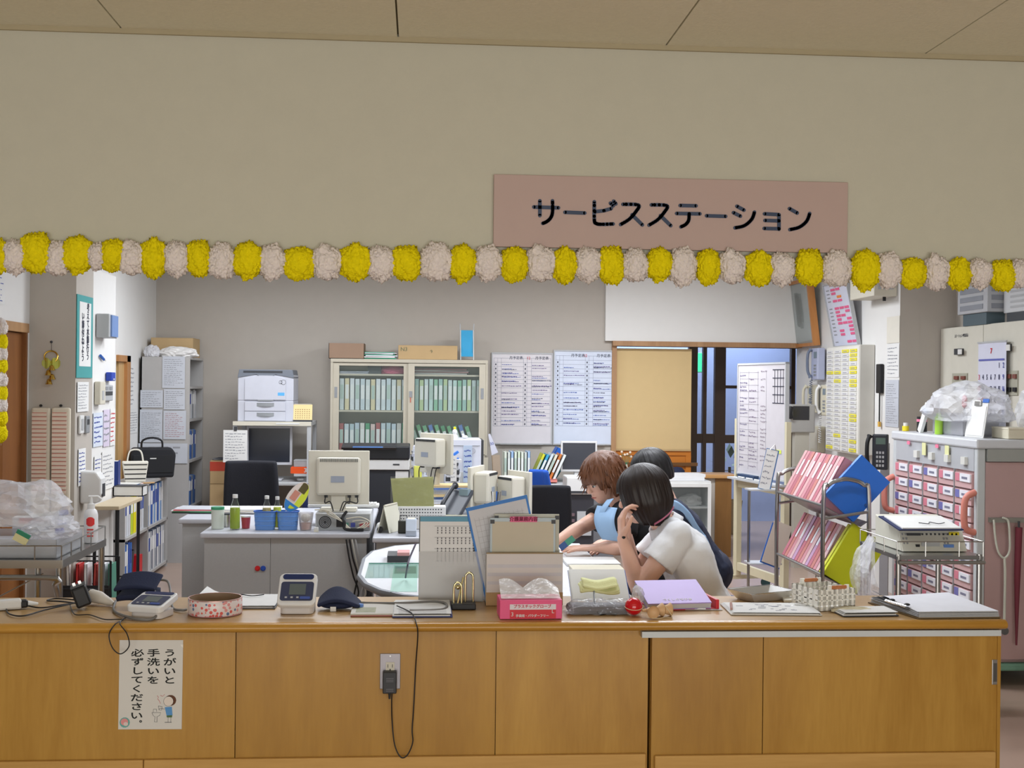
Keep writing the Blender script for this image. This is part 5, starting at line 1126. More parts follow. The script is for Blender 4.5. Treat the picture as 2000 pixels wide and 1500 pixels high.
for i in range(14): bl.bx(-w_*.12+r.uniform(-.05, .1), -w_*.1+r.uniform(.0, .14), -.045, -.042, h_*r.uniform(.25, .85), h_*r.uniform(.25, .85)+.01)
bl.build('brush_drawing', mat((150, 164, 160), .8), t)
MB().bx(-w_/2+.03, w_/2-.03, -.048, -.0455, .03, h_-.03).build('pane', clear((190, 200, 200), .08, .04, .3), t)
t, w_, h_ = rboard('name_board', 'white staff board with pink name tags leaning from the right wall', 'board', 1636, 1684, 548, 676, .2, .03, LGREY, mat((210, 214, 230), .35), .012)
r = random.Random(12)
for i in range(15):
    z = h_*(.9-i*.058)
    if i in (4, 13): continue
    for j in range(3 if i > 4 else 2):
        if r.random() < .15: continue
        x = w_*(-.22+j*.2+.008*i)
        MB().bx(x, x+w_*.16, -.023, -.018, z-.016, z+.004).build('name_tag', mat((226, 96, 140) if not (i == 2 and j == 1) else (240, 140, 50), .5), t)
    MB().bx(-w_*.42, -w_*.3, -.0195, -.018, z-.01, z).build('row_mark', INKG, t)
p, w_, h_ = pan_x(1641, 1708, 676, 884, SR)
t = T('call_board', 'big cream nurse call board covered with small white and yellow name labels', 'board', p+Vector((-.001, 0, 0)), FR)
MB().bx(-w_/2, w_/2, -.12, 0, 0, h_).build('housing', mat((206, 204, 196), .45), t, bevel=.004)
MB().bx(-w_/2+.01, w_/2-.006, -.124, -.12, .01, h_-.01).build('face', mat((222, 220, 212), .4), t)
r = random.Random(2)
YT = mat((222, 212, 60), .6)
for i in range(24):
    for j in range(4):
        x = -w_/2+w_*(.04+j*.235); z = h_-.022-(i+1)*(h_-.03)/24.3
        MB().bx(x, x+w_*.19, -.131, -.124, z, z+(h_-.03)/24.3*.72).build('name_label', YT if r.random() < (.45 if j == 3 else .16) else WHITE, t)
k = MB()
for i in range(24):
    for j in range(4):
        x = -w_/2+w_*(.04+j*.235); z = h_-.022-(i+1)*(h_-.03)/24.3; k.bx(x+w_*.04, x+w_*.15, -.1315, -.131, z+.008, z+.014)
k.build('label_print', mat((150, 150, 160), .7, var=0), t, kind='stuff')
# side of call board: phones
def handset_phone(label, u, v0, v1, x, bodym, hm, dep=.07, wid=.1, name='wall_phone', off=0):
    q0 = PX(u, v0, x); k = x/ray(u, (v0+v1)/2).x; h = (ray(u, v0).z-ray(u, v1).z)*k; z = EYE+ray(u, v1).z*k
    t = T(name, label, 'phone', (x-.002, q0.y, z), FR)
    MB().bx(-wid/2, wid/2, -dep, 0, 0, h).build('phone_body', bodym, t, bevel=.01)
    MB().tube(curve_pts([(-wid*.32, -dep-.012, h*.96), (-wid*.32, -dep-.04, h*.8), (-wid*.32, -dep-.04, h*.3), (-wid*.32, -dep-.012, h*.08)], 5), [.02]*2+[.013]*12+[.02]*2, 10).build('handset', hm, t, smooth=True)
    kk = MB()
    for i in range(3):
        for j in range(4): kk.box(wid*.02+i*.022, -dep-.002, h*.15+j*.028, .015, .004, .016)
    kk.build('keys', GREY, t, kind='stuff'); MB().bx(-wid*.05, wid*.4, -dep-.003, -dep, h*.68, h*.88).build('display', mat((120, 132, 140), .3), t)
    pts = [(-wid*.3, -dep-.01, 0)]
    for i in range(60): pts.append((-wid*.3+.012*math.cos(i*1.3), -dep-.01+.012*math.sin(i*1.3), -.004*i*1.0))
    MB().tube(pts, .003, 5).build('coiled_cord', hm, t, smooth=True)
    return t
CR = mat((206, 200, 178), .5)
handset_phone('cream wall telephone with coiled cord beside the call board', 1624, 752, 812, XR-.06, CR, WHITE, wid=.16)
handset_phone('second cream wall handset hanging nearer the intercom screen', 1596, 752, 806, XR-.02, CR, CR, wid=.12)
handset_phone('grey blue wall intercom handset above the cream telephones', 1606, 680, 742, XR-.02, mat((176, 182, 206), .5), mat((110, 120, 140), .5), wid=.18)
wallbox('junction_box', 'cream wall box with handset below the cream telephones', 'box', 1594, 1612, 832, 882, XR, .06, CR, FR, parts=(('cover', .1, .9, .1, .9, OFFW, .004),))
# intercom screen on a post near the stand board
yi = 10.3; p, w_, h_ = pan_y(1545, 1592, 790, 845, yi)
t = T('intercom_monitor', 'grey box with dark glossy display and handset between the rolling whiteboard and the phones', 'intercom', (p.x, yi, p.z))
MB().bx(-w_/2, w_/2, 0, .12, 0, h_).build('housing', mat((158, 156, 152), .5), t, bevel=.008)
MB().bx(-w_*.42, w_*.25, -.003, 0, h_*.45, h_*.94).build('screen', mat((30, 28, 32), .15, spec=.6, var=0), t); MB().tube([(-w_*.52, -.01, h_*.5), (-w_*.56, -.02, h_*.7), (-w_*.52, -.01, h_*.92)], .018, 8).build('handset', BLACK, t, smooth=True)
MB().bx(-w_*.3, w_*.3, .02, .1, -p.z, 0).build('post', mat((176, 172, 160), .6), t)
# notices on right wall
wall_sheet(1733, 1757, 672, 737, XR, 'printed white notice at the corner beside the black rod', FR, 8, INKG, seed=51)
wall_sheet(1730, 1756, 742, 834, XR, 'grey printed list at the wall corner under the white notice', FR, 18, INKG, PG, seed=52)
wall_sheet(1733, 1758, 618, 670, XR, 'large cream blank sheet at the wall corner above the white notice', FR, 0, m=mat((216, 212, 200), .7), seed=53)
wall_sheet(1586, 1598, 700, 750, XR, 'column of faint printed squares behind the grey blue handset', FR, 7, seed=54)
p, w_, h_ = pan_x(1717, 1729, 711, 768, XR)
t = T('fly_swatter', 'black rod with broad holder hanging beside the call board', 'tool', p+Vector((-.004, 0, 0)), FR); MB().bx(-.045, .045, -.03, 0, 0, h_).build('sleeve', BLACK, t, bevel=.006); MB().tube([(0, -.015, 0), (0, -.015, -.22)], .006, 8).build('rod', BLACK, t); MB().bx(-.015, .015, -.022, -.008, -.26, -.22).build('tip', mat((216, 170, 70), .5), t)
# sensor box high at the corner, speakers
p, w_, h_ = pan_x(1704, 1753, 560, 579, XR)
t = T('breaker_box', 'white box mounted high at the wall corner behind the garland', 'box', (XR-.002, p.y, PX(1750, 579, XR).z), FR)
MB().bx(-w_/2, w_/2, -.18, 0, 0, .3).build('housing', OFFW, t, bevel=.006); MB().bx(w_/2, w_/2+.004, -.15, -.03, .05, .1).build('badge', LGREY, t); MB().cyl((w_*.3, -.06, 0), (w_*.3, -.06, -.03), .012).build('sensor', BLACK, t)
x0 = XQ-.03; yy0 = PX(1918, 600, x0).y
zz1, zz2 = PX(1930, 617, x0).z, ZH+.5
p0, p1 = PX(1870, 590, x0), PX(1928, 590, x0)
t = T('ventilated_cabinet', 'grey slatted ventilation unit on top of the control cabinet', 'unit', (x0, 0, 0))
zu0, zu1 = PX(1900, 612, x0).z, PX(1900, 558, x0).z
MB().bx(0, .3, p1.y, p0.y, zu0, zu1).build('housing', mat((176, 178, 182), .5), t, bevel=.006)
n = 3
for i in range(n):
    za = zu0+(zu1-zu0)*(.12+i*.3); MB().bx(-.004, 0, p1.y+.06, p0.y-.05, za, za+(zu1-zu0)*.18).build('grille', mat((136, 140, 148), .6), t)
    MB().bx(.03, .12, p1.y-.004, p1.y, za, za+(zu1-zu0)*.18).build('grille', mat((136, 140, 148), .6), t)
MB().bx(.02, .25, p1.y+.05, p0.y-.05, PX(1900, 636, XQ).z, zu0).build('foot', mat((80, 96, 104), .5), t)
t = T('ventilated_cabinet', 'second pale unit beyond the grey slatted one at the frame edge', 'unit', (x0+.1, 0, 0)); a0 = PX(1960, 590, x0+.1)
MB().bx(0, .3, a0.y-1.0, a0.y, PX(1980, 610, x0+.1).z, PX(1980, 545, x0+.1).z).build('housing', mat((200, 202, 204), .5), t, bevel=.006); MB().bx(.0, .28, a0.y-.9, a0.y-.05, PX(1900, 634, XQ).z, PX(1980, 610, x0+.1).z).build('foot', mat((60, 64, 70), .5), t)
for i in range(5): MB().bx(-.003, 0, a0.y-.9, a0.y-.1, PX(1980, 610, x0+.1).z+.03+i*.035, PX(1980, 610, x0+.1).z+.045+i*.035).build('grille', LGREY, t)
# wall calendar
xcal = XQ-.035
p, w_, h_ = pan_x(1910, 1965, 668, 846, xcal)
t = T('wall_calendar', 'large July wall calendar with red Sundays on the control cabinet', 'calendar', (xcal, p.y, p.z), FR, rx=0)
MB().grid(lambda a, b: ((a-.5)*w_, -.004*math.sin(a*3), b*h_), 6, 1).build('page', mat((206, 208, 224), .7), t)
MB().bx(-w_/2-.004, w_/2+.004, -.006, .004, h_-.006, h_+.006).build('binding', LGREY, t); MB().bx(-w_*.45, w_*.45, -.0065, -.0055, h_*.795, h_*.815).build('header_band', mat((90, 96, 170), .6), t)
text('7', .05, 'month_number', INKR, t, (0, -.0065, h_*.9), bold=.002)
INK2 = mat((52, 56, 90), .7, var=0)
rows = [['', '', '', '', '', '1', '2'], ['3', '4', '5', '6', '7', '8', '9'], ['10', '11', '12', '13', '14', '15', '16'], ['17', '18', '19', '20', '21', '22', '23'], ['24', '25', '26', '27', '28', '29', '30'], ['31', '', '', '', '', '', '']]
for i, rw_ in enumerate(rows):
    for j, s_ in enumerate(rw_):
        if s_: text(s_, .05, 'date', INKR if j == 0 or s_ == '18' else (INK2 if j < 6 else INKB), t, (w_*(-.43+j*.143), -.0065, h_*(.74-i*.128)), sx=.62, bold=.001)
# ---------------- medication cart
ycn = 6.2
xc = PY(1908, 1000, ycn).x; yc2 = PX(1744, 900, xc).y; zcT = PY(1908, 858, ycn).z
PKP = mat((176, 146, 144), .6, var=.03); GRP = mat((170, 172, 176), .5)
t = T('medication_cart', 'tall pink and grey medication cart with rows of labelled drawers', 'cart', (xc, ycn, 0))
Lc, Dc = yc2-ycn, .62
MB().bx(.012, Dc, .03, Lc, .12, zcT-.05).build('cart_body', PKP, t)
MB().bx(-.01, Dc+.02, -.01, Lc+.01, zcT-.05, zcT).build('cart_top', mat((196, 198, 202), .4), t, bevel=.01)
MB().bx(0, .045, 0, .04, .12, zcT-.05).build('corner_post', mat((186, 190, 192), .4), t, bevel=.006)
MB().bx(0, .03, Lc-.05, Lc, .12, zcT-.05).build('corner_post', mat((186, 190, 192), .4), t, bevel=.006)
MB().bx(0, .012, .04, Lc-.05, zcT-.17, zcT-.05).build('header_panel', GRP, t); MB().bx(.05, Dc, -.008, 0.03, zcT-.115, zcT-.05).build('side_band', mat((150, 152, 148), .5), t)
MB().bx(.045, Dc, .0, .02, .14, zcT-.12).build('side_panel', PKP, t)
MB().bx(-.01, Dc+.01, -.01, Lc+.01, .08, .12).build('bumper', mat((110, 150, 130), .5), t, bevel=.01)
for a in (.06, Dc-.06):
    for b in (.06, Lc-.06):
        cst = MB().cyl((a-.015, b, .04), (a+.015, b, .04), .04).build('caster', BLACK, t, smooth=True); MB().bx(a-.02, a+.02, b-.02, b+.02, .06, .085).build('fork', STEEL, cst)
zrail = PY(1960, 1015, ycn).z
MB().bx(.06, Dc, -.03, -.0, zrail-.012, zrail+.012).build('side_rail', mat((130, 128, 120), .5), t)
nr, nc = 11, 5; dz = (zcT-.18-.14)/nr; dw = (Lc-.1)/nc
DRM = mat((196, 160, 160), .5); LBW = mat((220, 220, 226), .6); LBP = mat((204, 122, 138), .6)
for i in range(nr):
    for j in range(nc):
        y0, z0 = .05+j*dw, .14+i*dz
        d = MB().bx(-.006, .011, y0+.004, y0+dw-.004, z0+.004, z0+dz-.006).build('drawer', DRM, t)
        MB().bx(-.014, -.006, y0+.006, y0+dw*.62, z0+dz*.42, z0+dz*.9).build('label', LBW, d)
        MB().bx(-.012, -.006, y0+dw*.66, y0+dw*.9, z0+dz*.42, z0+dz*.88).build('pink_label', LBP if (i+j) % 3 else mat((110, 110, 170), .6), d)
        MB().bx(-.015, -.014, y0+dw*.18, y0+dw*.5, z0+dz*.58, z0+dz*.72).build('label_print', mat((120, 120, 140), .7, var=0), d)
for j in range(1, nc): MB().bx(-.01, .0, .05+j*dw-.004, .05+j*dw+.004, .14, zcT-.17).build('divider', GREY, t)
for i, j in enumerate((.3, 1.3, 2.3, 3.3)): MB().bx(-.018, -.0, .05+j*dw, .05+j*dw+.05, zcT-.14, zcT-.1).build('hook', mat((206, 206, 200), .5), t)
for yy, s_ in ((.02, 1), (Lc-.02, 1)):
    MB().tube(curve_pts([(0, yy, 1.01), (-.05, yy, .98), (-.06, yy, .9), (-.05, yy, .82), (0, yy, .8)], 5), .018, 10).build('handle', mat((206, 130, 116), .45), t, smooth=True)
for i, (a, b, c) in enumerate(((.28, .05, YEL), (.55, .05, YEL), (.75, .04, PINK), (.4, .04, PINK))):
    MB().bx(-.013, -.010, Lc*a, Lc*a+b, zcT-(.12 if i < 2 else .07), zcT-.05+.0).build('sticky_note', mat((214, 214, 160), .7) if i < 2 else PINK, t)
# on the cart
zc1 = zcT+.0015
def on(dx, dy): return (xc+dx, ycn+dy, zc1)
PB = clear((240, 241, 246), .42, .15, .1, .5, name='plastic_film')
bag('plastic_bag', 'big crumpled clear bag of white supplies on the cart top', (xc+.2, ycn+.55, zc1+.08), .2, .26, .13, PB, 3)
t = T('plastic_tub', 'clear plastic bin under the crumpled bag on the cart top', 'bin', on(.2, .55)); MB().bx(-.12, .12, -.2, .2, 0, .005).bx(-.12, -.117, -.2, .2, 0, .12).bx(.117, .12, -.2, .2, 0, .12).bx(-.12, .12, -.2, -.197, 0, .12).bx(-.12, .12, .197, .2, 0, .12).build('tub', clear((210, 212, 220), .3), t); MB().bx(-.1, .1, -.18, .18, .006, .08).build('contents', WHITE, t, bevel=.01)
bag('plastic_bag', 'shiny clear bag on the cart top at the frame edge', (xc+.48, ycn+.15, zc1+.04), .16, .16, .17, PB, 8)
t = T('supply_box', 'cream flat box on the cart top near the frame edge', 'box', on(.3, .1)); MB().bx(-.13, .13, -.09, .1, 0, .05).build('box_body', mat((206, 200, 180), .6), t, bevel=.004); MB().bx(-.13, .13, -.09, .1, .05, .06).build('lid', mat((214, 208, 190), .6), t)
t = T('clipboard', 'clipboard of white paper with silver clip leaning in the cart supplies', 'clipboard', (xc+.08, ycn+.22, zc1), FR, rx=-.15); MB().bx(-.11, .11, 0, .004, 0, .2).build('board', WHITE, t); MB().bx(-.1, .1, -.003, -.0005, .01, .17).build('paper', PAPER, t); MB().bx(-.03, .04, -.012, 0, .17, .2).build('clip', STEEL, t, bevel=.004); MB().bx(.05, .12, -.004, .0, .19, .21).build('blue_tag', BLUE, t)
t = T('scissors', 'red handled scissors standing in the supplies on the cart top', 'scissors', (xc+.12, ycn+.42, zc1), FR); MB().tube([(0, 0, 0.001), (0, 0, .16)], .006, 6).build('blade', STEEL, t); MB().tube([(.018*math.cos(a*.6), 0, .19+.03*math.sin(a*.6)) for a in range(11)], .008, 8).build('handle', RED, t, smooth=True)
t = T('tube_bottle', 'lime green tube standing on the cart top', 'tube', on(.06, .62)); MB().cyl((0, 0, 0), (0, 0, .1), .022).build('bottle_body', mat((160, 206, 70), .4), t, smooth=True); MB().cyl((0, 0, .1), (0, 0, .12), .014).build('cap', mat((140, 190, 60), .4), t, smooth=True)
t = T('black_bottle', 'black bottle with pink band on the far end of the cart top', 'bottle', on(.12, 1.0)); MB().cyl((0, 0, 0), (0, 0, .09), .03).build('bottle_body', BLACK, t, smooth=True); MB().cyl((0, 0, .06), (0, 0, .075), .0305).build('band', PINK, t, smooth=True)
t = T('small_bottle', 'little yellow and white bottle at the far corner of the cart top', 'bottle', on(.06, 1.1)); MB().cyl((0, 0, 0), (0, 0, .03), .02).build('bottle_body', YEL, t, smooth=True); MB().cyl((0, 0, .03), (0, 0, .05), .014).build('cap', WHITE, t, smooth=True)
t = T('paper_packet', 'long white paper packet leaning diagonally on the cart top', 'packet', (xc+.04, ycn+.86, zc1+.004), FR, ry=.6); MB().bx(-.022, .022, 0, .02, 0, .2).build('packet', PAPER, t, bevel=.003); MB().bx(-.023, .023, -.001, .021, .15, .17).build('print', mat((150, 170, 200), .6), t)
# stethoscope and rods on the cart's side
t = T('stethoscope', 'pale green stethoscope hanging from the cart side rail', 'stethoscope', (0, 0, 0)); SGm = mat((200, 202, 190), .4)
yst = ycn-.045
MB().tube(curve_pts([PY(1941, 1015, yst), PY(1944, 1050, yst), PY(1950, 1078, yst), PY(1961, 1090, yst), PY(1971, 1078, yst), PY(1972, 1050, yst), PY(1969, 1018, yst), PY(1958, 1011, yst)], 6), .006, 8).build('ear_tube', SGm, t, smooth=True)
MB().tube(curve_pts([PY(1962, 1088, yst), PY(1963, 1130, yst), PY(1962, 1180, yst), PY(1961, 1230, yst)], 5), .007, 8).build('hose', SGm, t, smooth=True)
q = PY(1961, 1232, yst); MB().tube([q, q+Vector((0, -.012, 0))], .02, 16).build('chest_piece', STEEL, t, smooth=True)
t = T('umbrella', 'dark red umbrella hanging on the cart side near the frame edge', 'umbrella', (0, 0, 0))
MB().tube([PY(1990, 1030, yst), PY(1987, 1120, yst), PY(1985, 1260, yst)], [.018, .016, .005], 10).build('canopy', mat((110, 44, 56), .7), t, smooth=True); MB().tube([PY(1990, 1030, yst), PY(1990, 1018, yst)], .006, 8).build('handle', DGREY, t, smooth=True)
t = T('black_bag', 'black bag on the floor beyond the right end of the counter', 'bag', (PZ(1990, 1330, 0).x+.2, 5.7, 0), .3); MB().bx(-.3, .3, -.12, .12, 0, .22).build('bag_body', mat((28, 28, 30), .7), t, bevel=.04); MB().tube(curve_pts([(-.1, -.1, .2), (-.08, -.12, .26), (.08, -.12, .26), (.1, -.1, .2)], 5), .01, 8).build('handle', BLACK, t, smooth=True)
# black wall phone on the cart's far end
q = PX(1722, 890, xc-.0)
t = T('wall_phone', 'black telephone with handset hanging beyond the medication cart', 'phone', (PY(1717, 917, 8.4).x, 8.4, PY(1717, 917, 8.4).z), -.5)
zz = PY(1717, 917, 8.4).z; h = PY(1717, 848, 8.4).z-zz
MB().bx(-.045, .06, -.03, .03, 0, h).build('phone_body', mat((44, 47, 54), .4), t, bevel=.008)
MB().tube(curve_pts([(-.06, -.03, h*.96), (-.075, -.05, h*.75), (-.075, -.05, h*.3), (-.06, -.03, h*.08)], 5), [.02]*2+[.014]*12+[.02]*2, 10).build('handset', BLACK, t, smooth=True)
MB().bx(-.02, .045, -.033, -.03, h*.72, h*.9).build('display', mat((90, 110, 100), .3), t)
k = MB()
for i in range(3):
    for j in range(4): k.box(-.01+i*.02, -.032, h*.12+j*.03, .013, .005, .017)
k.build('keys', LGREY, t, kind='stuff'); MB().tube([(-.02, -.01, 0), (-.03, -.02, -.1), (-.02, -.01, -.16)], .009, 8).build('coiled_cord', BLACK, t, smooth=True)
MB().bx(-.02, .02, .03, .3, h*.3, h*.6).build('bracket', mat((160, 160, 164), .5), t); MB().bx(-.03, .03, .28, .32, -zz, h*.7).build('post', mat((160, 160, 164), .5), t)
# ---------------- stainless trolley before the cart
def rail(mb_, pts, r): return mb_.tube(pts, r, 8)
yt1 = 5.6
zS = PY(1750, 1083, yt1).z
a = PY(1752, 1085, yt1); b = PY(1920, 1085, yt1); bk = PY(1680, 1043, 6.5)
yt2 = PX(1680, 1048, a.x).y
t = T('steel_trolley', 'stainless trolley with rails holding the cream machine', 'trolley', (a.x, yt1, 0)); L_ = b.x-a.x; Dp = yt2-yt1
for z in (zS-.025, .18): MB().bx(0, L_, 0, Dp, z, z+.02).build('shelf', STEEL, t)
MB().tube([(0, -.02, zS-.035), (L_, -.02, zS-.035)], .009, 8).build('push_bar', STEEL, t, smooth=True)
for x in (0.012, L_-.012):
    for y in (.012, Dp-.012):
        MB().tube([(x, y, .06), (x, y, zS-.0)], .014, 8).build('leg', STEEL, t, smooth=True); MB().cyl((x-.012, y, .032), (x+.012, y, .032), .032).build('caster', DGREY, t, smooth=True)
for pts in ([(0, 0, zS+.06), (0, Dp, zS+.06)], [(L_, 0, zS+.06), (L_, Dp, zS+.06)], [(0, 0, zS+.06), (L_, 0, zS+.06)], [(0, Dp, zS+.06), (L_, Dp, zS+.06)]): MB().tube(pts, .003, 6).build('guard_rail', STEEL, t)
for x in (0, L_*.33, L_*.72, L_): 
    for y in (0, Dp): MB().tube([(x, y, zS-.01), (x, y, zS+.06)], .003, 6).build('rail_post', STEEL, t)
for y in (Dp*.33, Dp*.66): MB().tube([(0, y, zS-.01), (0, y, zS+.06)], .003, 6).build('rail_post', STEEL, t)
xm0, xm1 = PY(1762, 1050, yt1+.12).x, PY(1889, 1050, yt1+.12).x
hm = PY(1800, 1036, yt1+.12).z-zS
t = T('medical_recorder', 'wide cream machine with rows of buttons on the steel trolley', 'machine', ((xm0+xm1)/2, yt1+.12, zS-.003), 0); w2 = (xm1-xm0)/2
CM = mat((206, 204, 190), .5)
MB().polyx([(0, 0), (.35, 0), (.35, hm+.045), (.06, hm)], -w2, w2).build('machine_body', CM, t, bevel=.005)
MB().polyx([(0, .002), (.06, hm), (.052, hm+.001), (-.006, .002)], -w2*.98, w2*.98).build('front_panel', mat((214, 212, 200), .5), t)
def fp(x, z, sx_2, sz, m, nm): 
    y = .06*z/hm-.008; MB().box(x, y, z, sx_2, .006, sz).build(nm, m, t)
fp(-w2*.55, hm*.78, .07, .014, DGREY, 'display')
for i in range(9): fp(-w2*.28+i*.021, hm*.8, .009, .009, DGREY, 'button')
for i in range(3):
    for s_ in (-.9, -.8, .35, .45): fp(w2*s_, hm*(.8-.2*i), .008, .01, GREY, 'button')
fp(-w2*.5, hm*.28, .02, .012, BLACK, 'socket'); fp(-w2*.1, hm*.3, .09, .03, LGREY, 'label'); fp(w2*.7, hm*.8, .05, .02, YEL, 'sticker')
fp(w2*.45, hm*.25, .05, .018, mat((100, 140, 210), .4), 'blue_part')
t = T('clipboard', 'dark blue clipboard with papers and spectacles on the cream machine', 'clipboard', ((xm0+xm1)/2-.03, yt1+.2, zS+hm+.03), .03, rx=.155); MB().bx(-.17, .15, -.13, .12, -.006, 0).build('board', mat((40, 50, 90), .5), t); MB().bx(-.15, .14, -.12, .1, .0005, .006).build('paper', PAPER, t); MB().tube(curve_pts([(-.04, -.05, .012), (0, -.07, .012), (.02, -.04, .012), (.05, -.07, .012), (.09, -.05, .012)], 4), .002, 5).build('string', BLACK, t)
t = T('plastic_bag', 'clear bag hanging from the left side rail of the steel trolley', 'plastic bag', (a.x-.02, yt1+.27, zS+.05))
o = MB().grid(lambda a_, b_: (-.03*math.sin(b_*3.0)-.012*noise.noise(Vector((a_*5, b_*5, 1))), (a_-.5)*(.1+.22*min(1, b_*1.6)), -.34*b_+.02*noise.noise(Vector((a_*6, b_*6, 9)))), 16, 16).build('bag_sheet', PB, t, smooth=False)
o = MB().grid(lambda a_, b_: (-.055*math.sin(b_*3.0)-.012*noise.noise(Vector((a_*5, b_*5, 7)))-.004, (a_-.5)*(.1+.20*min(1, b_*1.6)), -.33*b_+.02*noise.noise(Vector((a_*6, b_*6, 4)))), 16, 16).build('bag_sheet', PB, t, smooth=False)
# ---------------- chart trolley with pink folders
yv = 6.75
def cpt(u, v, y): return PY(u, v, y)
yv1, yv2 = 6.75, 8.05
xl = PY(1608, 1000, yv1).x; xr_ = PY(1697, 1000, yv1).x
xl2 = xl; z_a = PY(1608, 965, yv1).z
t = T('chart_trolley', 'steel chart trolley with curved handles and two tilted shelves of folders', 'trolley', (xl, yv1, 0)); Wc = xr_-xl; Dq = PX(1518, 1000, xl).y-yv1
ztp = PY(1650, 937, yv1).z; 
for y in (0, Dq):
    MB().tube(curve_pts([(0, y, .07), (0, y, ztp-.12), (.03, y, ztp-.03), (.1, y, ztp), (Wc-.1, y, ztp), (Wc-.03, y, ztp-.03), (Wc, y, ztp-.12), (Wc, y, .07)], 5), .013, 8).build('end_frame', STEEL, t, smooth=True)
    MB().tube([(0, y, ztp-.22), (Wc, y, ztp-.18)], .009, 8).build('end_bar', STEEL, t, smooth=True); MB().tube([(0, y, .25), (Wc, y, .25)], .009, 8).build('end_bar', STEEL, t, smooth=True)
    for x in (0, Wc): MB().cyl((x-.012, y, .04), (x+.012, y, .04), .04).build('caster', DGREY, t, smooth=True)
zsh = [PY(1608, 988, yv1).z, PY(1606, 1124, yv1).z]
for z in zsh:
    MB().tube([(0, 0, z), (0, Dq, z)], .009, 8).build('shelf_bar', STEEL, t, smooth=True); MB().tube([(Wc, 0, z+.0), (Wc, Dq, z+.0)], .009, 8).build('shelf_bar', STEEL, t, smooth=True)
    q1_, q2_ = (.005, z), (.216, z-.115)
    MB().poly([q1_, q2_, (q2_[0]+.003, q2_[1]-.004), (q1_[0], q1_[1]-.006)], .01, Dq-.01).build('shelf', mat((150, 150, 150), .35, 1), t)
    MB().poly([q2_, (Wc-.004, z-.09), (Wc-.001, z-.09), (q2_[0]+.003, q2_[1]-.004)], .01, Dq-.01).build('shelf_back', mat((150, 150, 150), .35, 1), t)
# folders stand on the tilted shelves, spines up and to the side
fcol = [(188, 130, 138), (196, 152, 154), (176, 104, 118), (200, 166, 168), (182, 118, 112), (166, 98, 110)]
fn_ = ['rose', 'pale pink', 'deep pink', 'whitish pink', 'salmon', 'dusky pink']
RYF = .5
def folders(z, y0, n, step, where, cols, words, hgt=.30, wd_=.2, r=random.Random(6)):
    cnt = {}
    for i in range(n):
        c = cols[i % len(cols)]; ww_ = words[i % len(words)]; cnt[ww_] = cnt.get(ww_, 0)+1
        th = step*.86; ax0 = .012
        tt = T('folder', f'{ww_} folder {where}, {ORD[cnt[ww_]-1]} {ww_} one from the front', 'folder', (xl+ax0*math.cos(RYF)+.008, yv1+y0+i*step, z-ax0*math.sin(RYF)+.010), 0, 'folders '+where, ry=RYF+r.uniform(-.012, .012), rx=-.02)
        mm = mat(c, .45)
        MB().bx(0, wd_, 0, th*.1, 0, hgt).build('cover', mm, tt); MB().bx(0, wd_, th*.9, th, 0, hgt).build('cover', mm, tt); MB().bx(-.002, .004, 0, th, 0, hgt).build('spine', mm, tt)
        MB().bx(.004, wd_-.006, th*.12, th*.88, .004, hgt-.006).build('pages', mat((206, 198, 200), .7), tt)
        if i % 2 == 0: MB().bx(-.0035, -.002, th*.2, th*.8, hgt*.45, hgt*.8).build('spine_label', mat((206, 210, 216), .6), tt)
folders(zsh[0], .12, int((Dq-.15)/.051), .051, 'on the upper trolley shelf', fcol, fn_)
folders(zsh[1], .13, int((Dq-.16)/.051), .051, 'on the lower trolley shelf', [fcol[3], fcol[0], fcol[4], fcol[2], (176, 140, 170)], ['whitish pink', 'rose', 'salmon', 'deep pink', 'lilac pink'])
for (lb, c, z, y, h, w_, th) in (('bright blue folder standing at the front of the upper trolley shelf', (44, 110, 206), zsh[0], .05, .31, .225, .03), ('lime yellow folder at the front of the lower trolley shelf', (196, 204, 24), zsh[1], .03, .33, .225, .03), ('second lime yellow folder behind the front one', (206, 206, 70), zsh[1], .075, .32, .225, .03)):
    tt = T('folder', lb, 'folder', (xl+.016, yv1+y, z+.006), 0, None, ry=RYF+(.25 if 'blue' in lb else .05)); mm = mat(c, .4)
    if 'blue' in lb: tt.location.z += .05; tt.location.x += .012
    MB().bx(.0, w_, 0, .003, 0, h).build('cover', mm, tt, bevel=.001); MB().bx(0, w_, th-.003, th, 0, h).build('cover', mm, tt); MB().bx(-.003, .0, 0, th, 0, h).build('spine', mm, tt); MB().bx(.004, w_-.01, .004, th-.004, .003, h-.01).build('pages', PAPER, tt)
# ---------------- rolling whiteboard
yw1 = PZ(1459, 1095, 0).y
pa = PY(1442, 940, 8.9); pb = PY(1544, 950, 7.9)
ax, ay = PY(1442, 860, 9.3).x, 9.3
bx_, by_ = PY(1537, 860, 8.5).x, 8.5
zbt = PY(1537, 707, 8.5).z; zbb = PY(1442, 925, 9.3).z
ang = math.atan2(by_-ay, bx_-ax); Lw = math.hypot(bx_-ax, by_-ay)
t = T('rolling_whiteboard', 'rolling whiteboard with columns of handwriting on cream steel legs', 'whiteboard', (ax, ay, 0), ang)
MB().bx(.012, Lw-.012, -.01, .01, zbb+.012, zbt-.012).build('panel', mat((192, 188, 192), .35), t)
MB().bx(0, Lw, -.015, .015, zbt-.014, zbt).bx(0, Lw, -.015, .015, zbb, zbb+.014).bx(0, .012, -.015, .015, zbb, zbt).bx(Lw-.012, Lw, -.015, .015, zbb, zbt).build('frame', LGREY, t)
MB().bx(0, Lw+.02, -.09, -.0, zbb-.035, zbb-.02).build('pen_tray', LGREY, t); MB().bx(Lw*.15, Lw*.5, -.06, -.02, zbb-.02, zbb+.01).build('eraser', mat((40, 60, 90), .6), t)
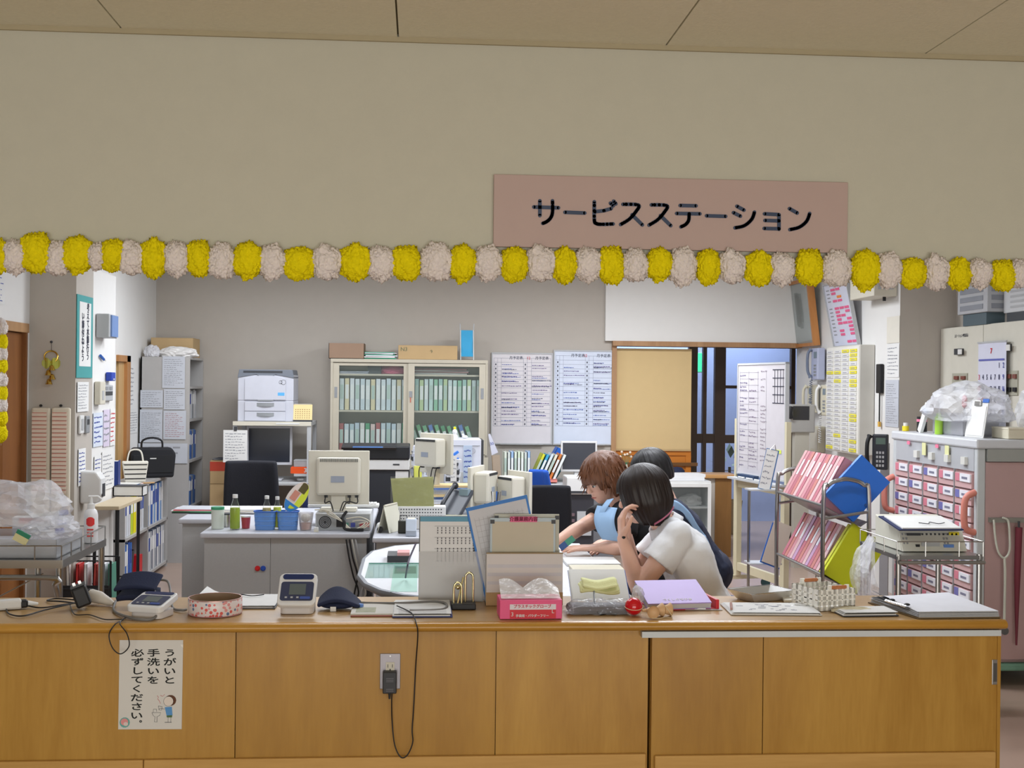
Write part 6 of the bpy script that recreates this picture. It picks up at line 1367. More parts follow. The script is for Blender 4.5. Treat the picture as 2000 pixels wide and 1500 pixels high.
for i in range(3): MB().tube([(Lw*.2+i*.14, -.07, zbb-.012), (Lw*.2+i*.14+.1, -.068, zbb-.012)], .006, 6).build('marker', WHITE, t)
LG = mat((196, 188, 160), .5)
for x in (-.03, Lw-.05): MB().bx(x, x+.06, -.02, .02, .1, zbb-.02).build('leg', LG, t)
for x in (-.03, Lw+.0): MB().bx(x, x+.03, -.018, .018, zbb-.02, (zbb+zbt)/2).build('upright', LG, t)
MB().bx(.03, Lw-.05, -.015, .015, .14, .2).build('crossbar', LG, t); MB().bx(.03, Lw-.05, -.015, .015, zbb-.1, zbb-.04).build('crossbar', LG, t)
for x in (0, Lw-.02):
    MB().bx(x-.015, x+.015, -.25, .25, .07, .1).build('foot', LG, t)
    for y in (-.24, .24): MB().cyl((x-.012, y, .035), (x+.012, y, .035), .035).build('caster', mat((50, 80, 84), .5), t, smooth=True)
g = MB(); nn = 15
for x in (.04, .19, .34, .47): g.bx(Lw*x*1.3, Lw*x*1.3+.001, -.0115, -.0105, zbb+.05, zbt-.06)
for i in range(nn): z = zbt-.07-i*(zbt-zbb-.13)/nn; g.bx(Lw*.05, Lw*.46, -.0115, -.0105, z, z+.001)
g.build('grid_lines', mat((140, 136, 150), .7, var=0), t, kind='stuff')
for sd, mm, x0, x1 in ((3, mat((110, 104, 130), .8, var=0), .06, .22), (4, mat((120, 108, 128), .8, var=0), .26, .44), (5, mat((140, 130, 140), .8, var=0), .5, .62)):
    k = MB(); scrib(k, Lw*x0, Lw*x1, zbb+.06, zbt-.05, 26, -.0118, fill=.9, h=.3, seg=(.01, .03), gap=.008, seed=sd, skip=.3); k.build('handwriting', mm, t, kind='stuff')
k = MB(); zz = zbt-.05
for i in range(5): k.bx(Lw*.74, Lw*.96, -.0125, -.0105, zz-i*.06-.006, zz-i*.06)
for i in range(4): k.bx(Lw*(.78+i*.055), Lw*(.78+i*.055)+.003, -.0125, -.0105, zz-.24, zz)
k.build('tape_grid', INK, t, kind='stuff'); MB().bx(Lw*.8, Lw*.92, -.013, -.011, zbb+(zbt-zbb)*.23, zbb+(zbt-zbb)*.26).build('sticky_note', mat((206, 220, 90), .7), t)
# clipboard in front of the board
q = PZ(1498, 960, .0); yb9 = 8.15
tt = sheet('clipboard', 'white clipboard leaning on the tray of the rolling whiteboard', 'clipboard', PY(1492, 955, yb9), .08, .27, .1, rows=6, seed=61, ry=.22)
MB().bx(-.042, .05, .003, .006, -.005, .275).build('board', mat((80, 120, 170), .5), tt); MB().tube([(-.02, -.01, .27), (0, -.02, .31), (.02, -.01, .27)], .003, 6).build('clip', STEEL, tt)
t2 = T('wire_stand', 'thin steel stand that carries the white clipboard beside the rolling whiteboard', 'stand', (PY(1492, 955, yb9).x, yb9+.02, 0)); zq = PY(1492, 955, yb9).z
MB().bx(-.1, .12, -.05, .1, zq-.012, zq-.002).build('stand_top', LGREY, t2); 
for a_ in (-.09, .11): MB().tube([(a_, .02, 0), (a_, .02, zq-.012)], .01, 8).build('leg', STEEL, t2)
MB().bx(-.1, .12, -.05, .1, .35, .36).build('shelf', LGREY, t2)
tt = T('clipboard', 'blue edged clipboard hanging low beside the rolling whiteboard', 'clipboard', PY(1503, 1110, 7.9), .3, ry=.35); MB().bx(-.08, .08, 0, .004, 0, .28).build('board', mat((50, 100, 180), .5), tt); MB().bx(-.072, .078, -.003, -.0005, .01, .3).build('paper', mat((200, 190, 178), .7), tt)
tt.location = PY(1503, 1105, 8.08)
# ================================================================= ON THE COUNTER
CT = ZT+.0015
def onc(u, v, dz=0): return PZ(u, v, ZT)+Vector((0, 0, .0015+dz))
def clamp_y(q, lo=YH+.02, hi=YR-.02): q.y = max(lo, min(hi, q.y)); return q
KM = 2400/4.4
# ---- power adapter tangle at the left
t = T('power_tap', 'white and black cord reel plug at the left end of the counter', 'plug', onc(30, 1190), .4)
MB().bx(-.06, .02, -.022, .022, 0, .035).build('plug_body', WHITE, t, bevel=.008); MB().bx(.0, .04, -.02, .02, 0.004, .03).build('grip', BLACK, t, bevel=.006); MB().tube([(.04, 0, .015), (.075, 0, .012)], [.012, .005], 8).build('strain_relief', WHITE, t, smooth=True)
q = onc(166, 1190)
t = T('power_adapter', 'black power adapter block standing tilted beside the first pressure monitor', 'adapter', q, .25, ry=-.35)
MB().bx(-.022, .03, -.03, .03, .012, .085).build('adapter_body', BLACK, t, bevel=.008); MB().bx(-.02, .03, -.028, .028, .085, .09).build('rim', DGREY, t); MB().bx(-.01, .0, -.01, -.008, .09, .102).build('prong', STEEL, t); MB().bx(.01, .02, -.01, -.008, .09, .102).build('prong', STEEL, t)
t = T('connector', 'cream connector body lying between the black adapter and the pressure monitor', 'connector', onc(195, 1182), -.45)
MB().tube([(-.04, 0, .03), (.0, 0, .026), (.04, 0, .014), (.06, 0, .008)], [.024, .022, .014, .007], 12).build('connector_body', mat((206, 200, 190), .5), t, smooth=True); MB().tube([(-.05, 0, .03), (-.04, 0, .03)], .0245, 12).build('collar', DGREY, t, smooth=True)
def ccable(label, pts, r=.0028, m=BLACK, nm='cable'): return cable(nm, label, [onc(u, v, dz) if dz is not None else None for u, v, dz in pts], r, m)
ccable('thin black cable curling from the left plug across the counter', [(45, 1188, .012), (80, 1190, .004), (130, 1184, .006), (170, 1180, .006), (215, 1176, .004)])
ccable('black cable making a wide flat loop near the counter edge at the left', [(12, 1192, .004), (18, 1202, .004), (45, 1206, .004), (90, 1195, .006), (150, 1184, .012)])
ccable('black cable folded back behind the black adapter', [(150, 1176, .006), (110, 1172, .004), (92, 1176, .004), (120, 1180, .008), (160, 1186, .01)])
tag(MB().tube(curve_pts([onc(137, 1186, .006), onc(146, 1203, .004), onc(175, 1204, .004), onc(205, 1213, .004), onc(240, 1213, .004), PY(225, 1219, YH-.006), PY(213, 1240, YH-.008), PY(220, 1266, YH-.01), PY(236, 1277, YH-.01), PY(252, 1262, YH-.01), PY(248, 1238, YH-.008), PY(234, 1217, YH-.006), onc(246, 1209, .004)], 7), .002, 6).build('cable', BLACK, None, smooth=True), 'thin black cable looping over the counter edge above the poster', 'cable')
# ---- blood pressure monitors
BPW = mat((222, 222, 222), .35); BPN = mat((36, 48, 92), .3)
def bp(label, q, rz, tilt):
    t = T('pressure_monitor', label, 'monitor', q, rz)
    W, Dd = .066, .13
    r1 = MB(); 
    def rr(w, d, y0=0, n=5, c=.018):
        o = []
        for cx_, cy_, a0 in ((w-c, y0+d-c, 0), (-w+c, y0+d-c, 90), (-w+c, y0+c, 180), (w-c, y0+c, 270)):
            for i in range(n): a = math.radians(a0+90*i/(n-1)); o.append((cx_+c*math.cos(a), cy_+c*math.sin(a)))
        return o
    # wedge: base flat, face plate tilted up towards the back
    MB().polyz(rr(W*.86, Dd*.8, .01), 0, .022).build('base', mat((206, 200, 196), .5), t)
    R_ = Matrix.Translation((0, 0, .02)) @ Matrix.Rotation(tilt, 4, 'X')
    mb = MB(); mb.T = R_; mb.polyz(rr(W, Dd*1.02), 0, .022); mb.build('housing', BPW, t, bevel=.004)
    mb = MB(); mb.T = R_; mb.polyz(rr(W*.86, .078, .018, c=.01), .0222, .0236); mb.build('face_plate', mat((60, 66, 92), .25), t)
    mb = MB(); mb.T = R_; mb.bx(-.027, .03, .042, .086, .0238, .0245); mb.build('display', mat((96, 104, 104), .2, var=0), t)
    mb = MB(); mb.T = R_; mb.polyz(rr(W*.82, .022, .106, c=.01), .0222, .0236); mb.build('handle_recess', BPN, t)
    mb = MB(); mb.T = R_; mb.polyz(rr(.018, .01, .024, c=.004), .0238, .0256); 
    for v_ in mb.v: v_ += R_.to_3x3() @ Vector((.03, 0, 0))
    mb.build('start_button', mat((70, 90, 160), .3), t)
    for i in range(3):
        mb = MB(); mb.T = R_; mb.bx(-.04+i*.02, -.032+i*.02, .028, .034, .0238, .0248); mb.build('button', LGREY, t)
    return t
q = onc(578, 1201); bp('white blood pressure monitor facing the room beside the white papers', q, -.03, .82)
q = onc(280, 1210); bp('white blood pressure monitor under a navy cuff at the left of the counter', q, -.30, .24)
def cuff(label, q, rz, pts, m=NAVY, tag_=True):
    t = T('pressure_cuff', label, 'cuff', q, rz)
    o = MB().grid(lambda a, b: pts(a, b), 14, 10).build('cuff_cloth', m, t, smooth=2); s_ = o.modifiers.new('s', 'SOLIDIFY'); s_.thickness = .014; s_.offset = 0
    s2 = o.modifiers.new('ss', 'SUBSURF'); s2.levels = 1; s2.render_levels = 1
    return t
q = onc(662, 1191)
t = cuff('navy pressure cuff lying between the pressure monitor and the magazines', q, 0, lambda a, b: ((a-.5)*.15, .09*b-.03, .012+.060*math.sin(math.pi*min(1, max(0, a*.95+.05)))*(.35+.65*b)*(1.1-.3*a)))
MB().bx(-.028, -.008, -.038, -.036, -.0005, .016).build('care_tag', WHITE, t); 
MB().ball((-.005, .012, .015), (.064, .04, .0145)).build('cuff_filling', NAVY, t, smooth=True)
MB().tube([(.06, -.0, .012), (.085, -.005, .01)], .011, 10).build('hose_plug', mat((90, 130, 200), .4), t, smooth=True)
for i in range(5): MB().bx(-.045+i*.017, -.036+i*.017, .052, .053, .052, .058).build('print', WHITE, t)
HG = mat((120, 118, 116), .5)
ccable('grey air hose running from the second cuff under the magazines', [(700, 1184, .012), (730, 1184, .01), (790, 1186, .014), (850, 1184, .016), (872, 1190, .016), (862, 1198, .012), (800, 1200, .012)], .0045, HG, 'hose')
q = onc(268, 1186)
q.z += .052
t = cuff('folded navy pressure cuff resting on the tilted monitor at the left', q, -.2, lambda a, b: ((a-.5)*.145, .08*(b-.5)+.02*a, .008+.045*b+.012*math.sin(a*3.1)))
o = MB().grid(lambda a, b: ((a-.5)*.13+.008, .085*(b-.5)-.01, -.012+.03*b+.006*math.sin(a*4)), 8, 6).build('cuff_fold', NAVY, t, smooth=2); s_ = o.modifiers.new('s', 'SOLIDIFY'); s_.thickness = .016
tag(MB().tube(curve_pts([onc(275, 1180, .075), onc(290, 1184, .07), onc(304, 1190, .055), onc(312, 1202, .03), onc(300, 1212, .006), onc(270, 1213, .005), onc(238, 1205, .005), onc(222, 1195, .005), onc(226, 1180, .01)], 7), .0045, 8).build('hose', HG, None, smooth=True), 'grey air hose curling round the left pressure monitor', 'hose')
tag(MB().tube(curve_pts([onc(312, 1170, .07), onc(328, 1172, .065), onc(334, 1182, .03), onc(338, 1192, .006), onc(355, 1196, .006), onc(364, 1195, .006)], 7), .0045, 8).build('hose', HG, None, smooth=True), 'grey air hose from the left monitor towards the round tin', 'hose')
# ---- round tin
t = T('round_tin', 'open round tin with small red and blue flower print', 'tin', onc(416, 1203), .2)
t.location.y += .045
fl_ = D.materials.new('flower_print'); fl_.use_nodes = True; nt = fl_.node_tree; b = nt.nodes['Principled BSDF']; b.inputs['Roughness'].default_value = .35
tc = nt.nodes.new('ShaderNodeTexCoord'); v1 = nt.nodes.new('ShaderNodeTexVoronoi'); v1.inputs['Scale'].default_value = 75
r1_ = nt.nodes.new('ShaderNodeValToRGB'); r1_.color_ramp.elements[0].color = (1, 1, 1, 1); r1_.color_ramp.elements[1].position = .42; r1_.color_ramp.elements[1].color = (0, 0, 0, 1); r1_.color_ramp.interpolation = 'CONSTANT'
hs_ = nt.nodes.new('ShaderNodeValToRGB'); e = hs_.color_ramp; e.interpolation = 'CONSTANT'; e.elements[0].color = lin((214, 96, 90))+(1,); e.elements[1].position = .45; e.elements[1].color = lin((220, 150, 150))+(1,); k_ = e.elements.new(.75); k_.color = lin((96, 120, 160))+(1,)
mx = nt.nodes.new('ShaderNodeMix'); mx.data_type = 'RGBA'; mx.inputs['A'].default_value = lin((224, 214, 214))+(1,)
L = nt.links.new; L(tc.outputs['Object'], v1.inputs['Vector']); L(v1.outputs['Distance'], r1_.inputs[0]); L(v1.outputs['Color'], hs_.inputs[0]); L(hs_.outputs[0], mx.inputs['B']); L(r1_.outputs[0], mx.inputs['Factor']); L(mx.outputs['Result'], b.inputs['Base Color'])
MB().lathe([(.0905, .003), (.0925, .006), (.0925, .052), (.0905, .055)], n=48, caps=False).build('tin_wall', fl_, t, smooth=True)
MB().lathe([(.088, .055), (.088, .004), (0, .004)], n=48, caps=False).build('inside', mat((150, 128, 106), .5), t, smooth=True)
MB().lathe([(.0885, .053), (.0925, .0535), (.0925, .0565), (.0885, .0565), (.0885, .053)], n=48, caps=False).build('rim', mat((190, 150, 140), .3, .5), t, smooth=True)
MB().lathe([(0, 0), (.091, 0), (.0925, .003), (0, .003)], n=48).build('base', mat((190, 140, 140), .4), t, smooth=True)
# ---- papers between the tin and the second monitor
def paperstack_c(label, u0, u1, vf, vb, h, cat='papers', name='paper_stack', n=4, under=None, curl=.0, rz=0, m=None, clipat=None, hi=None):
    a, b = PZ((u0+u1)/2, vf, ZT), PZ((u0+u1)/2, vb, ZT); yc_ = (a.y+b.y)/2; d = (b.y-a.y)/2; v_ = (vf+vb)/2
    x0, x1 = PZ(u0, v_, ZT).x, PZ(u1, v_, ZT).x; w = (x1-x0)/2
    t = T(name, label, cat, ((x0+x1)/2, yc_, CT), rz); z = 0
    if under: MB().bx(-w, w, -d, d, 0, .004).build('board', mat(under, .5), t); z = .004
    mm = m or PAPER
    for i in range(n):
        th = (h-z)/(n-i) if i < n-1 else h-z
        oo = .004*((i*7) % 3-1)
        c_ = curl*(i+1)/n
        MB().grid(lambda a_, b_: ((a_-.5)*2*w*.96+oo, (b_-.5)*2*d*.96, z+th+c_*max(0, (.3-a_)/.3)**2), 10, 2).build('sheet', mm, t)
        if i == 0: MB().bx(-w*.96+oo, w*.96+oo, -d*.96, d*.96, z, z+th*.98).build('paper_block', mm, t)
        z += th
    if clipat is not None: MB().bx(w*clipat-.03, w*clipat+.03, d-.012, d+.006, 0, h+.01).build('clip', STEEL, t)
    return t, w, d
t, w, d = paperstack_c('white papers curling up behind the round tin', 388, 545, 1190, 1166, .01, n=3, under=(110, 112, 116), curl=.03)
MB().tube(curve_pts([(-w*.2, d*.5, .016), (0, d*.6, .016), (.04, d*.4, .016), (.08, d*.6, .016)], 5), .002, 6).build('string', BLACK, t)
# ---- magazines
t, w, d = paperstack_c('printed magazine under the grey hose beside the notebook', 688, 772, 1205, 1184, .009, 'magazine', 'magazine', 1, (160, 90, 80), m=mat((190, 186, 176), .6))
MB().bx(-w*.8, w*.1, -d*.7, d*.2, .0092, .0096).build('cover_print', mat((140, 140, 110), .6, var=.3, scale=60), t)
t, w, d = paperstack_c('white notebook with dark blue cover edge lying beside the magazine', 768, 882, 1207, 1178, .012, 'notebook', 'notebook', 2, (44, 54, 110))
k = MB()
for i in range(9): k.bx(-w*.8, w*.8, -d+.006+i*.012, -d+.0066+i*.012, .0122, .0125)
k.build('ruled_lines', mat((150, 150, 160), .7, var=0), t, kind='stuff')
tag(MB().tube(curve_pts([onc(775, 1195, .02), onc(795, 1202, .016), onc(806, 1208, .012), PY(813, 1218, YH-.007), PY(816, 1240, YH-.01), PY(812, 1300, YF-.015), PY(808, 1380, YF-.015), PY(805, 1425, YF-.015), PY(806, 1450, YF-.03), PY(796, 1474, YF-.035), PY(783, 1479, YF-.035), PY(771, 1455, YF-.03), PY(766, 1410, YF-.015), PY(765, 1370, YF-.03), PY(766, 1352, YF-.035)], 8), .0022, 6).build('cable', BLACK, None, smooth=True), 'black cable hanging in a long loop from the counter down to the wall adapter', 'cable')
# ---- brass bell stand
q = onc(905, 1192)
t = T('desk_chime', 'brass tube chime on black base beside the grey notebooks', 'chime', q)
BRS = mat((204, 194, 150), .18, 1, 0)
MB().bx(-.042, .045, 0, .075, 0, .02).build('base', BLACK, t, bevel=.003); MB().bx(-.034, .034, .005, .02, .02, .0202).build('felt', DGREY, t)
for x, y, h in ((-.02, .02, .095), (.022, .05, .125)):
    MB().tube(curve_pts([(x-.014, y, .02), (x-.014, y, h-.02), (x-.008, y, h-.004), (x, y, h), (x+.008, y, h-.004), (x+.014, y, h-.02), (x+.014, y, .02)], 5), .0042, 10).build('brass_tube', BRS, t, smooth=True)
MB().ball((-.02, .02, .078), .009).build('brass_ball', BRS, t, smooth=True); MB().tube([(-.02, .02, .02), (.0, .045, .11)], .0035, 8).build('striker_rod', BRS, t, smooth=True)
# ---- clear case with notice sheets
def case(label, u0, u1, v0, v1, y, dep, m, name='file_case'):
    p, w, h = pan_y(u0, u1, v0, v1, y); p.z = CT; h = PY((u0+u1)/2, v0, y).z-CT
    return T(name, label, 'file', p), w, h
yfc = 4.56
t, w, h = case('clear standing file holding a grey printed list with teal top edge', 818, 944, 1006, 1170, yfc, .03, None)
MB().bx(-w/2, w/2, .004, .03, 0, h-.004).build('folder', mat((120, 124, 126), .5), t, bevel=.004)
MB().bx(-w/2+.004, w/2-.004, .001, .004, .004, h-.02).build('sheet', mat((222, 222, 222), .6), t)
MB().bx(-w/2+.004, w/2-.004, -.0005, .0035, h-.024, h-.006).build('top_band', mat((90, 150, 176), .5), t)
MB().bx(-w/2, w/2, -.006, -.004, 0, h*.58).build('front_pocket', clear((226, 226, 226), .35, .2, .2), t)
k = MB()
for j in range(10):
    x = -w*.22+j*w*.062
    for (z0, z1) in ((.86, .78), (.74, .68), (.62, .46)):
        z = h*z0
        while z > h*z1: k.bx(x, x+.004, -.0002, .0008, z-.006, z); z -= .009
for i in range(3): k.bx(-w*.26, w*.38, -.0002, .0008, h*(.87-.13*i), h*(.87-.13*i)+.0008)
k.build('print', mat((110, 108, 112), .7, var=0), t, kind='stuff'); text('日課表', .018, 'heading', INK, t, (w*.36, -.0005, h*.6), (math.pi/2, math.pi/2, 0))
t = T('desk_organizer', 'translucent grey bin with white plastic strips between the two standing files', 'bin', (PY(945, 1100, 4.58).x+.012, 4.6, CT)); MB().bx(-.028, .03, -.02, .03, 0, .15).build('bin_body', clear((170, 170, 180), .6), t, bevel=.003); MB().bx(-.012, 0, -.0215, -.0205, .07, .085).build('label', YEL, t)
for i, (dx, l_) in enumerate(((-.1, .13), (-.055, .15))):
    mb = MB(); mb.tube([(.02, 0-.008*i, .1), (dx, -.008*i, .1+l_*(.75 if i == 0 else .95))], (.011, .003) if False else .008, 6); mb.build('plastic_strip', WHITE, t)
# ---- white file box with clipboards
ybx = 4.47
p, w, h = pan_y(950, 1099, 1080, 1193, ybx); h = PY(1025, 1080, ybx).z-CT
t = T('file_box', 'white card file box with cardboard lower edge holding the clipboards', 'box', (p.x, ybx, CT))
MB().bx(-w/2, w/2, 0, .004, .0, h).bx(-w/2, -w/2+.004, .004, .1, 0, h*.9).bx(w/2-.004, w/2, .004, .1, 0, h*.9).bx(-w/2, w/2, .1, .104, 0, h).bx(-w/2, w/2, .004, .1, 0, .004).build('box_body', mat((208, 204, 200), .6, var=.04), t)
MB().bx(-w/2-.001, w/2+.001, -.001, .0, 0, h*.25).build('card_base', mat((176, 146, 104), .7), t); MB().bx(-w/2-.001, w/2+.001, -.002, .005, h-.003, h+.001).build('top_edge', mat((150, 130, 96), .7), t)
for i in range(3): MB().bx(-w/2+.004, w/2-.004, -.0012, 0, h*(.4+.16*i), h*(.4+.16*i)+.012).build('paper_band', mat((196, 196, 200), .6), t)
def clipb(label, u0, u1, v0, v1, y, bm_, pm, rot=0, corner=True, z0=.012, inset=.008, cell=False):
    p, w, h = pan_y(u0, u1, v0, v1, y); t = T('clipboard', label, 'clipboard', (p.x, y, CT+z0), 0, ry=rot); h = PY((u0+u1)/2, v0, y).z-(CT+z0)
    b_ = MB().bx(-w/2, w/2, 0, .005, 0, h).build('board', bm_, t, bevel=.002)
    MB().bx(-w/2+inset, w/2-inset, -.002, 0, 0.001, h-inset*1.6).build('sheet', pm, t)
    if corner:
        for sx in (-1, 1): MB().bx(sx*(w/2-.001), sx*(w/2-.016), -.0035, 0, h-.02, h-.006).build('corner', DGREY, t)
    return t, w, h
t, w, h = clipb('cream clipboard with dark corners and pink label in the white file box', 957, 1085, 1012, 1090, ybx+.03, mat((176, 190, 196), .4), mat((196, 188, 168), .7))
k = MB().bx(-.048, .052, -.004, -.002, h-.014, h+.006).build('pink_label', mat((226, 110, 150), .6), t); text('介護業務内容', .0175, 'lettering', mat((120, 24, 60), .7, var=0), t, (0.002, -.0045, h-.004), bold=.0006)
t, w, h = clipb('cream clipboard standing behind the pink labelled one', 965, 1092, 1004, 1090, ybx+.06, mat((186, 184, 170), .5), mat((200, 196, 180), .7))
q = PY(940, 1040, ybx+.08)
t, w, h = clipb('blue framed clipboard with squared sheet tilted behind the cream clipboards', 950, 1072, 975, 1090, ybx+.085, mat((50, 120, 196), .5), mat((204, 204, 208), .7), rot=-.22, corner=False)
k = MB()
for i in range(14): k.bx(-w*.4, w*.4, -.0024, -.002, h*.1+i*h*.058, h*.1+i*h*.058+.0008)
for i in range(12): k.bx(-w*.4+i*w*.07, -w*.4+i*w*.07+.0008, -.0024, -.002, h*.1, h*.88)
k.build('grid_print', mat((160, 156, 160), .7, var=0), t, kind='stuff')
t = T('card', 'green and blue card sticking up right of the white file box', 'card', PY(1106, 1075, ybx+.1), 0, ry=.9); MB().bx(-.012, .012, 0, .001, -.01, .055).build('card_body', mat((70, 160, 140), .5), t); MB().bx(-.012, .012, -.0006, 0, -.01, .02).build('card_band', mat((50, 90, 160), .5), t)
t.location = (PY(1098, 1068, ybx+.09).x, ybx+.09, PY(1098, 1068, ybx+.09).z)
# ---- pink glove box
q = onc(1037, 1210); p, w, h = pan_y(976, 1098, 1170, 1210, q.y)
t = T('glove_box', 'pink and red cardboard dispenser box with white plastic bags on top', 'box', (q.x, q.y, CT), .02)
PK = mat((226, 84, 132), .5); hb = PY(1037, 1172, q.y).z-CT
MB().bx(-w/2, w/2, 0, .12, 0, hb).build('box_body', PK, t, bevel=.002)
MB().bx(-w*.34, w*.4, -.001, 0, hb*.5, hb*.78).build('white_band', mat((222, 214, 220), .6), t); MB().bx(-w*.34, w*.4, -.001, 0, .002, hb*.5).build('red_band', mat((206, 34, 48), .5), t)
text('プラスチックグローブ', hb*.2, 'lettering', mat((196, 40, 60), .6, var=0), t, (w*.02, -.0015, hb*.66), bold=.0004); text('手袋用・パウダーフリー', hb*.16, 'lettering', WHITE, t, (w*.02, -.0015, hb*.17), bold=.0003)
text('L', hb*.3, 'size_mark', WHITE, t, (w*.35, -.0015, hb*.4)); text('3', hb*.3, 'size_mark', WHITE, t, (-w*.3, -.0015, hb*.25))
def crump(label, q, rx, ry, rz_, m, seed, **k): return bag('plastic_bag', label, q, rx, ry, rz_, m, seed, **k)
PB2 = clear((230, 230, 230), .55, .15, .3, .5, name='plastic_film')
mb = MB().grid(lambda a, b: ((a-.5)*w*.95, .01+b*.1, hb+.004+.035*abs(math.sin(a*5.2+b))*b+.02*b), 12, 6); o = mb.build('plastic_bag_fold', PB2, t, smooth=True)
# ---- blue edged tray of papers, cloth, dark bag
t, w, d = paperstack_c('papers on blue board leaning against the counter back under the yellow cloth', 1105, 1228, 1172, 1160, .012, 'papers', 'paper_stack', 2, (50, 80, 170))
t.rotation_euler = (.62, 0, 0); t.location = Vector((t.location.x, YR-.055, CT+.04)); t.scale = (.92, 1.35, 1)
t = T('folded_cloth', 'pale yellow folded cloth on the blue edged papers', 'cloth', (PY(1170, 1160, 4.52).x, 4.52, CT+.058)); YC = mat((222, 224, 170), .9, bump=.3)
for i in range(3):
    o = MB().grid(lambda a, b: ((a-.5)*(.15-.01*i), (b-.5)*.08, i*.014+.006*math.sin(a*6+i)+(-.018*(b < .2))), 12, 6).build('fold', YC, t, smooth=2); s_ = o.modifiers.new('s', 'SOLIDIFY'); s_.thickness = .011; s2 = o.modifiers.new('ss', 'SUBSURF'); s2.levels = 1; s2.render_levels = 1
t = T('document_bag', 'shiny clear bag with dark contents lying in front of the blue edged papers', 'bag', (PZ(1170, 1193, ZT).x, 4.33, CT))
MB().bx(-.12, .1, -.04, .05, 0, .03).build('contents', mat((92, 88, 92), .6), t, bevel=.012)
o = MB().grid(lambda a, b: ((a-.5)*.27, (b-.5)*.15, .006+.042*math.sin(math.pi*min(1, max(0, b*1.0)))*min(1, 8*a*(1-a))+.007*noise.noise(Vector((a*11, b*7, 3)))), 26, 14).build('plastic_film', clear((226, 226, 232), .12, .12, .35, .9), t, smooth=2)
t = cable('cord', 'short black cord hanging over the clear document bag', [onc(1160, 1180, .05), onc(1160, 1190, .045), onc(1162, 1196, .03), onc(1170, 1202, .004), onc(1185, 1201, .004), onc(1204, 1203, .004)], .0032, BLACK)
bag('plastic_bag', 'little clear bag scrap beside the purple booklet', (PZ(1238, 1180, ZT).x, 4.42, CT+.02), .022, .03, .035, PB, 21, sub=3)
# ---- kendama
t = T('kendama_ball', 'glossy red wooden ball on the counter with pale string', 'ball', onc(1238, 1203)+Vector((0, .006, .031))); MB().ball((0, 0, 0), .031, 28, 18).build('ball', mat((200, 16, 30), .15, spec=.6, var=0), t, smooth=True)
MB().tube([(.0316*math.cos(a), -.0316*abs(math.sin(a))*.99, -.008*math.sin(a)) for a in [math.pi*i/14 for i in range(15)]], .0012, 5).build('string', mat((220, 200, 170), .8), t, smooth=True)
WD = mat((206, 168, 124), .5, var=.1, scale=40)
t = T('kendama', 'pale wooden cup and ball toy handle lying beside the red ball', 'toy', onc(1262, 1205)+Vector((.01, .0, .022)), .18)
def alx(prof, c): 
    mb = MB(); mb.T = Matrix.Translation(c) @ Matrix.Rotation(math.pi/2, 4, 'Y'); return mb.lathe(prof, n=20)
alx([(.006, -.005), (.010, .01), (.012, .03), (.022, .045), (.024, .05), (.014, .058), (.02, .075), (.024, .08), (.02, .083), (.0, .076)], (0, 0, 0)).build('handle', WD, t, smooth=True)
mb = MB(); mb.T = Matrix.Translation((0, -.022, 0)) @ Matrix.Rotation(math.pi/2, 4, 'X'); mb.lathe([(0, .004), (.018, .012), (.0225, .02), (.019, .012), (.012, -.01), (.011, -.02)], n=20); mb.build('big_cup', WD, t, smooth=True)
MB().tube([(-.025, 0, 0), (-.005, 0, 0)], [.004, .007], 10).build('spike', WD, t, smooth=True)
MB().tube(curve_pts([(-.02, -.03, -.02), (.02, -.045, -.021), (.05, -.03, -.02), (.075, -.03, -.02), (.05, -.02, .02)], 6), .0011, 5).build('string', mat((220, 206, 170), .8), t)
# ---- purple booklet and red binder
q = onc(1315, 1186)
t = T('booklet', 'lilac booklet lying on a red binder on the counter', 'book', (PY(1316, 1178, 4.42).x, 4.43, CT+.034), .12, rx=.32)
MB().bx(-.118, .122, -.07, .11, .012, .016).build('cover', mat((172, 148, 214), .45), t, bevel=.001); MB().bx(-.116, .12, -.069, .108, -.006, .0118).build('pages', mat((190, 188, 190), .7), t); text('つくしのなかま', .016, 'title', WHITE, t, (-.0, -.045, .0165), (0, 0, 0)); MB().bx(-.118, .122, -.07, .11, -.009, -.0062).build('back_cover', mat((160, 140, 200), .5), t)
t = T('binder', 'red binder under the lilac booklet', 'binder', (PY(1320, 1178, 4.42).x+.01, 4.43, CT), .12); MB().bx(-.11, .13, -.06, .1, 0, .003).build('cover', RED, t); MB().bx(.122, .135, -.065, .1, 0, .036).build('spine', RED, t, bevel=.003); MB().bx(.1352, .136, -.03, .0, .01, .03).build('finger_hole', BLACK, t)
t = T('plastic_ruler', 'clear plastic sheet with silver strip beside the wooden toy', 'ruler', onc(1368, 1192)+Vector((0, .01, 0)), -.05); MB().bx(-.09, .08, -.014, .03, 0, .002).build('sheet', clear((222, 222, 226), .6), t); MB().bx(-.09, .02, -.008, .0, .002, .006).build('strip', STEEL, t)
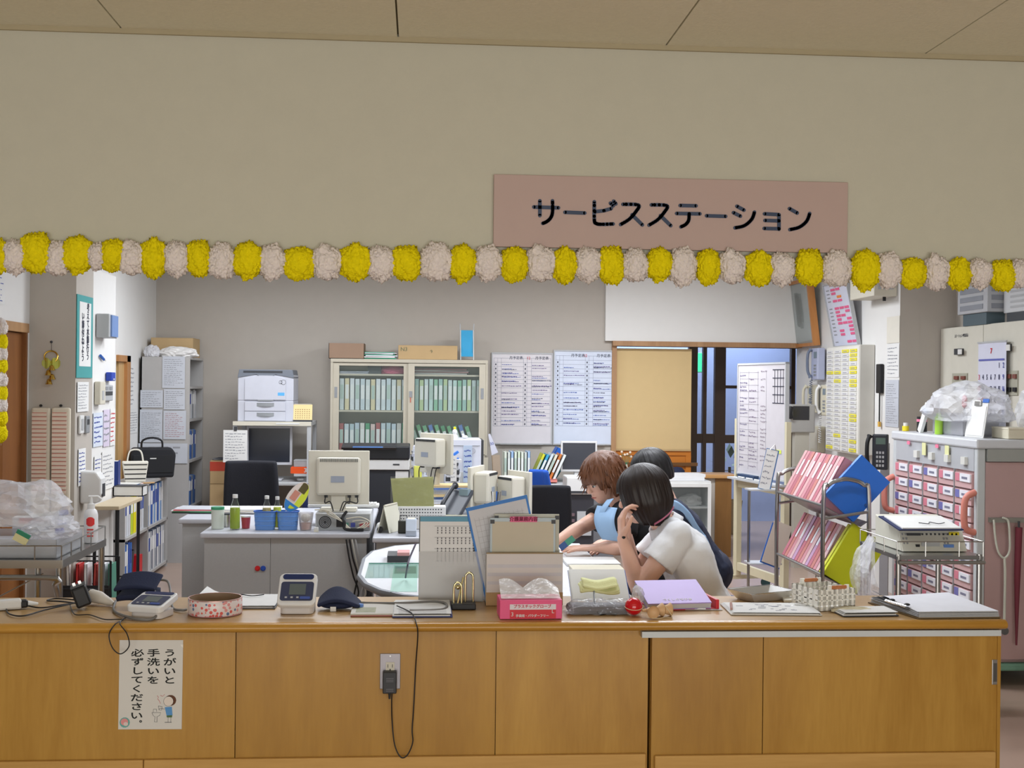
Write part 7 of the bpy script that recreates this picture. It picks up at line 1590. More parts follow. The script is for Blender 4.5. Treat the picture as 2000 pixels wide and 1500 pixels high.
# ---- papers, tray, baskets at the right
t, w, d = paperstack_c('printed form with small photos on a pale clipboard near the counter edge', 1418, 1590, 1203, 1182, .009, 'papers', 'paper_stack', 3, (200, 198, 194))
t.rotation_euler.z = -.06
k = MB()
for i in range(22): k.box(rnd.uniform(-w*.7, w*.5), rnd.uniform(-d*.6, d*.7), .0094, rnd.uniform(.01, .03), .005, .0006)
k.build('print', mat((120, 124, 140), .7, var=0), t, kind='stuff'); MB().tube([(-w*.93, -d*.5, .012), (-w*.8, d*.6, .012)], .005, 6).build('pen', mat((170, 130, 120), .4), t)
q = onc(1493, 1175)
t = T('steel_tray', 'empty rectangular stainless tray standing before the chart trolley', 'tray', (q.x, q.y+.045, CT), .42)
lo_, hi_ = [(-.075, -.05), (.075, -.05), (.075, .05), (-.075, .05)], [(-.105, -.072), (.105, -.072), (.105, .072), (-.105, .072)]
vs = [(a, b, 0) for a, b in lo_]+[(a, b, .036) for a, b in hi_]+[(a*.985, b*.985, .036) for a, b in hi_]+[(a*.985, b*.985, .002) for a, b in lo_]
MB().add(vs, [(0, 1, 2, 3), (12, 13, 14, 15)]+[(i, (i+1) % 4, 4+(i+1) % 4, 4+i) for i in range(4)]+[(4+i, 4+(i+1) % 4, 8+(i+1) % 4, 8+i) for i in range(4)]+[(8+i, 8+(i+1) % 4, 12+(i+1) % 4, 12+i) for i in range(4)]).build('tray_body', mat((226, 226, 224), .35, .7, 0), t)
MB().tube([(a, b, .036) for a, b in hi_+hi_[:1]], .0022, 6).build('rolled_edge', CHROME, t)
def crate(label, u0, u1, y, h, d, rz):
    x0, x1 = PY(u0, 1180, y).x, PY(u1, 1180, y).x; w = (x1-x0)/2
    t = T('plastic_crate', label, 'basket', ((x0+x1)/2, y, CT), rz); m = mat((236, 234, 226), .45)
    MB().bx(-w, w, 0, d, 0, .004).build('bottom', m, t)
    for (ax_, a0, a1, fx_) in (('x', -w, w, 0), ('x', -w, w, d), ('y', 0, d, -w), ('y', 0, d, w)):
        k = MB(); n = 7 if ax_ == 'x' else 5; th = .003
        def seg(s0, s1, z0, z1):
            if ax_ == 'x': k.bx(s0, s1, fx_-th/2, fx_+th/2, z0, z1)
            else: k.bx(fx_-th/2, fx_+th/2, s0, s1, z0, z1)
        rows_ = [(0, .015), (.020, .034), (.039, .053), (.058, h)]
        for z0, z1 in rows_: seg(a0, a1, z0, z1)
        for i in range(n+1):
            s = a0+(a1-a0)*i/n; seg(max(a0, s-.0066), min(a1, s+.0066), 0, h)
        k.build('side_wall', m, t)
    for y_ in (-.002, d+.002): MB().tube([(-w*.35, y_, h+.008), (w*.45, y_, h+.008)], .007, 10).build('wooden_grip', mat((190, 120, 76), .5), t, smooth=True)
    for y_ in (0, d):
        for x_ in (-w*.42, w*.52): MB().bx(x_-.008, x_+.008, y_-.004, y_+.004, h-.004, h+.016).build('grip_holder', m, t)
    return t
crate('white perforated plastic crate with wooden grips on the counter', 1594, 1676, 4.36, .075, .17, .30)
t = T('folder_clip_set', 'cream tray of small clips and a pen behind the white crate', 'tray', onc(1560, 1178)+Vector((0, .03, 0)), -.2); MB().bx(-.05, .1, -.04, .05, 0, .012).build('tray_body', mat((206, 200, 184), .5), t, bevel=.003)
for i in range(3): MB().bx(.0+i*.025, .01+i*.025, -.03, .0, .012, .024).build('clip', BLACK if i else mat((150, 130, 100), .5), t)
t, w, d = paperstack_c('small sheaf of papers on a dark clip folder in front of the white crate', 1632, 1742, 1205, 1192, .014, 'papers', 'paper_stack', 3, (60, 60, 66))
t.rotation_euler.z = .05
t = T('pen', 'silver pen lying slanted before the white crate', 'pen', onc(1590, 1190)+Vector((0, 0, .006)), -.35); MB().tube([(-.08, 0, 0), (.05, 0, 0), (.065, 0, 0)], [.0045, .0045, .001], 8).build('barrel', STEEL, t, smooth=True); MB().bx(-.07, -.03, -.001, .001, .004, .007).build('pocket_clip', STEEL, t)
bag('towel', 'cream crumpled cloth in front of the white crate', (PZ(1665, 1196, ZT).x, 4.32, CT), .07, .03, .012, mat((206, 198, 170), .9), 4, 'cloth', sub=3)
# large clipboard with thick sheaf
a, b, c, d_ = PZ(1712, 1178, ZT), PZ(1792, 1208, ZT), PZ(1948, 1204, ZT), PZ(1838, 1170, ZT)
t = T('clipboard', 'large clipboard with a thick sheaf of white paper at the right end of the counter', 'clipboard', (0, 0, CT))
a = Vector((PZ(1706, 1184, ZT).x, 4.50)); b = Vector((PZ(1790, 1209, ZT).x, 4.19)); c = Vector((PZ(1950, 1206, ZT).x, 4.20)); d_ = Vector((PZ(1850, 1168, ZT).x, 4.60))
MB().polyz([(v.x, v.y) for v in (a, b, c, d_)], 0, .004).build('board', mat((110, 90, 60), .5), t)
def qd(s, u_, v_, z): 
    p_ = (a*(1-u_)+d_*u_)*(v_)+(b*(1-u_)+c*u_)*(1-v_); ce = (a+b+c+d_)/4; p_ = ce+(p_-ce)*s; return (p_.x, p_.y, z)
for i, z in enumerate((.008, .013, .018, .024)):
    MB().grid(lambda u_, v_: qd(.985-.004*i, u_, v_, z+(.012+.006*i)*max(0, (.22-u_)/.22)**2*v_), 14, 3).build('sheet', mat((226, 228, 236), .7), t)
    MB().add([qd(.98-.004*i, u_, v_, zz_) for zz_ in (z-.004, z-.0003) for u_, v_ in ((.02, 0), (1, 0), (1, 1), (.02, 1))], [(0, 1, 2, 3), (4, 5, 6, 7), (0, 1, 5, 4), (1, 2, 6, 5), (2, 3, 7, 6), (3, 0, 4, 7)]).build('paper_block', mat((176, 178, 180), .8), t)
cm_ = (a+b)/2
MB().tube([(a.x*.62+b.x*.38, a.y*.62+b.y*.38, .03), (a.x*.2+b.x*.8, a.y*.2+b.y*.8, .03)], .006, 8).build('clip', CHROME, t, smooth=True)
for f in (.45, .75): MB().ball((a.x*(1-f)+b.x*f+.01, a.y*(1-f)+b.y*f, .036), (.012, .008, .005)).build('clip_knob', BLACK, t, smooth=True)
# ================================================================= ON THE COUNTER FRONT
p, w, h = pan_y(232, 356, 1250, 1424, YF)
t = T('poster', 'white hand washing poster with bold black vertical lettering on the counter front', 'poster', (p.x, YF-.0015, p.z), ry=.006)
MB().bx(-w/2, w/2, -.0008, 0, 0, h).build('paper', mat((216, 214, 208), .7, var=.02), t)
TB = mat((26, 28, 26), .7, var=0)
def vt(s_, x, z0, st, size, bold=.0016): 
    for i, ch in enumerate(s_):
        text(ch, size, 'letter', TB, t, (x, -.0012, z0-i*st), bold=.0009, ext=.0002, sx=1.6)
s1 = h/620*1.0; 
px_ = lambda u: (u-1050)/442*w
pz_ = lambda v: (1228-v)/618*h
vt('うがいと', px_(1180), pz_(702), 63/618*h, .0275); vt('手洗いを', px_(1066), pz_(702), 63/618*h, .0275); vt('必ずしてください', px_(955), pz_(702), 62/618*h, .0275)
text('。', .0245, 'letter', TB, t, (px_(1000), -.0012, pz_(1162)), bold=.001, ext=.0002)
def blob(pts, m, nm, y=-.0012): MB().poly([(px_(a), pz_(b)) for a, b in pts], y-.0002, y).build(nm, m, t)
def circ(cx_, cy_, rx_, ry_, n=14): return [(cx_+rx_*math.cos(2*math.pi*i/n), cy_+ry_*math.sin(2*math.pi*i/n)) for i in range(n)]
def line(pts, m=None, r=.0006, nm='outline'): MB().tube([(px_(a), -.0016, pz_(b)) for a, b in pts], r, 4).build(nm, m or mat((70, 72, 80), .7, var=0), t)
blob(circ(1190, 1028, 40, 38), mat((96, 60, 40), .7, var=0), 'drawn_hair'); blob(circ(1176, 1034, 34, 34), mat((226, 216, 206), .7, var=0), 'drawn_face', -.0016); line(circ(1176, 1034, 34, 34)+[circ(1176, 1034, 34, 34)[0]])
blob([(1150, 1075), (1200, 1072), (1206, 1130), (1164, 1132)], mat((90, 150, 206), .7, var=0), 'drawn_shirt'); blob([(1164, 1132), (1204, 1130), (1202, 1146), (1166, 1146)], mat((80, 110, 70), .7, var=0), 'drawn_trousers')
line([(1175, 1146), (1175, 1178)]); line([(1195, 1146), (1195, 1178)]); line([(1152, 1180), (1200, 1180)], r=.001, nm='drawn_shoes'); line([(1150, 1088), (1120, 1082), (1108, 1092)]); line([(1106, 1066), (1112, 1094), (1130, 1094), (1132, 1070), (1106, 1066)], nm='drawn_cup')
line([(1062, 1112), (1124, 1112), (1116, 1132), (1098, 1140), (1098, 1176)]); line([(1062, 1112), (1072, 1134), (1084, 1140), (1080, 1176), (1100, 1178)]); line([(1070, 1110), (1072, 1088), (1094, 1088), (1094, 1104)], nm='drawn_tap')
line([(1096, 994), (1106, 1006), (1100, 1018), (1112, 1030), (1120, 1050)], INKR, nm='drawn_mark'); line([(1118, 992), (1136, 1000), (1148, 986)], INKR, nm='drawn_mark')
blob(circ(874, 1180, 36, 36), mat((110, 170, 164), .7, var=0), 'drawn_badge'); blob(circ(872, 1176, 26, 24), mat((226, 150, 150), .7, var=0), 'badge_centre', -.0016); blob(circ(882, 1190, 16, 14), mat((226, 206, 200), .7, var=0), 'badge_spot', -.002)
blob([(1252, 640), (1272, 640), (1272, 662), (1262, 656)], mat((236, 234, 228), .5), 'tape')
# outlet and adapter
p, w, h = pan_y(742, 782, 1276, 1345, YF)
t = T('wall_outlet', 'brushed steel outlet plate with white socket on the counter front', 'outlet', (p.x, YF-.0005, p.z))
MB().bx(-w/2, w/2, -.004, 0, 0, h).build('plate', mat((138, 134, 138), .4, .7), t, bevel=.0015)
for z in (.47, .18): s_ = MB().bx(-w*.21, w*.21, -.006, -.004, h*z, h*(z+.29)).build('socket', OFFW, t); 
for z in (.47,):
    for x in (-.11, .11): MB().bx(w*x-.001, w*x+.001, -.0065, -.0055, h*(z+.14), h*(z+.23)).build('slot', BLACK, s_)
    MB().bx(-.002, .002, -.0065, -.0055, h*(z+.05), h*(z+.1)).build('ground_hole', BLACK, s_)
MB().cyl((0, -.004, h*.93), (0, -.0055, h*.93), .0025).build('screw', STEEL, t)
p, w, h = pan_y(748, 775, 1308, 1350, YF)
t = T('power_adapter', 'black power adapter plugged into the steel outlet plate', 'adapter', (p.x, YF-.0072, p.z))
MB().bx(-w/2, w/2, -.03, 0, 0, h).build('adapter_body', mat((34, 34, 38), .45), t, bevel=.003); MB().tube([(0, -.014, 0), (0, -.02, -.02)], [.005, .003], 8).build('strain_relief', BLACK, t, smooth=True)
for z in (.7, .62, .55, .2, .12): MB().bx(-w*.25, w*.28, -.0306, -.03, h*z, h*z+.002).build('print', mat((110, 110, 116), .6, var=0), t)
# ================================================================= LEFT STEEL TROLLEY
ZL_ = .79
n_, f_ = PZ(120, 1094, ZL_), PZ(244, 1052, ZL_)
t = T('steel_trolley', 'stainless trolley with guard rail at the left behind the counter', 'trolley', (n_.x, n_.y, 0)); Dp = f_.y-n_.y; Wt = .62
for z in (ZL_-.025, .2): MB().bx(-Wt, 0, 0, Dp, z, z+.02).build('shelf', STEEL, t)
MB().bx(-Wt, .004, -.006, 0, ZL_-.034, ZL_).build('front_lip', STEEL, t); MB().bx(0, .006, 0, Dp, ZL_-.034, ZL_).build('side_lip', STEEL, t)
for x in (-Wt+.015, -.012):
    for y in (.015, Dp-.015): MB().tube([(x, y, .06), (x, y, ZL_-.03)], .014, 10).build('leg', STEEL, t, smooth=True); MB().cyl((x-.012, y, .032), (x+.012, y, .032), .032).build('caster', DGREY, t, smooth=True)
MB().tube([(-.10, .015, .06), (-.10, .015, ZL_-.03)], .012, 10).build('brace_post', STEEL, t, smooth=True)
MB().tube(curve_pts([(-Wt, -.03, ZL_-.07), (-.05, -.03, ZL_-.07), (-.02, -.02, ZL_-.1), (-.012, 0, ZL_-.16)], 4), .012, 8).build('push_bar', STEEL, t, smooth=True)
MB().tube([(-Wt, .02, ZL_-.35), (-.08, .02, ZL_-.06)], .003, 6).build('tie_rod', STEEL, t)
for pts in ([(0, 0, ZL_+.06), (0, Dp, ZL_+.06)], [(-Wt, 0, ZL_+.06), (0, 0, ZL_+.06)], [(-Wt, Dp, ZL_+.06), (0, Dp, ZL_+.06)]): MB().tube(pts, .003, 6).build('guard_rail', STEEL, t)
for y in (0, Dp*.2, Dp*.42, Dp*.65, Dp): MB().tube([(0, y, ZL_-.01), (0, y, ZL_+.06)], .003, 6).build('rail_post', STEEL, t)
for x in (-.11, -.3, -.5): MB().tube([(x, 0, ZL_-.01), (x, 0, ZL_+.06)], .003, 6).build('rail_post', STEEL, t)
zt3 = ZL_-.003
ex = n_.x
t = T('plastic_tray', 'clear plastic tray on the left trolley full of wrapped supplies', 'tray', (ex-.24, n_.y+.27, zt3)); MB().bx(-.2, .2, -.2, .2, 0, .005).bx(-.2, -.196, -.2, .2, 0, .08).bx(.196, .2, -.2, .2, 0, .08).bx(-.2, .2, -.2, -.196, 0, .08).bx(-.2, .2, .196, .2, 0, .08).build('tray_body', clear((206, 208, 212), .35), t); MB().bx(-.18, .18, -.18, .18, .006, .05).build('contents', mat((206, 204, 206), .7), t, bevel=.01)
PB3 = clear((242, 243, 248), .34, .15, .1, .6, name='plastic_film')
bag('plastic_bag', 'big crumpled shiny clear bag heaped on the left trolley', (ex-.27, n_.y+.26, zt3+.13), .19, .17, .11, PB3, 17, amp=.3)
bag('plastic_bag', 'smaller clear bag of white packets sliding down in the left trolley tray', (ex-.1, n_.y+.2, zt3+.08), .1, .12, .05, PB3, 19)
t = T('supply_box', 'white box with red stripe behind the crumpled bag on the left trolley', 'box', (ex-.23, n_.y+.52, zt3), .02); MB().bx(-.13, .13, -.03, .03, 0, .13).build('box_body', mat((206, 206, 210), .6), t, bevel=.002); MB().bx(-.1, .03, -.0306, -.03, .1, .125).build('red_stripe', mat((206, 50, 80), .6), t)
for i, z in enumerate((.06, .095, .135)):
    tt = T('blood_tube', f"white tube with blue cap, {['lowest', 'middle', 'topmost'][i]} of three sticking out on the left trolley", 'tube', (ex-.15, n_.y+.33+.03*i, zt3+z+.02), .1, None, ry=-.12); MB().tube([(-.09, 0, 0), (.03, 0, 0)], .011, 10).build('barrel', WHITE, tt, smooth=True); MB().tube([(.03, 0, 0), (.065, 0, 0)], .012, 10).build('cap', mat((56, 72, 170), .4), tt, smooth=True)
t = T('green_packet', 'green and cream packet in the crumpled bag on the left trolley', 'packet', (ex-.17, n_.y+.03, zt3+.1), .0, ry=.5); MB().bx(-.03, .03, -.004, .004, 0, .018).build('packet', mat((40, 130, 100), .5), t); MB().bx(-.03, .03, -.004, .004, -.03, 0).build('packet_base', mat((216, 210, 160), .5), t)
q = PZ(209, 1062, ZL_)
t = T('pump_bottle', 'white pump bottle with round red label at the rail of the left trolley', 'bottle', (ex-.055, n_.y+.46, zt3), .15)
t.location = (ex-.036, n_.y+.6, zt3)
MB().lathe([(.03, 0), (.032, .005), (.032, .13), (.026, .15), (.014, .16)], n=24).build('bottle_body', mat((222, 222, 224), .35), t, smooth=True); MB().lathe([(.017, .158), (.017, .18), (.008, .184), (.006, .215), (.0, .215)], n=16).build('pump', WHITE, t, smooth=True)
MB().tube([(-.012, 0, .215), (.03, 0, .215), (.048, 0, .2)], .006, 8).build('nozzle', WHITE, t, smooth=True)
mb = MB()
for i in range(9):
    a0 = -math.pi/2-.6+i*.15; hh = .022*math.sqrt(max(0, 1-((i-3.5)/4.5)**2))
    mb.quad((.0324*math.cos(a0), .0324*math.sin(a0), .1-hh), (.0324*math.cos(a0+.15), .0324*math.sin(a0+.15), .1-hh), (.0324*math.cos(a0+.15), .0324*math.sin(a0+.15), .1+hh), (.0324*math.cos(a0), .0324*math.sin(a0), .1+hh))
mb.build('round_label', mat((214, 50, 50), .5), t)
for z in (.03, .045, .06): MB().bx(-.014, .014, -.0335, -.032, z, z+.007).build('label_print', mat((214, 70, 66), .5), t)
# ================================================================= PEOPLE
def skin_mat():
    m = D.materials.new('skin'); m.use_nodes = True; nt = m.node_tree; b = nt.nodes['Principled BSDF']
    tc = nt.nodes.new('ShaderNodeTexCoord'); n = nt.nodes.new('ShaderNodeTexNoise'); n.inputs['Scale'].default_value = 9
    r = nt.nodes.new('ShaderNodeMix'); r.data_type = 'RGBA'; r.inputs['A'].default_value = lin((214, 166, 144))+(1,); r.inputs['B'].default_value = lin((226, 184, 164))+(1,)
    nt.links.new(tc.outputs['Object'], n.inputs['Vector']); nt.links.new(n.outputs['Fac'], r.inputs['Factor']); nt.links.new(r.outputs['Result'], b.inputs['Base Color'])
    b.inputs['Roughness'].default_value = .5; b.inputs['Subsurface Weight'].default_value = .12; b.inputs['Subsurface Radius'].default_value = (.02, .008, .005); b.inputs['Subsurface Scale'].default_value = .5
    return m
SKIN = skin_mat()
def hair_mat(c1, c2):
    m = D.materials.new('hair'); m.use_nodes = True; nt = m.node_tree; b = nt.nodes['Principled BSDF']
    at = nt.nodes.new('ShaderNodeUVMap'); mp = nt.nodes.new('ShaderNodeMapping'); mp.inputs['Scale'].default_value = (110, 2.2, 1)
    n = nt.nodes.new('ShaderNodeTexNoise'); n.inputs['Scale'].default_value = 1; n.inputs['Detail'].default_value = 4
    r = nt.nodes.new('ShaderNodeMix'); r.data_type = 'RGBA'; r.inputs['A'].default_value = lin(c1)+(1,); r.inputs['B'].default_value = lin(c2)+(1,)
    bp = nt.nodes.new('ShaderNodeBump'); bp.inputs['Strength'].default_value = .7; bp.inputs['Distance'].default_value = .004
    L = nt.links.new; L(at.outputs[0], mp.inputs[0]); L(mp.outputs[0], n.inputs['Vector']); L(n.outputs['Fac'], r.inputs['Factor']); L(r.outputs['Result'], b.inputs['Base Color']); L(n.outputs['Fac'], bp.inputs['Height']); L(bp.outputs[0], b.inputs['Normal'])
    b.inputs['Roughness'].default_value = .42; b.inputs['Specular IOR Level'].default_value = .4
    return m
def limb(mb, pts, rad, n=14):
    pts = [Vector(p) for p in pts]
    q, r = [], []
    for i in range(len(pts)-1):
        for j in range(4):
            t_ = j/4; q.append(pts[i].lerp(pts[i+1], t_)); r.append(rad[i]*(1-t_)+rad[i+1]*t_)
    q.append(pts[-1]); r.append(rad[-1])
    mb.tube(q, r, n)
    for p, k in zip(pts, rad): mb.ball(p, k*1.0, n, 8)
def remesh(o, vox, smooth_it=6, disp=None):
    m = o.modifiers.new('remesh', 'REMESH'); m.mode = 'VOXEL'; m.voxel_size = vox; m.use_smooth_shade = True
    s = o.modifiers.new('smooth', 'SMOOTH'); s.factor = .5; s.iterations = smooth_it
    if disp:
        tx = D.textures.new('folds', 'CLOUDS'); tx.noise_scale = disp[1]; tx.noise_depth = 2
        d = o.modifiers.new('folds', 'DISPLACE'); d.texture = tx; d.strength = disp[0]; d.mid_level = .5; d.texture_coords = 'GLOBAL'
    return o
def frame(face, up=Vector((0, 0, 1))):
    x = Vector(face).normalized(); z = (Vector(up)-x*Vector(up).dot(x)).normalized(); y = z.cross(x)
    return Matrix((x, y, z)).transposed()
def hand(mb, wrist, direction, palmn, curl=.5, size=1.0, spread=.10, thumb_side=1):
    """palm then five fingers; direction = from wrist to knuckles, palmn = normal of the palm side"""
    d = Vector(direction).normalized(); n = (Vector(palmn)-d*Vector(palmn).dot(d)).normalized(); s = d.cross(n)*thumb_side; w = Vector(wrist); k = size
    for i in range(4):
        off = (1.5-i)*.019*k
        a = w+s*off*.55; b = w+d*.085*k+s*off
        limb(mb, [a, b], [.017*k, .012*k], 10)
        L_ = [.044, .050, .047, .037][i]*k
        c1 = curl*(.8+.1*i); dd = (d+s*(1.5-i)*spread*.7)
        p1 = b+(dd*math.cos(c1*.5)+n*math.sin(c1*.5))*L_; p2 = p1+(dd*math.cos(c1*1.3)+n*math.sin(c1*1.3))*L_*.62; p3 = p2+(dd*math.cos(c1*2)+n*math.sin(c1*2))*L_*.48
        limb(mb, [b, p1, p2, p3], [.0105*k, .0092*k, .0085*k, .0072*k], 10)
    b = w+d*.022*k+s*.026*k; p1 = b+(d*.6+s*.75+n*.25).normalized()*.042*k; p2 = p1+(d*.85+s*.35+n*.35).normalized()*.03*k; p3 = p2+(d*.95+s*.1+n*.4).normalized()*.022*k
    limb(mb, [b, p1, p2, p3], [.017*k, .0115*k, .010*k, .008*k], 10)
def person(label, c):
    t = T('person', label, 'person', (c['pelvis'][0], c['pelvis'][1], 0)); inv = Matrix.Translation(-t.location)
    def W(mb): mb.T = inv; return mb
    F = frame(c['face'], c.get('up', (0, 0, 1))); H = Vector(c['head'])
    hm = Matrix.Translation(H) @ F.to_4x4()
    body = W(MB())
    # head: skull, jaw, nose, ears, neck
    body.T = inv @ hm
    body.ball((-.012, 0, .018), (.096, .077, .098), 24, 16); body.ball((.028, 0, -.052), (.062, .056, .062), 20, 12); body.ball((.052, 0, -.085), (.028, .026, .024), 14, 8); body.ball((.05, 0, .0), (.045, .06, .055), 16, 10)
    limb(body, [(.086, 0, .012), (.102, 0, -.018)], [.010, .0135], 10); body.ball((.1, .008, -.022), .009, 8, 6); body.ball((.1, -.008, -.022), .009, 8, 6)
    limb(body, [(.084, -.014, -.052), (.088, 0, -.052), (.084, .014, -.052)], [.006, .009, .006], 8); limb(body, [(.082, -.012, -.064), (.086, 0, -.064), (.082, .012, -.064)], [.006, .009, .006], 8)
    for s in (-1, 1): body.ball((-.005, s*.078, -.012), (.017, .008, .030), 12, 8)
    body.T = inv
    nb = hm @ Vector((-.025, 0, -.06)); Nk = Vector(c['neck'])
    limb(body, [nb, Nk, Nk+(Vector(c['chest'])-Nk)*.25], [.05, .054, .062])
    limb(body, [Vector(c['neck'])+(Vector(c['chest'])-Vector(c['neck']))*.25, c['chest'], c['pelvis']], [.07, .1, .1])
    for a in ('L', 'R'):
        sh, el, wr = [Vector(p) for p in c['arm'+a]]
        limb(body, [Vector(c['chest']).lerp(sh, .5), sh, sh.lerp(el, .5), el, el.lerp(wr, .3), wr], [.06, .05, .045, .037, .038, .024])
        hand(body, wr, *c['hand'+a])
    remesh(body.build('body', SKIN, t), .0048, 4)
    # face details
    for s in (-1, 1):
        e = MB(); e.T = inv @ hm; e.ball((.083, s*.031, .006), (.009, .013, .0065), 12, 8); e.build('eye', WHITE, t, smooth=True)
        e = MB(); e.T = inv @ hm; e.ball((.0905, s*.031, .005), (.003, .006, .006), 10, 6); e.build('iris', BLACK, t, smooth=True)
        e = MB(); e.T = inv @ hm; limb(e, [(.086, s*.016, .03), (.086, s*.034, .034), (.074, s*.05, .028)], [.0025, .003, .002], 6); e.build('eyebrow', mat(c['hair'][0], .8), t, smooth=True)
    e = MB(); e.T = inv @ hm; limb(e, [(.089, -.018, -.058), (.0955, 0, -.058), (.089, .018, -.058)], [.002, .004, .002], 8); e.build('lips', mat((190, 110, 100), .5), t, smooth=True)
    # hair
    nph, nt_ = 120, 26; vs = []; uvs = []
    zf = c['hairlen']; th = c.get('thick', .02); amp = c.get('amp', .006); sd = Vector((c['seed']*5.1, 0, 0))
    for j in range(nt_+1):
        for i in range(nph):
            ph = 2*math.pi*i/nph; ca = math.cos(ph)
            zmin = zf(ph); s = j/nt_
            z0 = .116+th
            z = z0-(z0-zmin)*(1-math.cos(min(1, s)*math.pi/2)) if True else 0
            zz = z-.018
            rx, ry, rz = .096+th, .077+th, .098+th
            k_ = math.sqrt(max(0, 1-(zz/rz)**2)) if zz > 0 else 1.0
            wide = 1.0
            if zz < 0: wide = 1.0-c.get('taper', .6)*max(0, -zz-.05)**1.3*4
            str_ = amp*(noise.noise(Vector((math.cos(ph)*c.get('fr', 9), math.sin(ph)*c.get('fr', 9), z*c.get('fz', 6)))+sd)+.6*noise.noise(Vector((math.cos(ph)*26, math.sin(ph)*26, z*9))+sd))*min(1, s*3)
            rr = k_*wide
            x = -.012+(rx+str_)*rr*ca; y = (ry+str_)*rr*math.sin(ph)
            vs.append((x, y, z+(amp*.8*noise.noise(Vector((ph*9, 3, 1))+sd) if j == nt_ else 0)))
            uvs.append((i/nph, s))
    fs = [(j*nph+i, j*nph+(i+1) % nph, (j+1)*nph+(i+1) % nph, (j+1)*nph+i) for j in range(nt_) for i in range(nph)]
    # inner shell closes the mass below
    base = len(vs); vs += [(v_[0]*.82-.002, v_[1]*.82, v_[2]+.004) for v_ in vs[-nph:]]; uvs += [(i/nph, 1) for i in range(nph)]
    vs += [(-.01, 0, .05)]; uvs.append((0, 1))
    last = nt_*nph
    fs += [(last+i, last+(i+1) % nph, base+(i+1) % nph, base+i) for i in range(nph)]+[(base+i, base+(i+1) % nph, base+nph) for i in range(nph)]
    hb_ = MB(); hb_.T = inv @ hm; hb_.add(vs, fs); HM = hair_mat(*c['hair'])
    o = hb_.build('hair', HM, t)
    uv = o.data.uv_layers.new(name='UVMap')
    for lp in o.data.loops: uv.data[lp.index].uv = uvs[lp.vertex_index]
    o.data.polygons.foreach_set('use_smooth', [True]*len(o.data.polygons))
    if c.get('tufts'):
        r = random.Random(c['seed']); tm = MB(); tm.T = inv @ hm
        for i in range(c['tufts']):
            ph = r.uniform(0, 2*math.pi); zz = r.uniform(-.06, .1)
            if math.cos(ph) > .6 and zz < .05: continue
            kk = math.sqrt(max(0, 1-(zz/.118)**2)) if zz > 0 else 1
            p = Vector((-.012+(.096+th-.004)*kk*math.cos(ph), (.077+th-.004)*kk*math.sin(ph), zz+.018)); o_ = Vector((p.x, p.y, zz*.6)).normalized()
            e1 = p+o_*.012+Vector((.006, 0, -.014)); e2 = e1+o_*.010+Vector((.008, r.uniform(-.01, .01), -.018))
            tm.tube([p-o_*.01, p+o_*.006, e1, e2], [.007, .0055, .0035, .0008], 5)
        tm.build('hair_tufts', HM, t, kind='stuff')
    # shirt
    sh = W(MB()); ch, pv, nk = Vector(c['chest']), Vector(c['pelvis']), Vector(c['neck'])
    SL, SRr = Vector(c['armL'][0]), Vector(c['armR'][0])
    side = (SL-SRr).normalized(); fcv = Vector(c['torsoface']).normalized()
    for off in (-.11, -.055, 0, .055, .11):
        fr_ = 1-abs(off)*1.6
        limb(sh, [nk.lerp(ch, .42)+side*off*.9, ch+side*off, ch.lerp(pv, .5)+side*off*.95+fcv*.005, pv+side*off*1.05], [.075*fr_+.012, .118*fr_, .115*fr_, .13*fr_])
    limb(sh, [SL, nk.lerp(ch, .22)+side*.05, nk.lerp(ch, .22)-side*.05, SRr], [.062, .07, .07, .062])
    for a in ('L', 'R'):
        s0, el, _ = [Vector(p) for p in c['arm'+a]]; q = c.get('sleeve', .55)
        mid = s0.lerp(el, q)
        sh.tube([ch.lerp(s0, .6), s0, s0.lerp(el, q*.5), mid], [.075, .068, .070, .069*c.get('slw', 1)], 18); sh.ball(s0, .066, 14, 10)
    remesh(sh.build('shirt', c['shirt'], t), .0075, 5, (.016, .09))
    # trousers and shoes
    tr_ = W(MB()); hp = fcv.copy(); hp.z = 0; hp.normalize(); ft = []
    for s in (-1, 1):
        h_ = Vector((pv.x, pv.y, .5))+side*.08*s; k = h_+hp*.38; k.z = .48; an = k+hp*.02; an.z = .1
        limb(tr_, [h_, k, an], [.09, .065, .045]); ft.append(an)
    limb(tr_, [pv+side*.08, pv-side*.08], [.13, .13])
    remesh(tr_.build('trousers', mat((50, 54, 70), .8), t), .012, 4)
    for an in ft:
        s_ = W(MB()); limb(s_, [an+Vector((0, 0, -.055))-hp*.02, an+Vector((0, 0, -.06))+hp*.15], [.042, .035]); s_.build('shoe', WHITE, t, smooth=True)
    # stool
    st_ = T('stool', c['stool'], 'stool', (pv.x, pv.y, 0)); MB().lathe([(.02, .34), (.19, .342), (.2, .355), (.2, .362), (.0, .366)], n=28).build('seat', mat((60, 80, 120), .7), st_, smooth=True); MB().cyl((0, 0, .1), (0, 0, .34), .025).build('column', STEEL, st_, smooth=True)
    for i in range(5):
        a = i*2*math.pi/5+.3; MB().tube([(0, 0, .1), (.24*math.cos(a), .24*math.sin(a), .03)], [.02, .015], 8).build('leg', DGREY, st_, smooth=True)
    return t, inv, hm
def ribbon(t, inv, name, pts, w, m, nrm, th=.003):
    """flat band through world points, its width along nrm"""
    P = curve_pts(pts, 5); mb = MB(); mb.T = inv; N = Vector(nrm).normalized()
    n = len(P)-1
    def f(a, b):
        i = min(n, int(round(a*n))); return P[i]+N*(b-.5)*w
    mb.grid(f, n, 4); o = mb.build(name, m, t, smooth=2); s = o.modifiers.new('s', 'SOLIDIFY'); s.thickness = th; s.offset = 0; return o
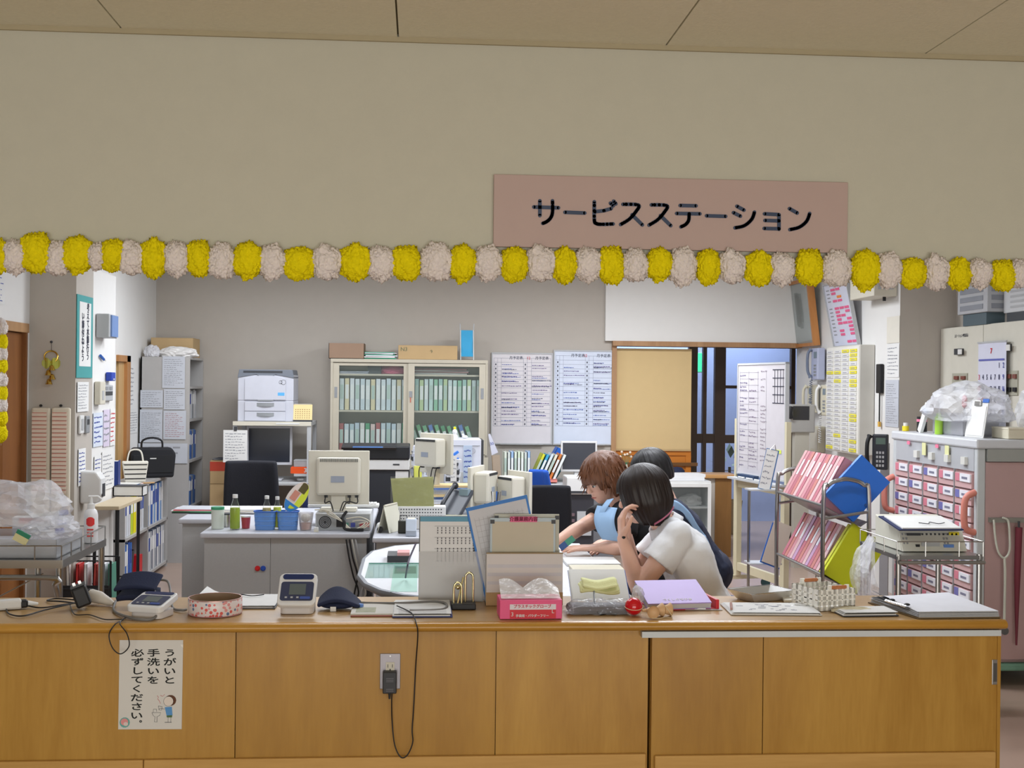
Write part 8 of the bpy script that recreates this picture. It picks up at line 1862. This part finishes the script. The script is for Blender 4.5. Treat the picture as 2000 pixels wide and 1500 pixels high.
# ---- woman in the white polo shirt, nearest
WPOLO = mat((226, 228, 232), .85, var=.02, bump=.1, bscale=300)
yA_ = 5.17
A = dict(head=PY(1255, 968, yA_), face=(-.86, .42, -.28), neck=PY(1300, 1028, yA_+.01), chest=PY(1338, 1085, yA_+.02), pelvis=Vector((PY(1392, 1200, yA_+.05).x, yA_+.05, .52)), torsoface=(-1, .1, -.2),
         armL=[PY(1322, 1048, 5.02), PY(1248, 1150, 4.99), PY(1216, 1052, 5.06)], armR=[PY(1300, 1045, 5.33), PY(1238, 1128, 5.36), PY(1226, 1050, 5.25)],
         handL=((-.06, .10, 1), (1, .1, .1), 1.0, .95, .05, -1), handR=((-.1, -.1, 1), (1, 0, .1), 1.1, .95, .05, 1),
         hair=((22, 16, 15), (44, 31, 27)), hairlen=lambda p: .035 if math.cos(p) > .8 else (-.03 if math.cos(p) > .55 else -.128+.02*math.cos(p)), thick=.022, amp=.006, taper=2.3, seed=3, shirt=WPOLO, sleeve=.52, slw=1.12, stool='stool under the woman in the white polo shirt')
tA, invA, hmA = person('person in a white polo shirt with dark bobbed hair, chin resting on hand', A)
nk = A['neck']
cl = MB(); cl.T = invA
for k_ in range(1):
    ring = []
    for i in range(25):
        a = 2*math.pi*i/24; ring.append((a))
    ax_ = (Vector(A['head'])-nk).normalized(); u_ = ax_.orthogonal().normalized(); v_ = ax_.cross(u_)
    cl.grid(lambda a, b: nk+ax_*(-.012+.042*b)+(u_*math.cos(2*math.pi*a)+v_*math.sin(2*math.pi*a))*(.085-.018*b), 24, 3)
o = cl.build('collar', WPOLO, tA, smooth=2); s = o.modifiers.new('s', 'SOLIDIFY'); s.thickness = .006
ribbon(tA, invA, 'lanyard', [PY(1316, 990, 5.09), PY(1308, 1002, 5.07), PY(1294, 1014, 5.06), PY(1278, 1024, 5.075)], .008, mat((190, 110, 140), .6), (0, .3, 1))
bd = MB(); bd.T = invA; q = Vector(A['armL'][2]); bd.ball(q+Vector((.0, -.028, .01)), .008, 10, 8); bd.build('hair_band', BLACK, tA, smooth=True)
# ---- woman with brown hair, black T-shirt and light blue apron
yB_ = 6.15
APR = mat((156, 190, 228), .8, var=.02)
hz = .735
B = dict(head=PY(1178, 936, yB_), face=(-.80, -.42, -.42), neck=PY(1212, 985, yB_+.03), chest=PY(1240, 1035, yB_+.06), pelvis=Vector((PY(1290, 1150, yB_+.1).x, yB_+.1, .52)), torsoface=(-1, -.1, -.2),
         armL=[PY(1222, 1012, 5.99), PY(1215, 1070, 5.93), PY(1168, 1070, 5.98)], armR=[PY(1190, 1000, 6.33), PY(1135, 1030, 6.22), PY(1082, 1062, 6.0)],
         handL=((-1, .05, -.01), (0, .1, -1), .16, .95, .14, -1), handR=((-1, -.3, -.1), (0, 0, -1), .3, .95, .1, 1),
         hair=((74, 44, 30), (128, 82, 54)), hairlen=lambda p: .02 if math.cos(p) > .75 else (-.02 if math.cos(p) > .35 else -.085), thick=.028, amp=.012, fr=6, fz=14, taper=1.2, seed=8, tufts=260, shirt=mat((26, 26, 30), .85), sleeve=.55, stool='stool under the person with short brown hair')
tB, invB, hmB = person('person with short brown hair in a black T-shirt and light blue apron, leaning over papers', B)
ribbon(tB, invB, 'apron_strap', [PY(1192, 975, 6.0), PY(1180, 992, 5.96), PY(1172, 1012, 5.95)], .035, APR, (1, 0, .2))
ribbon(tB, invB, 'apron', [PY(1186, 990, 5.98), PY(1180, 1012, 5.93), PY(1184, 1035, 5.92), PY(1196, 1056, 5.92)], .10, APR, (1, -.25, -.1))
# ---- person with black hair in a navy shirt and light blue apron, farthest
yC_ = 6.72
Cc = dict(head=PY(1270, 922, yC_), face=(-.9, .1, -.35), neck=PY(1306, 985, yC_), chest=PY(1335, 1035, yC_+.02), pelvis=Vector((PY(1382, 1130, yC_+.05).x, yC_+.05, .52)), torsoface=(-1, 0, -.2),
          armL=[PY(1325, 1010, 6.54), PY(1262, 1075, 6.50), PY(1215, 1070, 6.50)], armR=[PY(1305, 1005, 6.90), PY(1250, 1060, 6.9), PY(1210, 1052, 6.7)],
          handL=((-1, -.1, -.02), (0, 0, -1), .3, .95, .1, -1), handR=((-1, -.2, -.1), (0, 0, -1), .3, .95, .1, 1),
          hair=((14, 13, 15), (28, 26, 28)), hairlen=lambda p: .06 if math.cos(p) > .7 else (.0 if math.cos(p) > .2 else -.07), thick=.02, amp=.005, taper=2.0, seed=15, shirt=mat((34, 40, 60), .85), sleeve=.5, stool='stool under the person with black hair')
tC, invC, hmC = person('person with short black hair in a navy shirt and light blue apron, seated farthest', Cc)
ribbon(tC, invC, 'apron_strap', [PY(1304, 985, 6.56), PY(1322, 988, 6.50), PY(1345, 1008, 6.48), PY(1362, 1035, 6.49), PY(1378, 1056, 6.52)], .05, APR, (.1, -.25, 1))
ribbon(tC, invC, 'apron_tie', [PY(1374, 1046, 6.5), PY(1382, 1062, 6.5), PY(1388, 1085, 6.53)], .02, APR, (1, -.2, .2))
